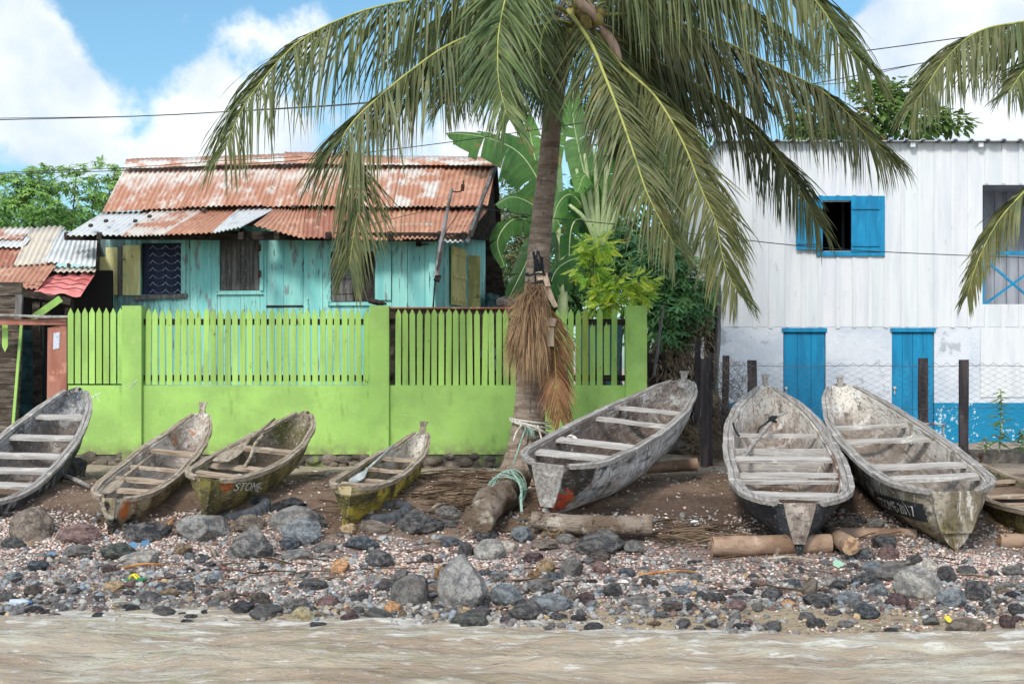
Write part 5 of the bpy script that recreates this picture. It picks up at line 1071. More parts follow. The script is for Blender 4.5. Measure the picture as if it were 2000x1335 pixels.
# ------------------------------------------------------------------ vegetation tools
def foliage_mat(name, c1, c2, transl=.35, c3=None, rough=.5):
    L_ = [dict(c=c2, s=1.6, lo=.4, hi=.6)]
    if c3: L_.append(dict(c=c3, s=3, lo=.60, hi=.68))
    return mat(name, c1, L_, rough=rough, spec=.4, tint=True, transl=transl)
def leaf(mb, p, d, L_, w_, up, fold=.25):
    d = d.normalized(); s_ = d.cross(up)
    if s_.length < .1: s_ = d.cross(Vector((1, 0, 0)))
    s_.normalize(); n_ = s_.cross(d)
    a = p; m1 = p + d * L_ * .35; m2 = p + d * L_ * .72; t = p + d * L_ - n_ * L_ * .12
    mb.add([a, m1 + s_ * w_ - n_ * w_ * fold, m1 + n_ * w_ * .15, m1 - s_ * w_ - n_ * w_ * fold, m2 + s_ * w_ * .72 - n_ * w_ * fold, m2, m2 - s_ * w_ * .72 - n_ * w_ * fold, t],
           [(0, 1, 2), (0, 2, 3), (1, 4, 5, 2), (2, 5, 6, 3), (4, 7, 5), (5, 7, 6)])
def crown(mb, blobs, n, Ls, ws, rg, cols, kind='oval', gap=.0, freq=1.2, droop=.3):
    vol = [b_[3] * b_[5] for b_ in blobs]
    for _ in range(n):
        b_ = rg.choices(blobs, vol)[0]; c = W(*b_[:3])
        while True:
            q = Vector((rg.gauss(0, 1), rg.gauss(0, 1), rg.gauss(0, 1))).normalized() * rg.uniform(.55, 1.0) ** .6
            q *= 1 + .3 * nzs(q * 2 + c, 1.3, 2)
            p = c + Vector((q.x * b_[3], q.y * b_[4], q.z * b_[5]))
            if nzs(p, freq, 2) > gap - .5 * 1: 
                if nzs(p + Vector((5, 5, 5)), freq, 2) > gap: break
                if rg.random() < .12: break
        out = Vector((q.x, q.y, q.z * .6)).normalized(); j = rg.uniform(.7, 1.25); cc = rg.choice(cols); mb.col = (cc[0] * j, cc[1] * j, cc[2] * j)
        d = (out + Vector((rg.uniform(-.8, .8), rg.uniform(-.8, .8), rg.uniform(-.7, .4) - droop))).normalized(); up = Vector((rg.uniform(-.4, .4), rg.uniform(-.6, .1), 1))
        L_ = rg.uniform(*Ls); w_ = rg.uniform(*ws)
        if kind == 'oval': leaf(mb, p, d, L_, w_, up)
        elif kind == 'pinnate':
            sd = d.cross(up).normalized()
            for k in range(5):
                pp = p + d * L_ * (.2 + .2 * k)
                for sg in (-1, 1): leaf(mb, pp, (sd * sg + d * .5 - Vector((0, 0, .2))).normalized(), L_ * .36, w_, up)
            leaf(mb, p + d * L_ * 1.1, d, L_ * .36, w_, up)
        elif kind == 'palmate':
            sd = d.cross(up).normalized()
            for k in range(6):
                a = k * pi / 3.2 - 1.2; leaf(mb, p, (d * cos(a) + sd * sin(a) - Vector((0, 0, .25))).normalized(), L_ * .6, w_, up)
def stems(mb, base, tips, r, rg, n=7):
    for t in tips:
        t = Vector(t); b_ = Vector(base); mid = b_.lerp(t, .5) + Vector((rg.uniform(-.15, .15), rg.uniform(-.1, .1), rg.uniform(0, .2)))
        P_ = spline([b_, mid, t], n); mb.tube(P_, [r * (1 - .75 * k / n) for k in range(n + 1)], 6)
M_bark = mat('tree_bark', srgb(104, 88, 72), [dict(c=srgb(72, 60, 50), s=5, lo=.42, hi=.6), dict(c=srgb(150, 140, 126), s=7, lo=.58, hi=.68, a=.7)], rough=.95, bump=[(14, (1, 1, .3), .02, 'noise')])
def tree(name, label, cat, base, tips, blobs, n, Ls, ws, m_, cols, kind, seed, r=.08, gap=0, group=None, freq=1.2, droop=.3, trunk=True):
    rg = random.Random(seed); root = thing(name, label, cat, base, group); 
    if trunk: mb = MB(); stems(mb, base, tips, r, rg); mb.build('trunk', M_bark, root, smooth=True)
    mb = MB(); crown(mb, blobs, n, Ls, ws, rg, cols, kind, gap, freq, droop); mb.build('crown', m_, root); return root
G1 = foliage_mat('fresh_green_leaf', srgb(116, 154, 76), srgb(90, 130, 60)); G2 = foliage_mat('deep_green_leaf', srgb(104, 142, 82), srgb(76, 114, 64)); G3 = foliage_mat('yellow_green_leaf', srgb(250, 246, 112), srgb(222, 234, 104), transl=.4)
G4 = foliage_mat('olive_dry_leaf', srgb(142, 144, 108), srgb(108, 116, 82)); G5 = foliage_mat('almond_leaf', srgb(118, 144, 80), srgb(92, 120, 62), c3=srgb(150, 96, 56))
cg = [(1, 1, 1), (1.15, 1.1, .9), (.85, .95, .9)]
# feathery tree beyond the turquoise house
def gp(px, D): return (wx(px, D), D, hz(wx(px, D), D))
tree('feathery_tree', 'feathery light green tree rising behind the rusty roofs', 'tree', gp(90, 28), [W(90, 360, 28), W(30, 345, 28), W(190, 350, 28), W(150, 330, 28), W(225, 335, 28)],
     [(100, 350, 28, 1.0, .8, .28), (190, 335, 28, .55, .6, .22), (30, 370, 28, .8, .7, .30), (210, 375, 28, .5, .6, .30), (120, 395, 28, 1.1, .9, .35), (10, 420, 27.5, .7, .6, .35), (70, 425, 27.5, .8, .7, .3)], 1150, (.16, .26), (.016, .028), foliage_mat('light_feathery_leaf', srgb(150, 184, 108), srgb(122, 160, 90)), cg, 'palmate', 51, r=.04, gap=.16, freq=2.2)
tree('dense_bush', 'dense mid green bush close behind the shack roof', 'bush', gp(110, 25.5), [W(90, 430, 25.5), W(140, 430, 25.5)],
     [(60, 445, 25.5, .9, .6, .22), (90, 415, 25.5, .35, .4, .24), (160, 445, 25.5, .5, .5, .20), (10, 440, 26, .6, .6, .25), (200, 425, 26, .4, .5, .24)], 2000, (.10, .2), (.018, .03), G1, [(.7, .8, .7), (1, 1.05, .8), (.5, .6, .55)], 'oval', 52, gap=-.2)
tree('almond_tree', 'broad leaved almond tree rising above the white house roof', 'tree', gp(1700, 30), [W(1600, 230, 30), W(1700, 180, 30), W(1780, 200, 30), W(1860, 240, 30), W(1660, 240, 30)],
     [(1700, 215, 30, .85, .8, .55), (1590, 240, 30, .55, .6, .35), (1790, 235, 30, .7, .7, .35), (1760, 180, 30, .35, .5, .28), (1860, 240, 30, .45, .5, .20), (1560, 225, 30, .25, .3, .4), (1650, 270, 30, 1.0, .7, .3)], 3000, (.14, .24), (.04, .07), G5, cg, 'oval', 53, r=.10, gap=-.08)
tree('grey_green_bush', 'grey green small leaved bush between turquoise house and palm', 'bush', gp(1010, 26.5), [W(1000, 500, 26.5), W(1020, 470, 26.5), W(985, 560, 26.5), W(1035, 580, 26.5)],
     [(1000, 480, 26.5, .45, .5, .6), (1010, 590, 26.5, .5, .5, .6), (1030, 530, 26.5, .4, .5, .6), (985, 400, 26.8, .3, .4, .5)], 4600, (.07, .12), (.014, .024), G4, cg, 'oval', 54, gap=-.3)
tree('dark_thicket', 'dark green thicket behind the palm fronds and banana plants', 'bush', gp(1230, 27.5), [W(1150, 400, 27.5), W(1260, 350, 27.5), W(1340, 420, 27.5), W(1300, 560, 27)],
     [(1100, 500, 27.5, 1.0, .7, 1.3), (1220, 420, 27.5, 1.0, .7, 1.5), (1340, 470, 27.2, .6, .6, 1.5), (1280, 300, 27.5, .8, .6, .9), (1370, 360, 27.6, .45, .6, .9), (1050, 620, 27.2, .8, .6, .8), (1300, 620, 26.5, .8, .5, .7), (1200, 200, 28, .7, .6, .6), (1010, 500, 27.9, .6, .5, 1.1), (1045, 380, 27.9, .5, .5, .8)], 8500, (.16, .30), (.03, .055), G2, cg, 'oval', 55, gap=-.25)
tree('papaya_shrub', 'blue green feathery shrub between yellow shrub and white house', 'shrub', gp(1330, 20.5), [W(1310, 500, 20.5), W(1350, 520, 20.5), W(1270, 540, 20.5), W(1340, 600, 20.5)],
     [(1300, 520, 20.5, .55, .5, .38), (1250, 505, 20.6, .40, .4, .30), (1350, 560, 20.5, .34, .4, .45), (1310, 600, 20.4, .45, .4, .32), (1200, 500, 20.9, .4, .4, .4), (1325, 655, 20.3, .3, .3, .2)], 2500, (.16, .28), (.018, .03), foliage_mat('blue_green_leaf', srgb(124, 166, 112), srgb(98, 142, 98)), cg, 'palmate', 56, gap=-.15, r=.05)
tree('yellow_shrub', 'bright yellow green shrub above the lime wall pillar', 'shrub', gp(1200, 18.8), [W(1160, 480, 18.8), W(1150, 500, 18.8), W(1230, 540, 18.8), W(1190, 560, 18.8), W(1260, 550, 18.8), W(1200, 600, 18.8), W(1220, 580, 18.8)],
     [(1165, 478, 18.8, .26, .2, .11), (1150, 520, 18.8, .18, .2, .18), (1230, 548, 18.8, .36, .2, .10), (1200, 570, 18.8, .30, .22, .13), (1240, 578, 18.8, .24, .2, .08), (1180, 595, 18.8, .2, .2, .1)], 520, (.10, .16), (.012, .019), G3, [(1, 1, 1), (1.05, 1.02, .9), (.8, .95, .9), (.55, .8, .75), (.45, .7, .65)], 'pinnate', 57, gap=-.3, r=.018)
tree('hanging_vine', 'green broad leaved vine at the corner of the white house', 'vine', gp(1375, 20.9), [W(1372, 600, 20.9), W(1378, 560, 20.9)],
     [(1372, 615, 20.9, .12, .12, .22), (1340, 600, 20.9, .2, .2, .2), (1367, 560, 20.9, .14, .1, .3)], 200, (.14, .24), (.05, .08), G2, [(1.4, 1.4, 1.2), (1, 1, 1)], 'oval', 58, gap=-.4, r=.02)
# dead growth and dumped leaves between the wall and the white house
M_dead = foliage_mat('dead_leaf', srgb(150, 132, 110), srgb(96, 78, 62), transl=.15, rough=.9)
tree('dead_scrub', 'dry grey brown scrub between lime wall and wire fence', 'scrub', gp(1330, 20.4), [W(1330, 680, 20.4), W(1290, 700, 20.4), W(1365, 650, 20.4), W(1310, 640, 20.4)],
     [(1330, 700, 20.4, .45, .4, .32), (1360, 660, 20.4, .22, .3, .35), (1300, 720, 20.2, .35, .3, .35), (1340, 790, 20.0, .45, .4, .38), (1390, 830, 20.0, .35, .3, .35)], 4200, (.10, .22), (.006, .016), M_dead, [(1, 1, 1), (.6, .6, .6), (1.2, 1.15, 1.1)], 'oval', 59, gap=-.5, droop=.6)
rg = random.Random(60)
for k, (px, t, b_, r, ln, lab) in enumerate(((1272, 690, 850, .06, 2, 'dark dead stem nearest the lime pillar'), (1290, 690, 860, .07, 5, 'thick dry banana stem behind the white canoe bow'), (1308, 720, 860, .06, -4, 'leaning brown dead stem behind the white canoe bow'), (1340, 730, 870, .08, -6, 'wide rotten stump beside the wire fence'))):
    mb = MB(); mb.tube([W(px + ln * sin(q * .7), t + (b_ - t) * q / 8, 19.9 + .1 * k) for q in range(9)], [r * (1 + .2 * sin(q * 1.7 + k)) for q in range(9)], 9, rough=.18, rng=rg); o = mb.build('rotten_stump', M_darkw, None); tag(o, lab, 'stump', 'dead stems by the lime pillar')
mb = MB(); mb.tube([W(1277, 735, 19.6), W(1284, 690, 19.6), W(1290, 640, 19.6), W(1297, 596, 19.6)], [.022, .024, .022, .018], 7, rough=.1, rng=rg); o = mb.build('leaning_stick', M_greyw); tag(o, 'pale leaning stick rising behind the lime pillar', 'stick')
mb = MB()
for k in range(12):
    a = k / 12 * 5.4 - .6; 
    c_ = W(1281, 755, 19.5); P_ = [c_ + Vector((cos(a) * (.13 + .02 * sin(k)), .1 * s_, sin(a) * .13)) for s_ in (-1, 0, 1)]
    P2 = [c_ + Vector((cos(a + .5) * .13, .1 * s_, sin(a + .5) * .14)) for s_ in (-1, 0, 1)]; mb.col = (rg.uniform(.6, 1.2),) * 3; mb.add(P_ + P2 + [p + Vector((.01, 0, .01)) for p in P_ + P2], [(0, 1, 4, 3), (1, 2, 5, 4), (6, 9, 10, 7), (7, 10, 11, 8)])
o = mb.build('curled_leaf_sheath', M_dead); tag(o, 'curled brown banana leaf sheath by the lime pillar', 'dead leaf')
# dry grass / straw behind posts
mb = MB()
for k in range(500):
    p = W(rg.uniform(1360, 1440), rg.uniform(840, 905), rg.uniform(18.5, 19.6)); d = Vector((rg.uniform(-.5, .5), rg.uniform(-.3, .3), rg.uniform(-.2, .4))); mb.col = (rg.uniform(.5, 1.2),) * 3; mb.bar(p, p + d * .7, .008, .004)
tag(mb.build('dry_straw', M_dead), 'tangle of dry brown straw around the fence posts', 'straw', kind='stuff')

# ------------------------------------------------------------------ banana plants
M_ban = foliage_mat('banana_leaf', srgb(104, 146, 78), srgb(80, 122, 62), c3=srgb(150, 140, 84), transl=.4, rough=.4); M_pet = mat('banana_petiole', srgb(172, 188, 136), [dict(c=srgb(196, 206, 160), s=3, lo=.5, hi=.65), dict(c=srgb(112, 110, 70), s=6, lo=.6, hi=.7, a=.7)], rough=.5, tint=True)
def banana_leaf(par, pts, hw, rg, tint=(1, 1, 1), face=None, droop=.5, tear=1):
    N_ = 60; P_ = spline([W(*p) for p in pts], N_); mb = MB(); mb.col = tint; face = Vector(face or (0, -1, .35)).normalized(); ref = None
    for sg in (-1, 1):
        ch = 0; an = 0; an2 = 0; cw = 1
        for i in range(2, N_):
            t0, t1 = i / N_, (i + 1) / N_
            if ch <= 0: ch = rg.randint(2, 13); an = rg.uniform(-.25, .5); an2 = rg.uniform(-.1, .22); cw = rg.uniform(.8, 1.04)
            ch -= 1; row = []
            for t, p, d in ((t0, P_[i], (P_[min(i + 1, N_)] - P_[i - 1]).normalized()), (t1 + (.001 if ch else -.016), P_[i + 1], (P_[min(i + 2, N_)] - P_[i]).normalized())):
                s_ = d.cross(face).normalized() * sg; wd_ = hw * (sin(pi * min(1, .06 + .94 * t)) ** .45) * (1 - .2 * t) * cw; q = []
                for k in range(4):
                    u = k / 3; q.append(p + s_ * wd_ * u * (1 - .12 * u) + d * wd_ * (.30 + an2) * u + Vector((0, 0, -1)) * (droop + an) * wd_ * u * u + face * .01 * u)
                row.append(q)
            j = rg.uniform(.84, 1.12); mb.col = (tint[0] * j, tint[1] * j, tint[2] * j)
            for k in range(3): mb.add([row[0][k], row[0][k + 1], row[1][k + 1], row[1][k]], [(0, 1, 2, 3)])
    o = mb.build('leaf', M_ban, par)
    mb = MB(); mb.tube(P_, [.017 * (1 - .8 * k / N_) for k in range(N_ + 1)], 6); mb.build('midrib', M_pet, o); return o
bp1 = thing('banana_plant', 'tall banana plant with torn leaves directly behind the palm trunk', 'banana plant', gp(1110, 22)); bp2 = thing('banana_plant', 'banana plant with pale fanned stalks right of the palm trunk', 'banana plant', gp(1180, 21.4))
rg = random.Random(70)
for px, pts_, r in ((bp1, [(1100, 640, 22), (1095, 520, 22), (1085, 430, 22)], .11), (bp2, [(1185, 640, 21.4), (1180, 540, 21.4), (1172, 455, 21.4)], .13)):
    mb = MB(); P_ = [Vector(gp(pts_[0][0], pts_[0][2]))] + [W(*p) for p in pts_]; mb.tube(spline(P_, 12), [r * (1 - .4 * k / 12) for k in range(13)], 12, rough=.03, rng=rg); mb.build('stem', M_pet, px, smooth=True)
for pts, hw, tint, face, dr in [
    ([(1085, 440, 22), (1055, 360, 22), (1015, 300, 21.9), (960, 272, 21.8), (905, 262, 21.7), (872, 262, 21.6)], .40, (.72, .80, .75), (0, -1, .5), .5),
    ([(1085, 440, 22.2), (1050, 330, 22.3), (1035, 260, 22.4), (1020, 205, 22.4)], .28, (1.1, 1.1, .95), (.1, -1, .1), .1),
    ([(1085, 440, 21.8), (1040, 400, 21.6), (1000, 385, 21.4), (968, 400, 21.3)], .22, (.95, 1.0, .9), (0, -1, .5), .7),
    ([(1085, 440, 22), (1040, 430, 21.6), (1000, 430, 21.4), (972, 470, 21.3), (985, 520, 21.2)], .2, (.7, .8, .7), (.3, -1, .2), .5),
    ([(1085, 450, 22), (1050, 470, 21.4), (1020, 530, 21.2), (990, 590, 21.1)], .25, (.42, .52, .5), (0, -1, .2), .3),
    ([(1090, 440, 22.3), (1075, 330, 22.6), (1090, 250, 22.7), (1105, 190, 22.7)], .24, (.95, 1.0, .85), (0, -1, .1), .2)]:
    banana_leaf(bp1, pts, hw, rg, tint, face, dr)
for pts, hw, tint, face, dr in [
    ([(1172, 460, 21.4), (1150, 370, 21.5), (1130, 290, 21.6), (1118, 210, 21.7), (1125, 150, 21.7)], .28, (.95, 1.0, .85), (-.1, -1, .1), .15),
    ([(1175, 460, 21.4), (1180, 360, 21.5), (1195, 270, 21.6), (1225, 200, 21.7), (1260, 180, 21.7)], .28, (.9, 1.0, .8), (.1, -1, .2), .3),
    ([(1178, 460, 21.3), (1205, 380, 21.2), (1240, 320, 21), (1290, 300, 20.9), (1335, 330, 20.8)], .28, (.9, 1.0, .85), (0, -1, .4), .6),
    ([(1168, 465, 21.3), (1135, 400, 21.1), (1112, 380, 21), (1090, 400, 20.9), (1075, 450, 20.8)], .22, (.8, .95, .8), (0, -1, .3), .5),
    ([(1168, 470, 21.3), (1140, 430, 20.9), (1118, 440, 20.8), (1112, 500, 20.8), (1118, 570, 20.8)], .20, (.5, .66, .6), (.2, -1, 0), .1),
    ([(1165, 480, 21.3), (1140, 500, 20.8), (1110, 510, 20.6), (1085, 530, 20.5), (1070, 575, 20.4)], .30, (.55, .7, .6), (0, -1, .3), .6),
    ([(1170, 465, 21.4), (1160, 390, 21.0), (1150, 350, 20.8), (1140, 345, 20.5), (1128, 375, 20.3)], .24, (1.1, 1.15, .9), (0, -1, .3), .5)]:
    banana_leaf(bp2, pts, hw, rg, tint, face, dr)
for px, py in ((1126, 330), (1142, 300), (1162, 290), (1186, 300), (1206, 325), (1230, 350), (1112, 400)):
    mb = MB(); P_ = spline([W(1172, 490, 20.75), W(1172 + (px - 1172) * .45, 430, 20.7), W(px, py, 20.7)], 8); mb.tube(P_, [.055 * (1 - .6 * k / 8) for k in range(9)], 7); mb.col = (1, 1, 1); mb.build('petiole', M_pet, bp2, smooth=True)

# ------------------------------------------------------------------ coconut palms
M_frond = mat('palm_leaflet', srgb(112, 116, 76), [dict(c=srgb(88, 98, 62), s=2.0, lo=.42, hi=.58), dict(c=srgb(138, 128, 94), s=5, lo=.56, hi=.70, a=.7)], rough=.5, spec=.35, tint=True, transl=.22)
M_rach = mat('palm_rachis', srgb(164, 164, 92), [dict(c=srgb(120, 128, 70), s=4, lo=.5, hi=.65)], rough=.5, tint=True)
M_trunk = mat('palm_trunk_bark', srgb(158, 140, 124), [dict(c=srgb(128, 110, 96), s=3, st=(1, 1, 5), lo=.42, hi=.58), dict(c=srgb(180, 166, 152), s=7, st=(1, 1, 3), lo=.55, hi=.68, a=.7), dict(c=srgb(74, 60, 52), s=14, st=(2, 2, .5), lo=.60, hi=.66, a=.8)], rough=.92, bump=[(9, (1, 1, 6), .02, 'noise'), (30, (3, 3, .6), .012, 'noise')])
GRAV = Vector((0, 0, -1))
def frond(par, pts, L_, rg, n=74, tint=(1, 1, 1), fwd=.55, grav=.75, side=None, w_=.030, s0=.10, lab=None, m_=None, tip=.45, sides=(-1, 1), rr_=.024, spread=1.0, hang=None, dens=2.4):
    n = int(n * dens); hang = (.95 if grav > .75 else .55) if hang is None else hang; L_ *= 1.12
    P_ = spline([W(*p) for p in pts], 90); root_ = MB(); lf = MB(); side = Vector(side) if side else None
    for sg in sides:
        i = 0
        while i < n:
            # leaflets hang in loose tufts: neighbours share a bend, the odd one is missing or kinked
            tuft = rg.randint(2, 6); ta, tb = rg.uniform(-.16, .16), rg.uniform(-.12, .12)
            for _ in range(tuft):
                i += 1
                if rg.random() < .07: continue
                t = s0 + (1 - s0) * (i + rg.uniform(-.4, .4)) / (n - 1); t = max(s0, min(.999, t)); k = t * 90; i0 = min(89, int(k)); p = P_[i0].lerp(P_[i0 + 1], k - i0)
                T = (P_[min(90, i0 + 3)] - P_[max(0, i0 - 2)]).normalized()
                if side is not None: sv = (side - T * side.dot(T)).normalized()
                else:
                    sv = T.cross(Vector((0, 0, 1))); sv = sv.normalized() if sv.length > .12 else Vector((1, 0, 0))
                pl = T.cross(Vector((0, 1, 0))); kk = .8 * max(0, min(1, (t - .35) / .5))
                if pl.length > .2: pl.normalize(); pl = pl if pl.z * 1 > 0 else -pl; sv = (sv * (1 - kk) + pl * kk * (1 if True else 1)).normalized()
                prof = (min(1, (t - s0) / .16 + .5)) * (1 if t < .62 else 1 - (1 - tip) * (t - .62) / .38)
                ll = L_ * prof * rg.uniform(.78, 1.08); fw = fwd * .8 + .5 * max(0, (t - .7) / .3)
                dn = hang * (1 - .75 * max(0, (t - .5) / .5)) * (1 - .85 * max(0, -T.z))
                if T.z < -.35: fw += .25; sv = (sv + Vector((.9, 0, 0)) * max(0, -T.z) * (1 if sv.x >= 0 else -1)).normalized()
                d = (sv * sg * spread * rg.uniform(.5, 1.0) + T * (fw + ta + rg.uniform(-.06, .06)) + GRAV * (dn + tb) + Vector((rg.uniform(-.05, .05), rg.uniform(-.05, .05), 0))).normalized(); q = p.copy(); m = 5; pts_ = [q.copy()]; ds = [d.copy()]
                g_ = grav * .30 * rg.uniform(.4, 1.6); kink = rg.randint(2, 4) if rg.random() < .08 else 99
                for k in range(m):
                    q = q + d * ll / m; d = (d + GRAV * g_ + Vector((rg.uniform(-.02, .02), rg.uniform(-.02, .02), 0))).normalized()
                    if k == kink: d = (d + GRAV * 1.2 + Vector((rg.uniform(-.3, .3), 0, 0))).normalized()
                    pts_.append(q.copy()); ds.append(d.copy())
                ww = w_ * rg.uniform(.75, 1.25) * (.65 + .35 * prof); j = rg.uniform(.60, 1.25); lf.col = (tint[0] * j * rg.uniform(.95, 1.1), tint[1] * j, tint[2] * j * rg.uniform(.9, 1.08)); ang = rg.uniform(-1.0, 1.0)
                vs = []
                for k, (a, dd_) in enumerate(zip(pts_, ds)):
                    u = k / m; wv = (T - dd_ * T.dot(dd_)); wv = wv.normalized() if wv.length > .05 else Vector((1, 0, 0)); wv = Matrix.Rotation(ang, 3, dd_) @ wv
                    prf = (.45 + .55 * min(1, u * 4)) * (1 - u) ** .65 if u < 1 else 0.02
                    vs += [a + wv * ww * .5 * prf, a - wv * ww * .5 * prf]
                lf.add(vs, [(2 * k, 2 * k + 1, 2 * k + 3, 2 * k + 2) for k in range(m)])
    fr = lf.build('frond', m_ or M_frond, par)
    if lab: fr['label'] = lab
    root_.col = tint if tint[0] < .8 else (1, 1, 1)
    root_.tube(P_, [rr_ * (1 - .86 * (k / 90) ** .8) for k in range(91)], 6); root_.build('rachis', M_rach, fr, smooth=True)
    return fr
palm = thing('coconut_palm', 'large coconut palm rising before the lime wall', 'palm', W(1026, 900, 16.5))
rg = random.Random(80)
TP = [(1026, 915, 16.5), (1030, 860, 16.5), (1036, 780, 16.5), (1042, 680, 16.5), (1046, 600, 16.5), (1052, 500, 16.5), (1062, 400, 16.5), (1073, 300, 16.5), (1082, 200, 16.5), (1100, 120, 16.5), (1122, 60, 16.5), (1135, 20, 16.5)]
P_ = spline([W(*p) for p in TP], 260); mb = MB(); vs = []; NS = 28
for i, p in enumerate(P_):
    t = i / 260; h = (p.z - P_[0].z); r = .130 + .12 * math.exp(-max(0, h) / .28) + (.045 if h < 1.6 else .045 * math.exp(-(h - 1.6) / .8)) - .030 * t
    ring = (h * 7.2 + .6 * nzs((h * .7, 1, 1), 1, 2)) % 1.0; r *= 1 + .035 * (1 - ring) ** 2.2
    for k in range(NS):
        a = 2 * pi * k / NS; rr_ = r * (1 + .03 * nzs((cos(a) * 2, sin(a) * 2, h * 2.5), 1, 3)) + (.05 * max(0, .5 - h) * nzs((cos(a) * 3, sin(a) * 3, 0), 1, 2) if h < .5 else 0); vs.append(p + Vector((cos(a) * rr_, sin(a) * rr_, 0)))
mb.add(vs, [(i * NS + k, i * NS + (k + 1) % NS, (i + 1) * NS + (k + 1) % NS, (i + 1) * NS + k) for i in range(260) for k in range(NS)]); mb.build('trunk', M_trunk, palm, smooth=True)
C0 = (1135, 40, 16.5)
shade_tint = (.58, .60, .56)  # darker tint that paints shade into the frond colour
frond(palm, [C0, (1060, 0, 16.2), (940, -30, 15.9), (800, 0, 15.6), (700, 24, 15.4), (600, 70, 15.2), (540, 124, 15.1), (492, 184, 15.0), (462, 235, 15.0), (440, 290, 15.0)], 1.22, rg, n=84, grav=.95, fwd=.5, side=(0, 1, .25), lab='long frond arching to the upper left sky', tint=(.92, 1.0, .92), spread=.75)
frond(palm, [(1125, 60, 16.3), (1060, 50, 15.9), (970, 55, 15.4), (880, 86, 15.0), (800, 140, 14.8), (728, 200, 14.6), (688, 240, 14.6), (668, 280, 14.6), (690, 335, 14.6), (702, 390, 14.6), (692, 450, 14.6), (682, 520, 14.6)], .98, rg, n=120, grav=.95, fwd=.55, side=(.25, .8, .3), lab='frond with broken tip hanging over the rusty roof', spread=.8)
frond(palm, [(1130, 40, 16.2), (1100, -40, 15.6), (1040, -70, 15.1), (998, -30, 14.6), (976, 50, 14.2), (972, 120, 13.9), (976, 170, 13.8), (990, 225, 13.7)], .86, rg, n=84, grav=.50, fwd=.9, side=(1, 0, 0), tint=(.80, 1.02, .84), lab='green frond pointing at the viewer', tip=.5, w_=.036)
frond(palm, [(1120, 60, 16.2), (1060, 70, 15.8), (1030, 100, 15.5), (1010, 160, 15.2), (1000, 220, 15.1)], .70, rg, n=50, grav=.7, fwd=.8, side=(1, .2, 0), tint=(.85, .98, .85))
frond(palm, [(1120, 50, 16.3), (1075, 40, 15.8), (1055, 90, 15.5), (1062, 160, 15.3), (1075, 215, 15.2)], .60, rg, n=50, grav=.5, fwd=.9, side=(1, 0, 0), tint=(.7, .8, .7))
frond(palm, [(1110, 20, 16.2), (1154, 85, 15.4), (1181, 148, 15.0), (1208, 216, 14.7), (1235, 292, 14.5), (1262, 372, 14.3), (1290, 430, 14.3), (1318, 480, 14.3)], .86, rg, n=96, grav=.8, fwd=.75, side=(1, .15, 0), lab='frond hanging right of the trunk', tint=(.96, .98, .92), rr_=.030)
frond(palm, [(1160, 60, 16.3), (1212, 126, 15.7), (1280, 189, 15.4), (1334, 279, 15.2), (1370, 370, 15.1), (1397, 430, 15.1), (1408, 486, 15.1), (1420, 530, 15.1), (1440, 570, 15.1)], .86, rg, n=110, grav=.85, fwd=.75, side=(1, .3, 0), lab='frond whose tip droops before the white house corner', tint=(1.0, .97, .86))
frond(palm, [(1150, 30, 16.5), (1250, 28, 16.8), (1330, 45, 16.9), (1415, 81, 17), (1505, 126, 17), (1595, 171, 17), (1650, 216, 17), (1690, 262, 17), (1735, 300, 17)], 1.15, rg, n=90, grav=.95, fwd=.5, side=(.1, 1, .2), tint=shade_tint, lab='long shaded frond reaching over the white house', spread=.7)
frond(palm, [(1150, 55, 16.6), (1235, 90, 17), (1325, 144, 17.1), (1415, 198, 17.1), (1482, 261, 17.1), (1532, 324, 17), (1568, 382, 17), (1600, 440, 17)], .95, rg, n=90, grav=.95, fwd=.6, side=(.2, 1, .2), tint=shade_tint, lab='shaded frond crossing the blue window', spread=.75)
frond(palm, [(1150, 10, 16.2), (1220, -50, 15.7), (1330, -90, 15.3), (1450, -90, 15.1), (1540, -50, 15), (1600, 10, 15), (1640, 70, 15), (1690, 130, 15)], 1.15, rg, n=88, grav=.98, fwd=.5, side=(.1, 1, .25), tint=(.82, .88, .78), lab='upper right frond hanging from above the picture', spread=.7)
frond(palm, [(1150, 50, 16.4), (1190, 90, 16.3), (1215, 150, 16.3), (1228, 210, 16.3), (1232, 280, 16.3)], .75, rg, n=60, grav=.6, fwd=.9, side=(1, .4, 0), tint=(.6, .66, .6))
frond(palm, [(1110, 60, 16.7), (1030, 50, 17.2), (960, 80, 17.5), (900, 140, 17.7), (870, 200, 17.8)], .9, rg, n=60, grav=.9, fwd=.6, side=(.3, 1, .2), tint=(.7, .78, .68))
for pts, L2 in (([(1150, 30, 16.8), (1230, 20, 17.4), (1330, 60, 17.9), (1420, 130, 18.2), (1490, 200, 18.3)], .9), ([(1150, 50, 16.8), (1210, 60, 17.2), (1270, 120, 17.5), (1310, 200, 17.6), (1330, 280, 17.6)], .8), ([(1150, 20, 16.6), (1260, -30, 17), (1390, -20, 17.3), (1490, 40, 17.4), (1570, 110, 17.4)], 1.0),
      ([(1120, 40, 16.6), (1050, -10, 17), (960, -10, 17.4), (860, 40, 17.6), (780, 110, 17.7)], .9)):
    frond(palm, pts, L2, rg, n=70, grav=.95, fwd=.5, side=(.2, 1, .2), tint=(.6, .64, .58), spread=.8)
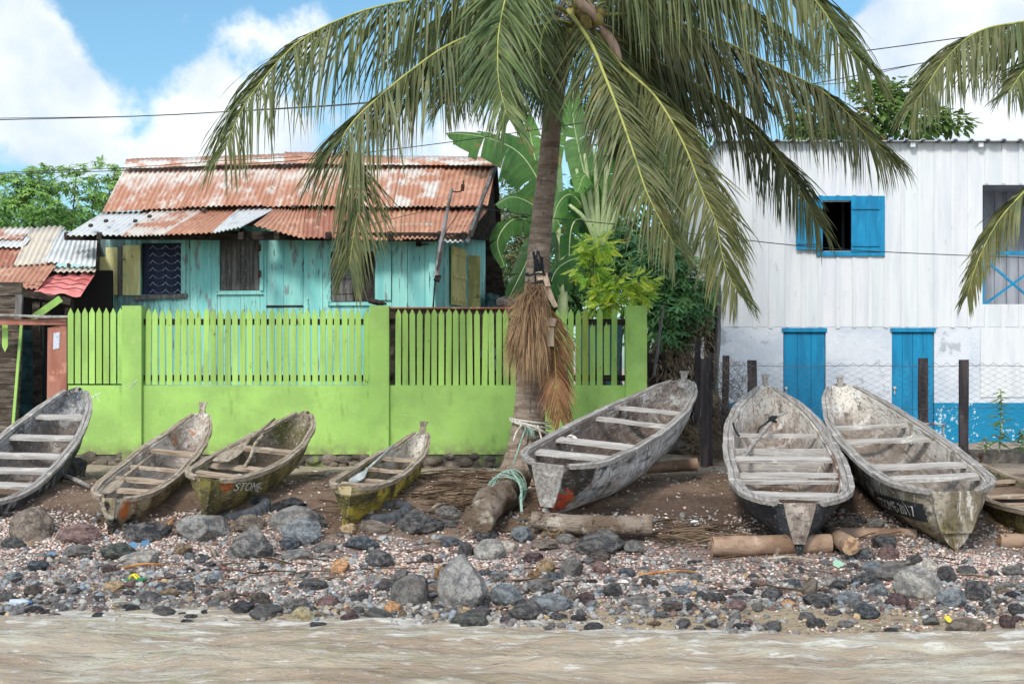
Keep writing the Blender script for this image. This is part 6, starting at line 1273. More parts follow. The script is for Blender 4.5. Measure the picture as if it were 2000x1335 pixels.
for pts in ([(1130, 30, 16.6), (1110, -120, 17), (1050, -260, 17.6), (930, -330, 18.2)], [(1135, 30, 16.6), (1180, -120, 17), (1270, -230, 17.6), (1400, -270, 18.2)], [(1130, 20, 16.4), (1120, -160, 15.8), (1090, -300, 15), (1060, -340, 14)],
            [(1120, 20, 16.5), (1010, -100, 16.6), (860, -170, 16.6), (700, -160, 16.6)], [(1140, 20, 16.5), (1260, -100, 16.4), (1420, -170, 16.4), (1590, -170, 16.4)], [(1130, 40, 16.8), (1180, 0, 18), (1250, -20, 19), (1330, 40, 19.8)]):
    frond(palm, pts, .9, rg, n=60, grav=.7, fwd=.6)
# coconuts, spathes, fibre
M_nut = mat('coconut_husk', srgb(150, 136, 78), [dict(c=srgb(120, 96, 60), s=4, lo=.42, hi=.6), dict(c=srgb(170, 160, 84), s=6, lo=.6, hi=.7)], rough=.6)
for px, py, D, r in ((1131, 33, 16.15, .075), (1143, 44, 16.05, .075), (1167, 40, 16.1, .07), (1120, 26, 16.2, .06), (1155, 30, 16.15, .06), (1150, 4, 16.1, .06), (1172, 24, 16.2, .06)):
    mb = MB(); v, f = ICO[3]; c_ = W(px, py, D); mb.add([c_ + Vector((p.x * r * (1 - .1 * p.z), p.y * r, p.z * r * 1.15)) for p in v], f); mb.build('coconut', M_nut, palm, smooth=True)
M_sp = mat('spathe_wood', srgb(170, 142, 126), [dict(c=srgb(136, 108, 92), s=6, st=(1, 1, .3), lo=.45, hi=.6)], rough=.6)
def spathe(pts, w_):
    P_ = spline([W(*p) for p in pts], 16); mb = MB(); vs = []
    for k, p in enumerate(P_):
        u = k / 16; ww = w_ * sin(pi * (.08 + .9 * u)) ** .8; d = (P_[min(16, k + 1)] - P_[max(0, k - 1)]).normalized(); s_ = d.cross(Vector((0, 1, 0))).normalized()
        for q in (-1, -.5, 0, .5, 1): vs.append(p + s_ * ww * q + Vector((0, .8 * ww * (1 - q * q) - .4 * ww, 0)) * -1)
    f = [(k * 5 + j, k * 5 + j + 1, (k + 1) * 5 + j + 1, (k + 1) * 5 + j) for k in range(16) for j in range(4)]; mb.add(vs, f); mb.build('spathe', M_sp, palm, smooth=True)
spathe([(1120, -12, 16.0), (1140, 6, 15.9), (1156, 22, 15.85), (1163, 42, 15.85)], .065); spathe([(1170, 50, 16.0), (1190, 72, 15.9), (1205, 100, 15.85), (1214, 132, 15.85)], .05)
mb = MB()
for k in range(420):
    a = W(rg.gauss(1125, 28), rg.gauss(50, 35), 16.45 + rg.uniform(-.25, .3)); d = Vector((rg.uniform(-1, 1), rg.uniform(-1, .6), rg.uniform(-1, .7))); mb.col = (rg.uniform(.5, 1.3),) * 3; q = a + d * rg.uniform(.1, .4); mb.tube([a, a.lerp(q, .5) + Vector((0, 0, .03)), q], [.008, .006, .003], 3)
mb.build('crown_fibre', M_dead, palm)['kind'] = 'stuff'
# dry frond bundle tied to the trunk
M_brown = mat('dry_brown_frond', srgb(170, 142, 112), [dict(c=srgb(126, 100, 78), s=3, lo=.42, hi=.6), dict(c=srgb(186, 152, 108), s=8, lo=.58, hi=.68, a=.8)], rough=.75, tint=True, transl=.1)
bund = thing('dry_frond_bundle', 'brown dry palm fronds tied up against the palm trunk', 'dry fronds', W(1050, 700, 16.1))
def strands(n, top, bot, D, rg, wr=(.010, .022), name='dry_frond', tx=1, lab=None):
    mb = MB()
    for k in range(n):
        a = W(rg.uniform(*top[0]), rg.uniform(*top[1]), D + rg.uniform(-.15, .05)); u = rg.random(); ex = bot[0][0] + (bot[0][1] - bot[0][0]) * u; ey = rg.uniform(*bot[1]); ey -= 50 * abs(u - .5) ** 1.5 * 2
        b_ = W(ex, ey, D - .1 + rg.uniform(-.3, .12)); mid = a.lerp(b_, .45) + Vector(((b_.x - a.x) * .22, rg.uniform(-.12, .02), .02)); P_ = spline([a, mid, b_], 6)
        ww = rg.uniform(*wr); j = rg.uniform(.5, 1.3); mb.col = (j, j * .96, j * .9); wv = Vector((1, rg.uniform(-.8, .8), 0)).normalized(); vs = []
        for q, p in enumerate(P_): s_ = (1 - (q / 6) ** 1.5 * .95) * ww * .5; vs += [p + wv * s_, p - wv * s_]
        mb.add(vs, [(2 * q, 2 * q + 1, 2 * q + 3, 2 * q + 2) for q in range(6)])
    o = mb.build(name, M_brown, bund); 
    if lab: o['label'] = lab
strands(1150, ((1026, 1060), (565, 640)), ((978, 1078), (620, 778)), 16.05, rg, (.006, .013), lab='wide shaggy mass of dry leaflets')
strands(350, ((1024, 1062), (550, 600)), ((996, 1078), (600, 700)), 15.98, rg, (.006, .013))
fr = frond(bund, [(1070, 590, 16.0), (1080, 640, 15.95), (1084, 700, 15.95), (1088, 760, 15.85), (1094, 815, 15.85)], .46, rg, n=72, grav=.35, fwd=1.25, side=(1, 0, 0), tint=(.72, .56, .46), m_=M_brown, w_=.018, s0=.02, rr_=.014); fr.name = 'dry_frond'
M_petw = mat('cut_petiole_wood', srgb(196, 172, 148), [dict(c=srgb(164, 138, 116), s=5, st=(3, 3, .5), lo=.45, hi=.6)], rough=.85)
for a, b_, w1, w2 in (((1052, 532), (1055, 548), .065, .07), ((1056, 551), (1062, 598), .075, .085), ((1064, 535), (1070, 560), .06, .06), ((1068, 560), (1085, 600), .07, .05), ((1067, 627), (1085, 631), .09, .09), ((1072, 640), (1070, 676), .10, .13)):
    mb = MB(); mb.bar(W(*a, 15.95), W(*b_, 15.92), w1, .05, up=(0, 1, 0), jit=.006, rng=rg, w2=w2, n=2); mb.build('cut_stalk', M_petw, bund)
for py in (536, 553):
    mb = MB(); mb.tube([W(1052 + 26 * cos(a), py + 2 * sin(3 * a), 16.2 - .32 * sin(a)) for a in [k * pi / 10 for k in range(-2, 13)]], .012, 6); mb.build('binding', M_rope_k, bund)
mb = MB()
for k in range(26): 
    x = rg.gauss(1051, 3.5); y0 = rg.uniform(488, 520); mb.tube([W(x, y0, 16.22), W(x + rg.uniform(-3, 5), y0 + 20, 16.16), W(x + rg.uniform(-3, 8), y0 + 45, 16.1)], .010, 4)
mb.build('black_netting', M_rope_k, bund)
# white and green rope round the trunk base
tr = thing('mooring_rope', 'white and green mooring rope knotted around the palm base', 'rope', W(1036, 830, 16.3)); 
def ring(py, D, r, dz): return [W(1036, py, D) + Vector((r * cos(a), r * sin(a), dz * cos(a))) for a in [2 * pi * k / 26 for k in range(27)]]
for py, dz in ((822, -.03), (828, -.05), (834, -.08)): mb = MB(); mb.tube(ring(py, 16.5, .235, dz), .013, 6); mb.build('coil', M_rope, tr)
for P_, m_ in (([(1012, 820, 16.25), (1018, 830, 16.2), (1008, 845, 16.2), (1003, 862, 16.2)], M_rope), ([(1050, 830, 16.2), (1056, 850, 16.15), (1060, 862, 16.1), (1070, 872, 15.6)], M_rope), ([(1018, 828, 16.2), (1040, 832, 16.18), (1062, 842, 16.2), (1068, 850, 16.25)], M_rope),
               ([(1028, 832, 16.2), (1018, 860, 16.15), (1008, 890, 16.0), (1000, 915, 15.4), (990, 930, 14.2)], M_rope_g)):
    mb = MB(); mb.tube(spline([W(*p) for p in P_], 14), .011, 6); mb.build('rope_end', m_, tr, smooth=True)
mb = MB()
for k in range(40): a = W(1034, 834, 16.18); mb.tube([a, a + Vector((rg.uniform(-.05, .07), rg.uniform(-.04, 0), rg.uniform(-.14, -.02)))], .004, 3)
mb.build('frayed_net', M_rope_g, tr)
# second palm, trunk outside the frame
palm2 = thing('coconut_palm', 'second palm reaching in from beyond the right picture edge', 'palm', (wx(2330, 14.6), 14.6, hz(wx(2330, 14.6), 14.6)))
mb = MB(); P_ = spline([W(2330, 960, 14.6), W(2310, 600, 14.6), W(2270, 250, 14.6), W(2240, 80, 14.6)], 60); mb.tube(P_, [.17 - .04 * k / 60 + .01 * (k % 2) for k in range(61)], 14); mb.build('trunk', M_trunk, palm2, smooth=True)
frond(palm2, [(2240, 80, 14.6), (2150, 40, 14.4), (2060, 32, 14.2), (1990, 44, 14.1), (1932, 54, 14), (1887, 76, 13.9), (1842, 121, 13.9), (1811, 166, 13.9), (1785, 205, 13.9)], .78, rg, n=100, grav=.85, fwd=.6, side=(.2, 1, .3), lab='frond entering at the upper right corner', tint=(.95, .98, .9), spread=.8)
frond(palm2, [(2240, 80, 14.6), (2160, 90, 14.2), (2080, 100, 13.9), (2010, 130, 13.7), (1970, 180, 13.6)], .62, rg, n=60, grav=.8, fwd=.6, side=(.3, 1, .2), tint=(.85, .9, .8))
frond(palm2, [(2240, 100, 14.4), (2170, 190, 14), (2100, 280, 13.7), (2030, 345, 13.5), (1990, 385, 13.4), (1955, 425, 13.4), (1928, 470, 13.4), (1906, 520, 13.4), (1890, 575, 13.4)], .52, rg, n=100, grav=.85, fwd=.9, side=(.3, 1, .2), tint=(1.1, 1.05, .95), lab='frond hanging before the veranda', spread=.8)
for pts in ([(2240, 80, 14.6), (2220, -100, 14.8), (2150, -250, 15), (2000, -320, 15.2)], [(2240, 80, 14.6), (2330, 0, 14), (2450, 60, 13.6), (2560, 200, 13.4)], [(2240, 80, 14.6), (2330, -40, 15), (2480, -60, 15.4), (2600, 50, 15.6)]):
    frond(palm2, pts, .8, rg, n=50, grav=.8, fwd=.6)
# ------------------------------------------------------------------ logs, tyres, paddles, wires and litter
M_log = mat('brown_log', srgb(158, 132, 112), [dict(c=srgb(124, 98, 80), s=3, lo=.42, hi=.6), dict(c=srgb(184, 162, 142), s=6, lo=.56, hi=.68, a=.7), dict(c=srgb(70, 54, 44), s=12, st=(1, 1, 1), lo=.62, hi=.68, a=.8)], rough=.9, bump=[(8, (1, 3, 3), .015, 'noise')])
M_drift = mat('driftwood', srgb(154, 138, 124), [dict(c=srgb(116, 98, 82), s=3, lo=.42, hi=.58), dict(c=srgb(198, 186, 170), s=5, lo=.55, hi=.66, a=.8), dict(c=srgb(70, 56, 46), s=9, lo=.58, hi=.66, a=.85)], rough=.95, bump=[(6, (1, 4, 4), .05, 'noise'), (22, (1, 1, 1), .03, 'noise')])
M_endg = mat('log_end_grain', srgb(170, 140, 112), [dict(c=srgb(120, 92, 72), s=14, lo=.45, hi=.58)], rough=.9)
rg = random.Random(90)
def log(a, b_, r0, r1, m_, label, cat='log', rough=0.03, bend=0, n=20, seg=18, seed=0):
    A, B = W(*a), W(*b_); root = thing('log', label, cat, (A + B) / 2 - Vector((0, 0, r0)), None)
    d = (B - A).normalized(); x = d.cross(Vector((0, 0, 1))).normalized(); y = x.cross(d); vs = []
    for i in range(n + 1):
        t = i / n; c_ = A.lerp(B, t) + y * bend * sin(pi * t); r = r0 + (r1 - r0) * t
        for k in range(seg):
            an = 2 * pi * k / seg; q = c_ + (x * cos(an) + y * sin(an)) * r; q += (q - c_) * (rough * 3 * nzs(q + Vector((seed, 0, 0)), 3.5, 3)); vs.append(q)
    mb = MB(); mb.add(vs, [(i * seg + k, i * seg + (k + 1) % seg, (i + 1) * seg + (k + 1) % seg, (i + 1) * seg + k) for i in range(n) for k in range(seg)]); mb.build('bark', m_, root, smooth=True)
    for e, s_ in ((0, -1), (n, 1)):
        mb = MB(); c_ = sum((vs[e * seg + k] for k in range(seg)), Vector()) / seg; mb.add([c_ + d * s_ * .012] + [vs[e * seg + k] for k in range(seg)], [(0, 1 + k, 1 + (k + 1) % seg) for k in range(seg)]); mb.build('end_grain', M_endg if m_ is M_log else M_drift, root)
    return root
log((1038, 1014, 12.75), (1274, 1026, 12.65), .075, .095, M_drift, 'long weathered driftwood log under the largest white canoe', rough=.07, bend=-.02)
log((932, 1012, 12.6), (1008, 938, 14.0), .135, .14, M_drift, 'thick rope tied driftwood log propped beside the largest canoe', rough=.13, seed=3)
log((1391, 1066, 12.15), (1622, 1062, 12.2), .088, .088, M_log, 'smooth brown roller log under the black canoe', rough=.015, seed=5)
log((1662, 1066, 11.75), (1618, 1040, 12.9), .078, .075, M_log, 'short log pointing its cut end at the water', rough=.03, seed=6)
log((1635, 1045, 12.8), (1790, 1047, 12.7), .072, .072, M_log, 'brown roller log under the lettered canoe', rough=.02, seed=7)
log((1952, 1057, 12.3), (2080, 1056, 12.3), .065, .07, M_log, 'rounded brown log at the right picture edge', rough=.02, seed=8)
log((1262, 914, 15.4), (1362, 906, 15.4), .06, .07, M_log, 'dark chock log under the bow of the largest canoe', rough=.03, seed=9)
# rope and netting on the propped log, and from there to the canoe
nt_ = MB(); 
for k in range(5):
    c_ = W(988 + k * 2.5, 958 - k * 3.5, 13.5 - k * .06 + .25 - .25); P_ = []
    d = (W(1030, 922, 14.3) - W(932, 1010, 12.6)).normalized(); ctr = W(932, 1010, 12.6).lerp(W(1030, 922, 14.3), .50 + k * .035); x = d.cross(Vector((0, 0, 1))).normalized(); y = x.cross(d)
    nt_.tube([ctr + (x * cos(a) + y * sin(a)) * (.165 + .01 * sin(a * 3 + k)) + d * .03 * sin(a) for a in [2 * pi * q / 20 for q in range(21)]], .006, 5)
for k in range(60):
    a = rg.uniform(0, 6.3); p = ctr - d * rg.uniform(0, .3) + (x * cos(a) + y * sin(a)) * .17; nt_.tube([p, p + Vector((rg.uniform(-.05, .05), rg.uniform(-.05, .05), rg.uniform(-.1, .03)))], .004, 3)
nt_.tube(spline([ctr + Vector((0, 0, .17)), W(1018, 950, 13.1), W(1017, 985, 12.95), W(1019, 1000, 12.9)], 8), .012, 5)
tag(nt_.build('net_lashing', M_rope_g), 'green net and rope lashed around the propped driftwood log', 'rope')
mb = MB()
for k in range(5): mb.tube(spline([W(1104 + k, 862 - k, 14.2), W(1112 + k, 850, 14.15), W(1122 + k, 856, 14.1), W(1121 + k * .8, 866, 14.05), W(1118 - k * .5, 880, 14.0)], 10), .012, 5)
tag(mb.build('rope_loop', M_rope), 'white rope looped over the rail of the largest canoe', 'rope')
mb = MB()
for k in range(14): a = rg.uniform(0, 6.3); c_ = W(1779, 862, 15.0) + Vector((.0, -.03, .02)); mb.tube([c_ + Vector((.05 * cos(a + q * .9) * 1.5, .04 * sin(a * 2 + q), .04 * sin(a + q * 1.3))) for q in range(5)], .011, 5)
tag(mb.build('rope_knot', M_rope), 'white rope knot on a seat of the lettered canoe', 'rope')

M_rub = mat('tyre_rubber', srgb(78, 80, 84), [dict(c=srgb(58, 60, 64), s=5, lo=.45, hi=.6), dict(c=srgb(126, 118, 108), s=4, lo=.58, hi=.7, a=.7)], rough=.8, bump=[(30, (1, 1, 1), .01, 'noise')])
def tyre(c, Ro, wd_, rot, label):
    C = W(*c); mb = MB(); NR, NP = 56, 14; vs = []; Ri = Ro * .58
    prof = []
    for k in range(NP):
        a = 2 * pi * k / NP; prof.append(((Ro + Ri) / 2 + (Ro - Ri) / 2 * math.copysign(abs(cos(a)) ** .7, cos(a)), wd_ / 2 * math.copysign(abs(sin(a)) ** .6, sin(a))))
    E = Euler(rot).to_matrix()
    for i in range(NR):
        an = 2 * pi * i / NR
        for k, (r, z) in enumerate(prof):
            rr2 = r - (.012 if (i % 2 and r > Ro * .93) else 0); vs.append(C + E @ Vector((rr2 * cos(an), rr2 * sin(an), z)))
    mb.add(vs, [(i * NP + k, i * NP + (k + 1) % NP, ((i + 1) % NR) * NP + (k + 1) % NP, ((i + 1) % NR) * NP + k) for i in range(NR) for k in range(NP)]); o = mb.build('tyre', M_rub, None, smooth=False); tag(o, label, 'tyre')
tyre((470, 1003, 13.45), .30, .19, (R(12), R(-10), 0), 'old tyre half buried under the mossy brown canoe'); tyre((752, 1008, 13.3), .27, .17, (R(10), R(-8), 0), 'dark tyre lying under the yellow and black canoe')

def paddle(blade, neck, end, bw, label, m_, r=.017):
    a, n_, e = W(*blade), W(*neck), W(*end); root = thing('paddle', label, 'paddle', a)
    mb = MB(); d = (n_ - a).normalized(); s_ = d.cross(Vector((0, -.3, 1))).normalized(); nn = s_.cross(d); vs = []; K = 8
    for k in range(K + 1):
        u = k / K; ww = bw * (.62 + .38 * sin(pi * min(1, u * 1.2 + .15))) * (1 - .65 * max(0, (u - .7) / .3)) / 2; c_ = a.lerp(n_, u); vs += [c_ - s_ * ww, c_ + nn * .012, c_ + s_ * ww, c_ - nn * .012]
    f = [(k * 4 + j, k * 4 + (j + 1) % 4, (k + 1) * 4 + (j + 1) % 4, (k + 1) * 4 + j) for k in range(K) for j in range(4)] + [(0, 1, 2, 3), (K * 4 + 3, K * 4 + 2, K * 4 + 1, K * 4)]
    mb.add(vs, f); mb.build('blade', m_, root); mb = MB(); mb.tube([n_ - d * .06, n_.lerp(e, .5), e], [r, r * .95, r * .85], 7); mb.build('shaft', m_, root, smooth=True)
paddle((203, 962, 13.1), (245, 928, 13.9), (300, 886, 14.9), .15, 'grey wooden paddle lying in the pale narrow canoe', M_gun_y)
paddle((430, 900, 13.8), (482, 862, 14.6), (536, 818, 15.6), .20, 'broad bladed paddle resting on the mossy brown canoe', M_gun_y)
paddle((690, 940, 13.5), (716, 917, 14.0), (770, 868, 15.3), .12, 'pale bluish paddle along the rail of the yellow canoe', mat('blue_grey_wood', srgb(156, 164, 162), [dict(c=srgb(190, 190, 186), s=9, lo=.5, hi=.6), dict(c=srgb(112, 122, 124), s=6, lo=.58, hi=.66)]), r=.013)
mb = MB(); P_ = spline([W(1446, 900, 14.15), W(1480, 856, 14.6), W(1513, 817, 15.0), W(1524, 811, 15.1), W(1537, 806, 15.2)], 16); mb.tube(P_, [.021, .022, .022] + [.022] * 8 + [.02, .018, .015, .013, .011, .009], 8, rough=.04, rng=rg); o = mb.build('pole', M_gun, None, smooth=True); tag(o, 'pale wooden pole leaning inside the black hulled canoe', 'pole')
mb = MB()
for k in range(12): a = rg.uniform(0, 6.3); c_ = W(1509, 819, 14.95); mb.tube([c_ + Vector((.045 * cos(a + q), .045 * sin(a + q * 1.2), .035 * sin(a * 2 + q))) for q in range(5)], .010, 5)
mb.tube(spline([W(1502, 820, 14.9), W(1494, 828, 14.85), W(1484, 834, 14.8), W(1480, 845, 14.8)], 8), .010, 5); mb.tube(spline([W(1432, 826, 14.9), W(1436, 840, 14.8), W(1444, 852, 14.8)], 8), .012, 5); tag(mb.build('black_cord', M_rope_k), 'black cord knotted on the pole in the black canoe', 'rope')
mb = MB(); mb.tube(spline([W(476, 912, 13.9), W(490, 890, 14.1), W(497, 868, 14.3), W(512, 850, 14.6)], 12), .016, 7, rough=.12, rng=rg); tag(mb.build('gnarled_stick', M_greenw if False else M_gun_y), 'gnarled pale stick standing inside the mossy brown canoe', 'stick')
# plastic bag in the mossy canoe
mb = MB(); v, f = ICO[3]; c_ = W(464, 936, 13.75); mb.add([c_ + Vector((p.x * .065, p.y * .06, p.z * .05)) * (1 + .35 * nzs(p * 2.5, 1.5, 3)) for p in v], f); tag(mb.build('plastic_bag', mat('white_plastic', srgb(206, 214, 218), rough=.3, transl=.3), None), 'crumpled white plastic bag inside the mossy brown canoe', 'bag')
# things on top of the lime wall
o = bpy.data.objects.new('stone', BIG[2]); col.objects.link(o); o.location = W(988, 603, 18.5); o.scale = (.26, .24, .17); o.color = (1, .92, .84, 1); tag(o, 'brown grey stone on the iron sheet beside the palm', 'stone')
mb = MB(); mb.box((fx(723), 18.02, fz(602)), (fx(1012), 19.1, fz(599.5)), .004, rg); tag(mb.build('iron_sheet', M_sd), 'flat rusty sheet lying across the picket tops', 'sheet')
mb = MB(); v, f = ICO[3]; c_ = W(735, 590, 18.1); mb.add([c_ + Vector((p.x * .125, p.y * .07, p.z * .035 - p.x * .02)) * (1 + .2 * nzs(p * 2, 1.2, 3)) for p in v], f); tag(mb.build('old_shoe', M_darkw, None, smooth=True), 'dark battered shoe on top of the lime pillar', 'shoe')
mb = MB(); mb.box((wx(745, 19.6), 19.6, fz(935, 19.6)), (wx(1010, 19.6), 19.66, fz(606, 19.4))); tag(mb.build('dark_shade_screen', M_darkw), 'dark board sheet standing in for shade behind the pickets right of the middle pillar', 'screen')  # dark sheet paints in the shade below the flat iron sheet
mb = MB(); v, f = ICO[3]
for px, py, r in ((953, 690, .10), (962, 712, .08)): c_ = W(px, py, 18.9); mb.add([c_ + Vector((p.x * r, p.y * r, p.z * r)) * (1 + .3 * nzs(p * 2.5, 1.5, 3)) for p in v], f)
tag(mb.build('plastic_sack', bpy.data.materials['white_plastic'], None), 'white sack showing through the pickets beside the palm', 'sack')
mb = MB(); mb.box((wx(1135, 19.2), 19.2, fz(900, 19.2)), (wx(1215, 19.2), 19.25, fz(630, 19.2))); tag(mb.build('teal_tarp', mat('teal_tarp', srgb(70, 110, 118), rough=.7)), 'faded teal panel behind the broken pickets', 'panel')
# antenna mast on the turquoise house
mast = thing('pole_mast', 'grey mast strapped to the turquoise house with a hooked top', 'mast', W(852, 545, 19.6)); mb = MB(); mb.tube([W(853, 536, 19.65), W(863, 470, 19.5), W(874, 410, 19.5), W(883, 368, 19.5)], [.036, .034, .024, .020], 9); mb.build('pole', mat('grey_pipe', srgb(150, 148, 150), [dict(c=srgb(110, 104, 100), s=5, lo=.5, hi=.62)], rough=.6), mast)
mb = MB(); mb.tube([W(884, 374, 19.5), W(893, 375, 19.5), W(901, 373, 19.5), W(904, 364, 19.5), W(906, 352, 19.5)], .010, 6); mb.box((wx(900, 19.5), 19.46, wz(373, 19.5)), (wx(907, 19.5), 19.54, wz(360, 19.5)), .006, rg); mb.build('hook', M_rusty, mast)
mb = MB(); mb.tube([W(849, 541, 19.7), W(860, 545, 19.7)], .05, 8); mb.tube([W(849, 530, 19.68), W(858, 533, 19.68)], .03, 8); mb.build('clamp', M_darkw, mast)
mb = MB(); mb.tube([W(850, 545, 19.75), W(846, 600, 19.8)], .012, 6); mb.build('earth_wire', M_rope_k, mast)
# overhead cables
M_cab = mat('black_cable', srgb(52, 52, 56), rough=.5)
for pts, r, lab in (([(-200, 240, 19.5), (0, 234, 19.5), (240, 228, 19.4), (430, 219, 19.2), (700, 203, 19), (1000, 172, 18.8), (1300, 142, 18.6), (1530, 119, 18.4), (1730, 94, 18.2), (1860, 76, 18.0), (2200, 30, 17.6)], .012, 'upper cable running across the sky behind the fronds'),
        ([(-200, 236, 19.8), (0, 231, 19.8), (300, 226, 19.6), (520, 213, 19.5), (712, 200, 19.3), (1000, 166, 19.2), (1400, 140, 19), (1610, 165, 19), (1770, 130, 19), (2200, 40, 19)], .008, 'thin cable crossing beside the upper cable'),
        ([(-200, 346, 19.3), (0, 340, 19.3), (240, 333, 19.3), (420, 323, 19.3), (560, 315, 19.3), (700, 300, 19.2), (890, 276, 19), (1056, 252, 18.8), (1300, 215, 18.6), (1625, 157, 18.2), (1775, 128, 18), (2200, 60, 17.4)], .010, 'cable passing over the rusty roof ridge'),
        ([(-200, 344, 19.5), (0, 337, 19.5), (250, 327, 19.5), (420, 315, 19.5), (590, 306, 19.5)], .008, 'short cable ending on the rusty roof ridge'),
        ([(853, 530, 19.6), (868, 460, 19.4), (890, 425, 19.4), (905, 407, 19.3), (940, 407, 19.3), (1060, 424, 19.2), (1220, 440, 19.1), (1440, 467, 19), (1660, 488, 18.9), (2000, 503, 18.7), (2300, 512, 18.4)], .010, 'sagging cable from the mast across the white house'),
        ([(700, 445, 19.5), (780, 424, 19.5), (860, 407, 19.4), (906, 404, 19.3)], .008, 'short cable joining the mast over the rusty roof')):
    mb = MB(); mb.tube(spline([W(*p) for p in pts], 90), r * .6, 5); tag(mb.build('cable', M_cab, None, smooth=True), lab, 'cable', 'overhead cables')
# plants by the wire fence
M_gp = foliage_mat('plant_leaf', srgb(112, 140, 66), srgb(86, 112, 56), transl=.35)
def upplant(px, pb, pt, D, n, L_, w_, label, seed, name='leafy_plant'):
    rg = random.Random(seed); b0 = W(px, pb, D); t0 = W(px + 3, pt, D); root = thing(name, label, 'plant', b0); mb = MB(); mb.tube(spline([b0, b0.lerp(t0, .5) + Vector((.03, 0, 0)), t0], 10), [.016 * (1 - .06 * k) for k in range(11)], 6); mb.build('stem', M_pet, root)
    mb = MB()
    for k in range(n):
        u = .12 + .88 * k / n; p = b0.lerp(t0, u); a = k * 2.4 + rg.uniform(-.4, .4); d = Vector((cos(a), sin(a), rg.uniform(-.5, .35))); j = rg.uniform(.7, 1.25); mb.col = (j, j, j * .9); leaf(mb, p, d, L_ * (1.15 - .6 * u) * rg.uniform(.7, 1.2), w_, Vector((0, 0, 1)))
    mb.build('leaves', M_gp, root)
upplant(1951, 882, 758, 18.8, 46, .22, .028, 'tall leafy plant before the blue band of the wall', 91); upplant(1922, 882, 852, 18.6, 16, .13, .02, 'tiny green sprout left of the tall leafy plant', 92); upplant(1992, 880, 838, 18.7, 22, .15, .03, 'low broad plant at the right edge of the curb', 93)
mb = MB(); rg = random.Random(95)
for k in range(420):   # dry vine on the mesh
    p = W(rg.uniform(1400, 1462), rg.uniform(708, 830), 18.45 + rg.uniform(-.1, .1)); d = Vector((rg.uniform(-1, 1), rg.uniform(-.3, .3), rg.uniform(-1, 1))) * .09; q = p + d; mb.col = (rg.uniform(.35, 1),) * 3; mb.tube([p, p.lerp(q, .5) + Vector((0, 0, .02)), q], .003, 3)
tag(mb.build('dry_vine', M_dead), 'dry tangled vine climbing the wire mesh near its end', 'vine')
# twigs (stuff) and litter
mb = MB(); rg = random.Random(96)
for k in range(400):
    px, py = rg.choice(((rg.gauss(885, 45), rg.gauss(965, 22)), (rg.gauss(885, 45), rg.gauss(965, 22)), (rg.gauss(885, 45), rg.gauss(965, 22)), (rg.gauss(1330, 60), rg.gauss(1050, 12)), (rg.uniform(200, 1900), rg.uniform(1020, 1170)), (rg.uniform(600, 960), rg.uniform(920, 1010))))
    p = ground_hit(px, py); a = rg.gauss(-.35, .35) if px < 1100 else rg.uniform(-.5, .5); L_ = rg.uniform(.12, .5); d = Vector((cos(a), rg.uniform(-.5, .5), 0)) * L_; q = p + d; q.z = hz(q.x, q.y) + rg.uniform(.01, .05); p.z = hz(p.x, p.y) + rg.uniform(.005, .04)
    j = rg.uniform(.3, .85); mb.col = (j, j * .88, j * .8); mb.tube([p, p.lerp(q, .5) + Vector((0, 0, rg.uniform(0, .03))), q], rg.uniform(.003, .008), 4)
tag(mb.build('dry_twigs', M_dead), 'dry twigs and stalks scattered on the dirt bank', 'twigs', kind='stuff')
def stick(a, b_, r, m_, label, name='stick'):
    A, B = ground_hit(*a), ground_hit(*b_); mb = MB(); up = Vector((0, 0, r + .015)); mb.tube(spline([A + up, A.lerp(B, .5) + up + Vector((0, 0, .02)), B + up], 8), [r * (1 - .05 * k) for k in range(9)], 6, rough=.08, rng=rg); tag(mb.build(name, m_), label, 'stick')
M_or = mat('orange_wood', srgb(176, 128, 84), [dict(c=srgb(140, 98, 64), s=6, lo=.45, hi=.6)])
stick((236, 1117), (318, 1109), .016, M_or, 'orange brown stick lying on pebbles above the sandal'); stick((322, 1045), (340, 1018), .014, M_or, 'short broken branch between the two left boulders'); stick((1250, 1130), (1358, 1123), .014, M_or, 'long thin orange stick on the shell gravel')
stick((102, 935), (172, 958), .035, M_gun, 'curved grey branch behind the pale narrow canoe'); stick((1500, 1098), (1590, 1101), .016, M_gun_y, 'pale cane lying under the tip of the black canoe'); stick((403, 1073), (420, 1088), .016, M_gun_y, 'pale wood chip beside the light grey boulder', 'wood_chip'); stick((840, 1006), (866, 990), .02, M_gun_y, 'pale twig end by the roped driftwood log')
def shard(px, py, w_, h_, c_, label, name='plastic_shard', cat='litter'):
    p = ground_hit(px, py) + Vector((0, 0, .03)); s_ = p.y / S; mb = MB(); r2 = random.Random(int(px)); n_ = 7; vs = [p + Vector((cos(2 * pi * k / n_) * w_ * s_ / 2 * r2.uniform(.7, 1.1), sin(2 * pi * k / n_) * .06, sin(2 * pi * k / n_) * h_ * s_ / 2 * r2.uniform(.7, 1.1))) for k in range(n_)]
    mb.add(vs + [v + Vector((0, .006, .006)) for v in vs], [tuple(range(n_)), tuple(range(2 * n_ - 1, n_ - 1, -1))] + [(k, n_ + k, n_ + (k + 1) % n_, (k + 1) % n_) for k in range(n_)]); tag(mb.build(name, mat(name + str(int(px)), c_, rough=.5)), label, cat)
shard(257, 1074, 32, 14, srgb(92, 124, 152), 'blue plastic shard among rocks below the pale canoe'); shard(283, 1067, 18, 14, srgb(84, 118, 148), 'smaller pointed blue shard beside the blue plastic shard'); shard(100, 1090, 22, 8, srgb(96, 124, 150), 'flat blue fragment below the far left canoe')
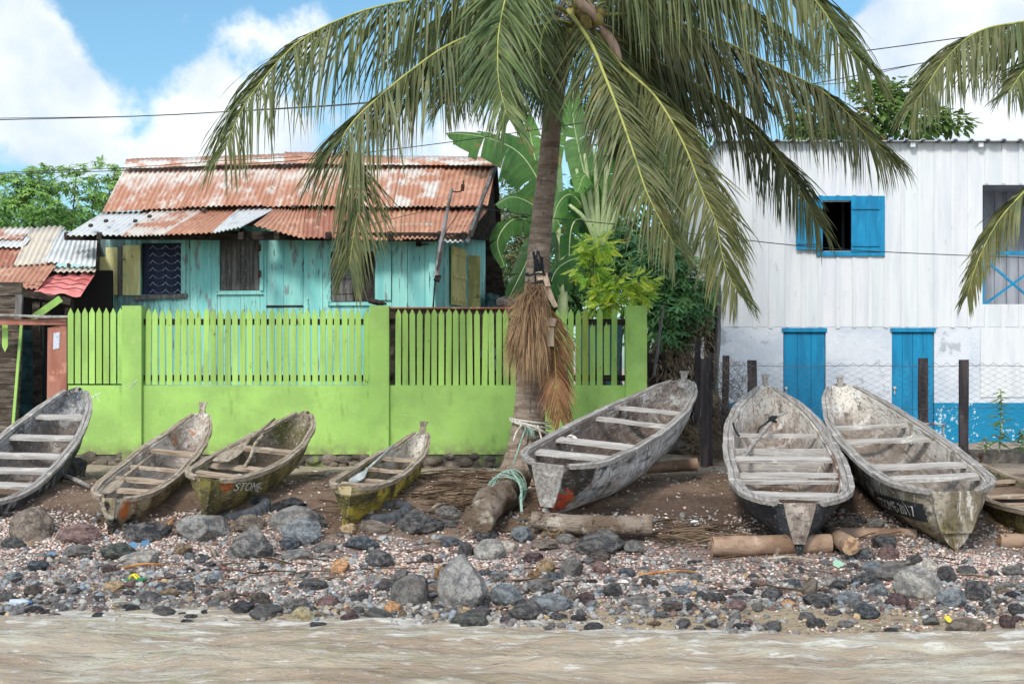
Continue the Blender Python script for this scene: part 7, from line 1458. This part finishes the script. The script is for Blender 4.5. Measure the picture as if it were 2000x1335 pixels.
shard(1358, 1027, 20, 6, srgb(226, 232, 238), 'white plastic scrap on the bare dirt'); shard(1218, 1145, 26, 8, srgb(222, 216, 212), 'flat white shell on the pebbles right of the big boulder', 'large_shell', 'shell'); shard(1637, 1108, 22, 12, srgb(150, 184, 160), 'pale green bottle bottom beside the cut log', 'glass_scrap'); shard(1853, 1218, 14, 9, srgb(220, 196, 60), 'yellow scrap on the wet sand', 'scrap')
# sandal
p = ground_hit(265, 1141) + Vector((0, 0, .035)); sd_ = thing('flip_flop', 'green flip flop with yellow straps on the pebbles', 'sandal', p); mb = MB(); n_ = 16
vs = [p + Vector((cos(2 * pi * k / n_) * .085, sin(2 * pi * k / n_) * .04 * (1 + .25 * cos(2 * pi * k / n_)), .004 * cos(2 * pi * k / n_))) for k in range(n_)]; mb.add(vs + [v + Vector((0, 0, .014)) for v in vs], [tuple(range(n_ - 1, -1, -1)), tuple(range(n_, 2 * n_))] + [(k, (k + 1) % n_, n_ + (k + 1) % n_, n_ + k) for k in range(n_)]); mb.build('sole', mat('green_rubber', srgb(48, 128, 84), rough=.6), sd_)
for s_ in (-1, 1): mb = MB(); mb.tube(spline([p + Vector((-.05, 0, .014)), p + Vector((-.02, s_ * .02, .045)), p + Vector((.02, s_ * .035, .016))], 8), .008, 5); mb.build('strap', mat('yellow_rubber', srgb(226, 206, 40), rough=.5) if s_ < 0 else bpy.data.materials['yellow_rubber'], sd_)
# clear bottle at the waterline
p = ground_hit(40, 1184) + Vector((0, 0, .03)); bt = thing('plastic_bottle', 'clear plastic bottle at the water edge on the left', 'bottle', p); mb = MB(); mb.tube([p + Vector((x, 0, 0)) for x in (-.08, -.075, .03, .05, .07)], [.02, .028, .028, .02, .011], 12); mb.build('body', mat('clear_plastic', srgb(200, 210, 222), rough=.15, transl=.3), bt, smooth=True); mb = MB(); mb.tube([p + Vector((.07, 0, 0)), p + Vector((.088, 0, 0))], .013, 10); mb.build('cap', mat('blue_cap', srgb(60, 110, 170)), bt)
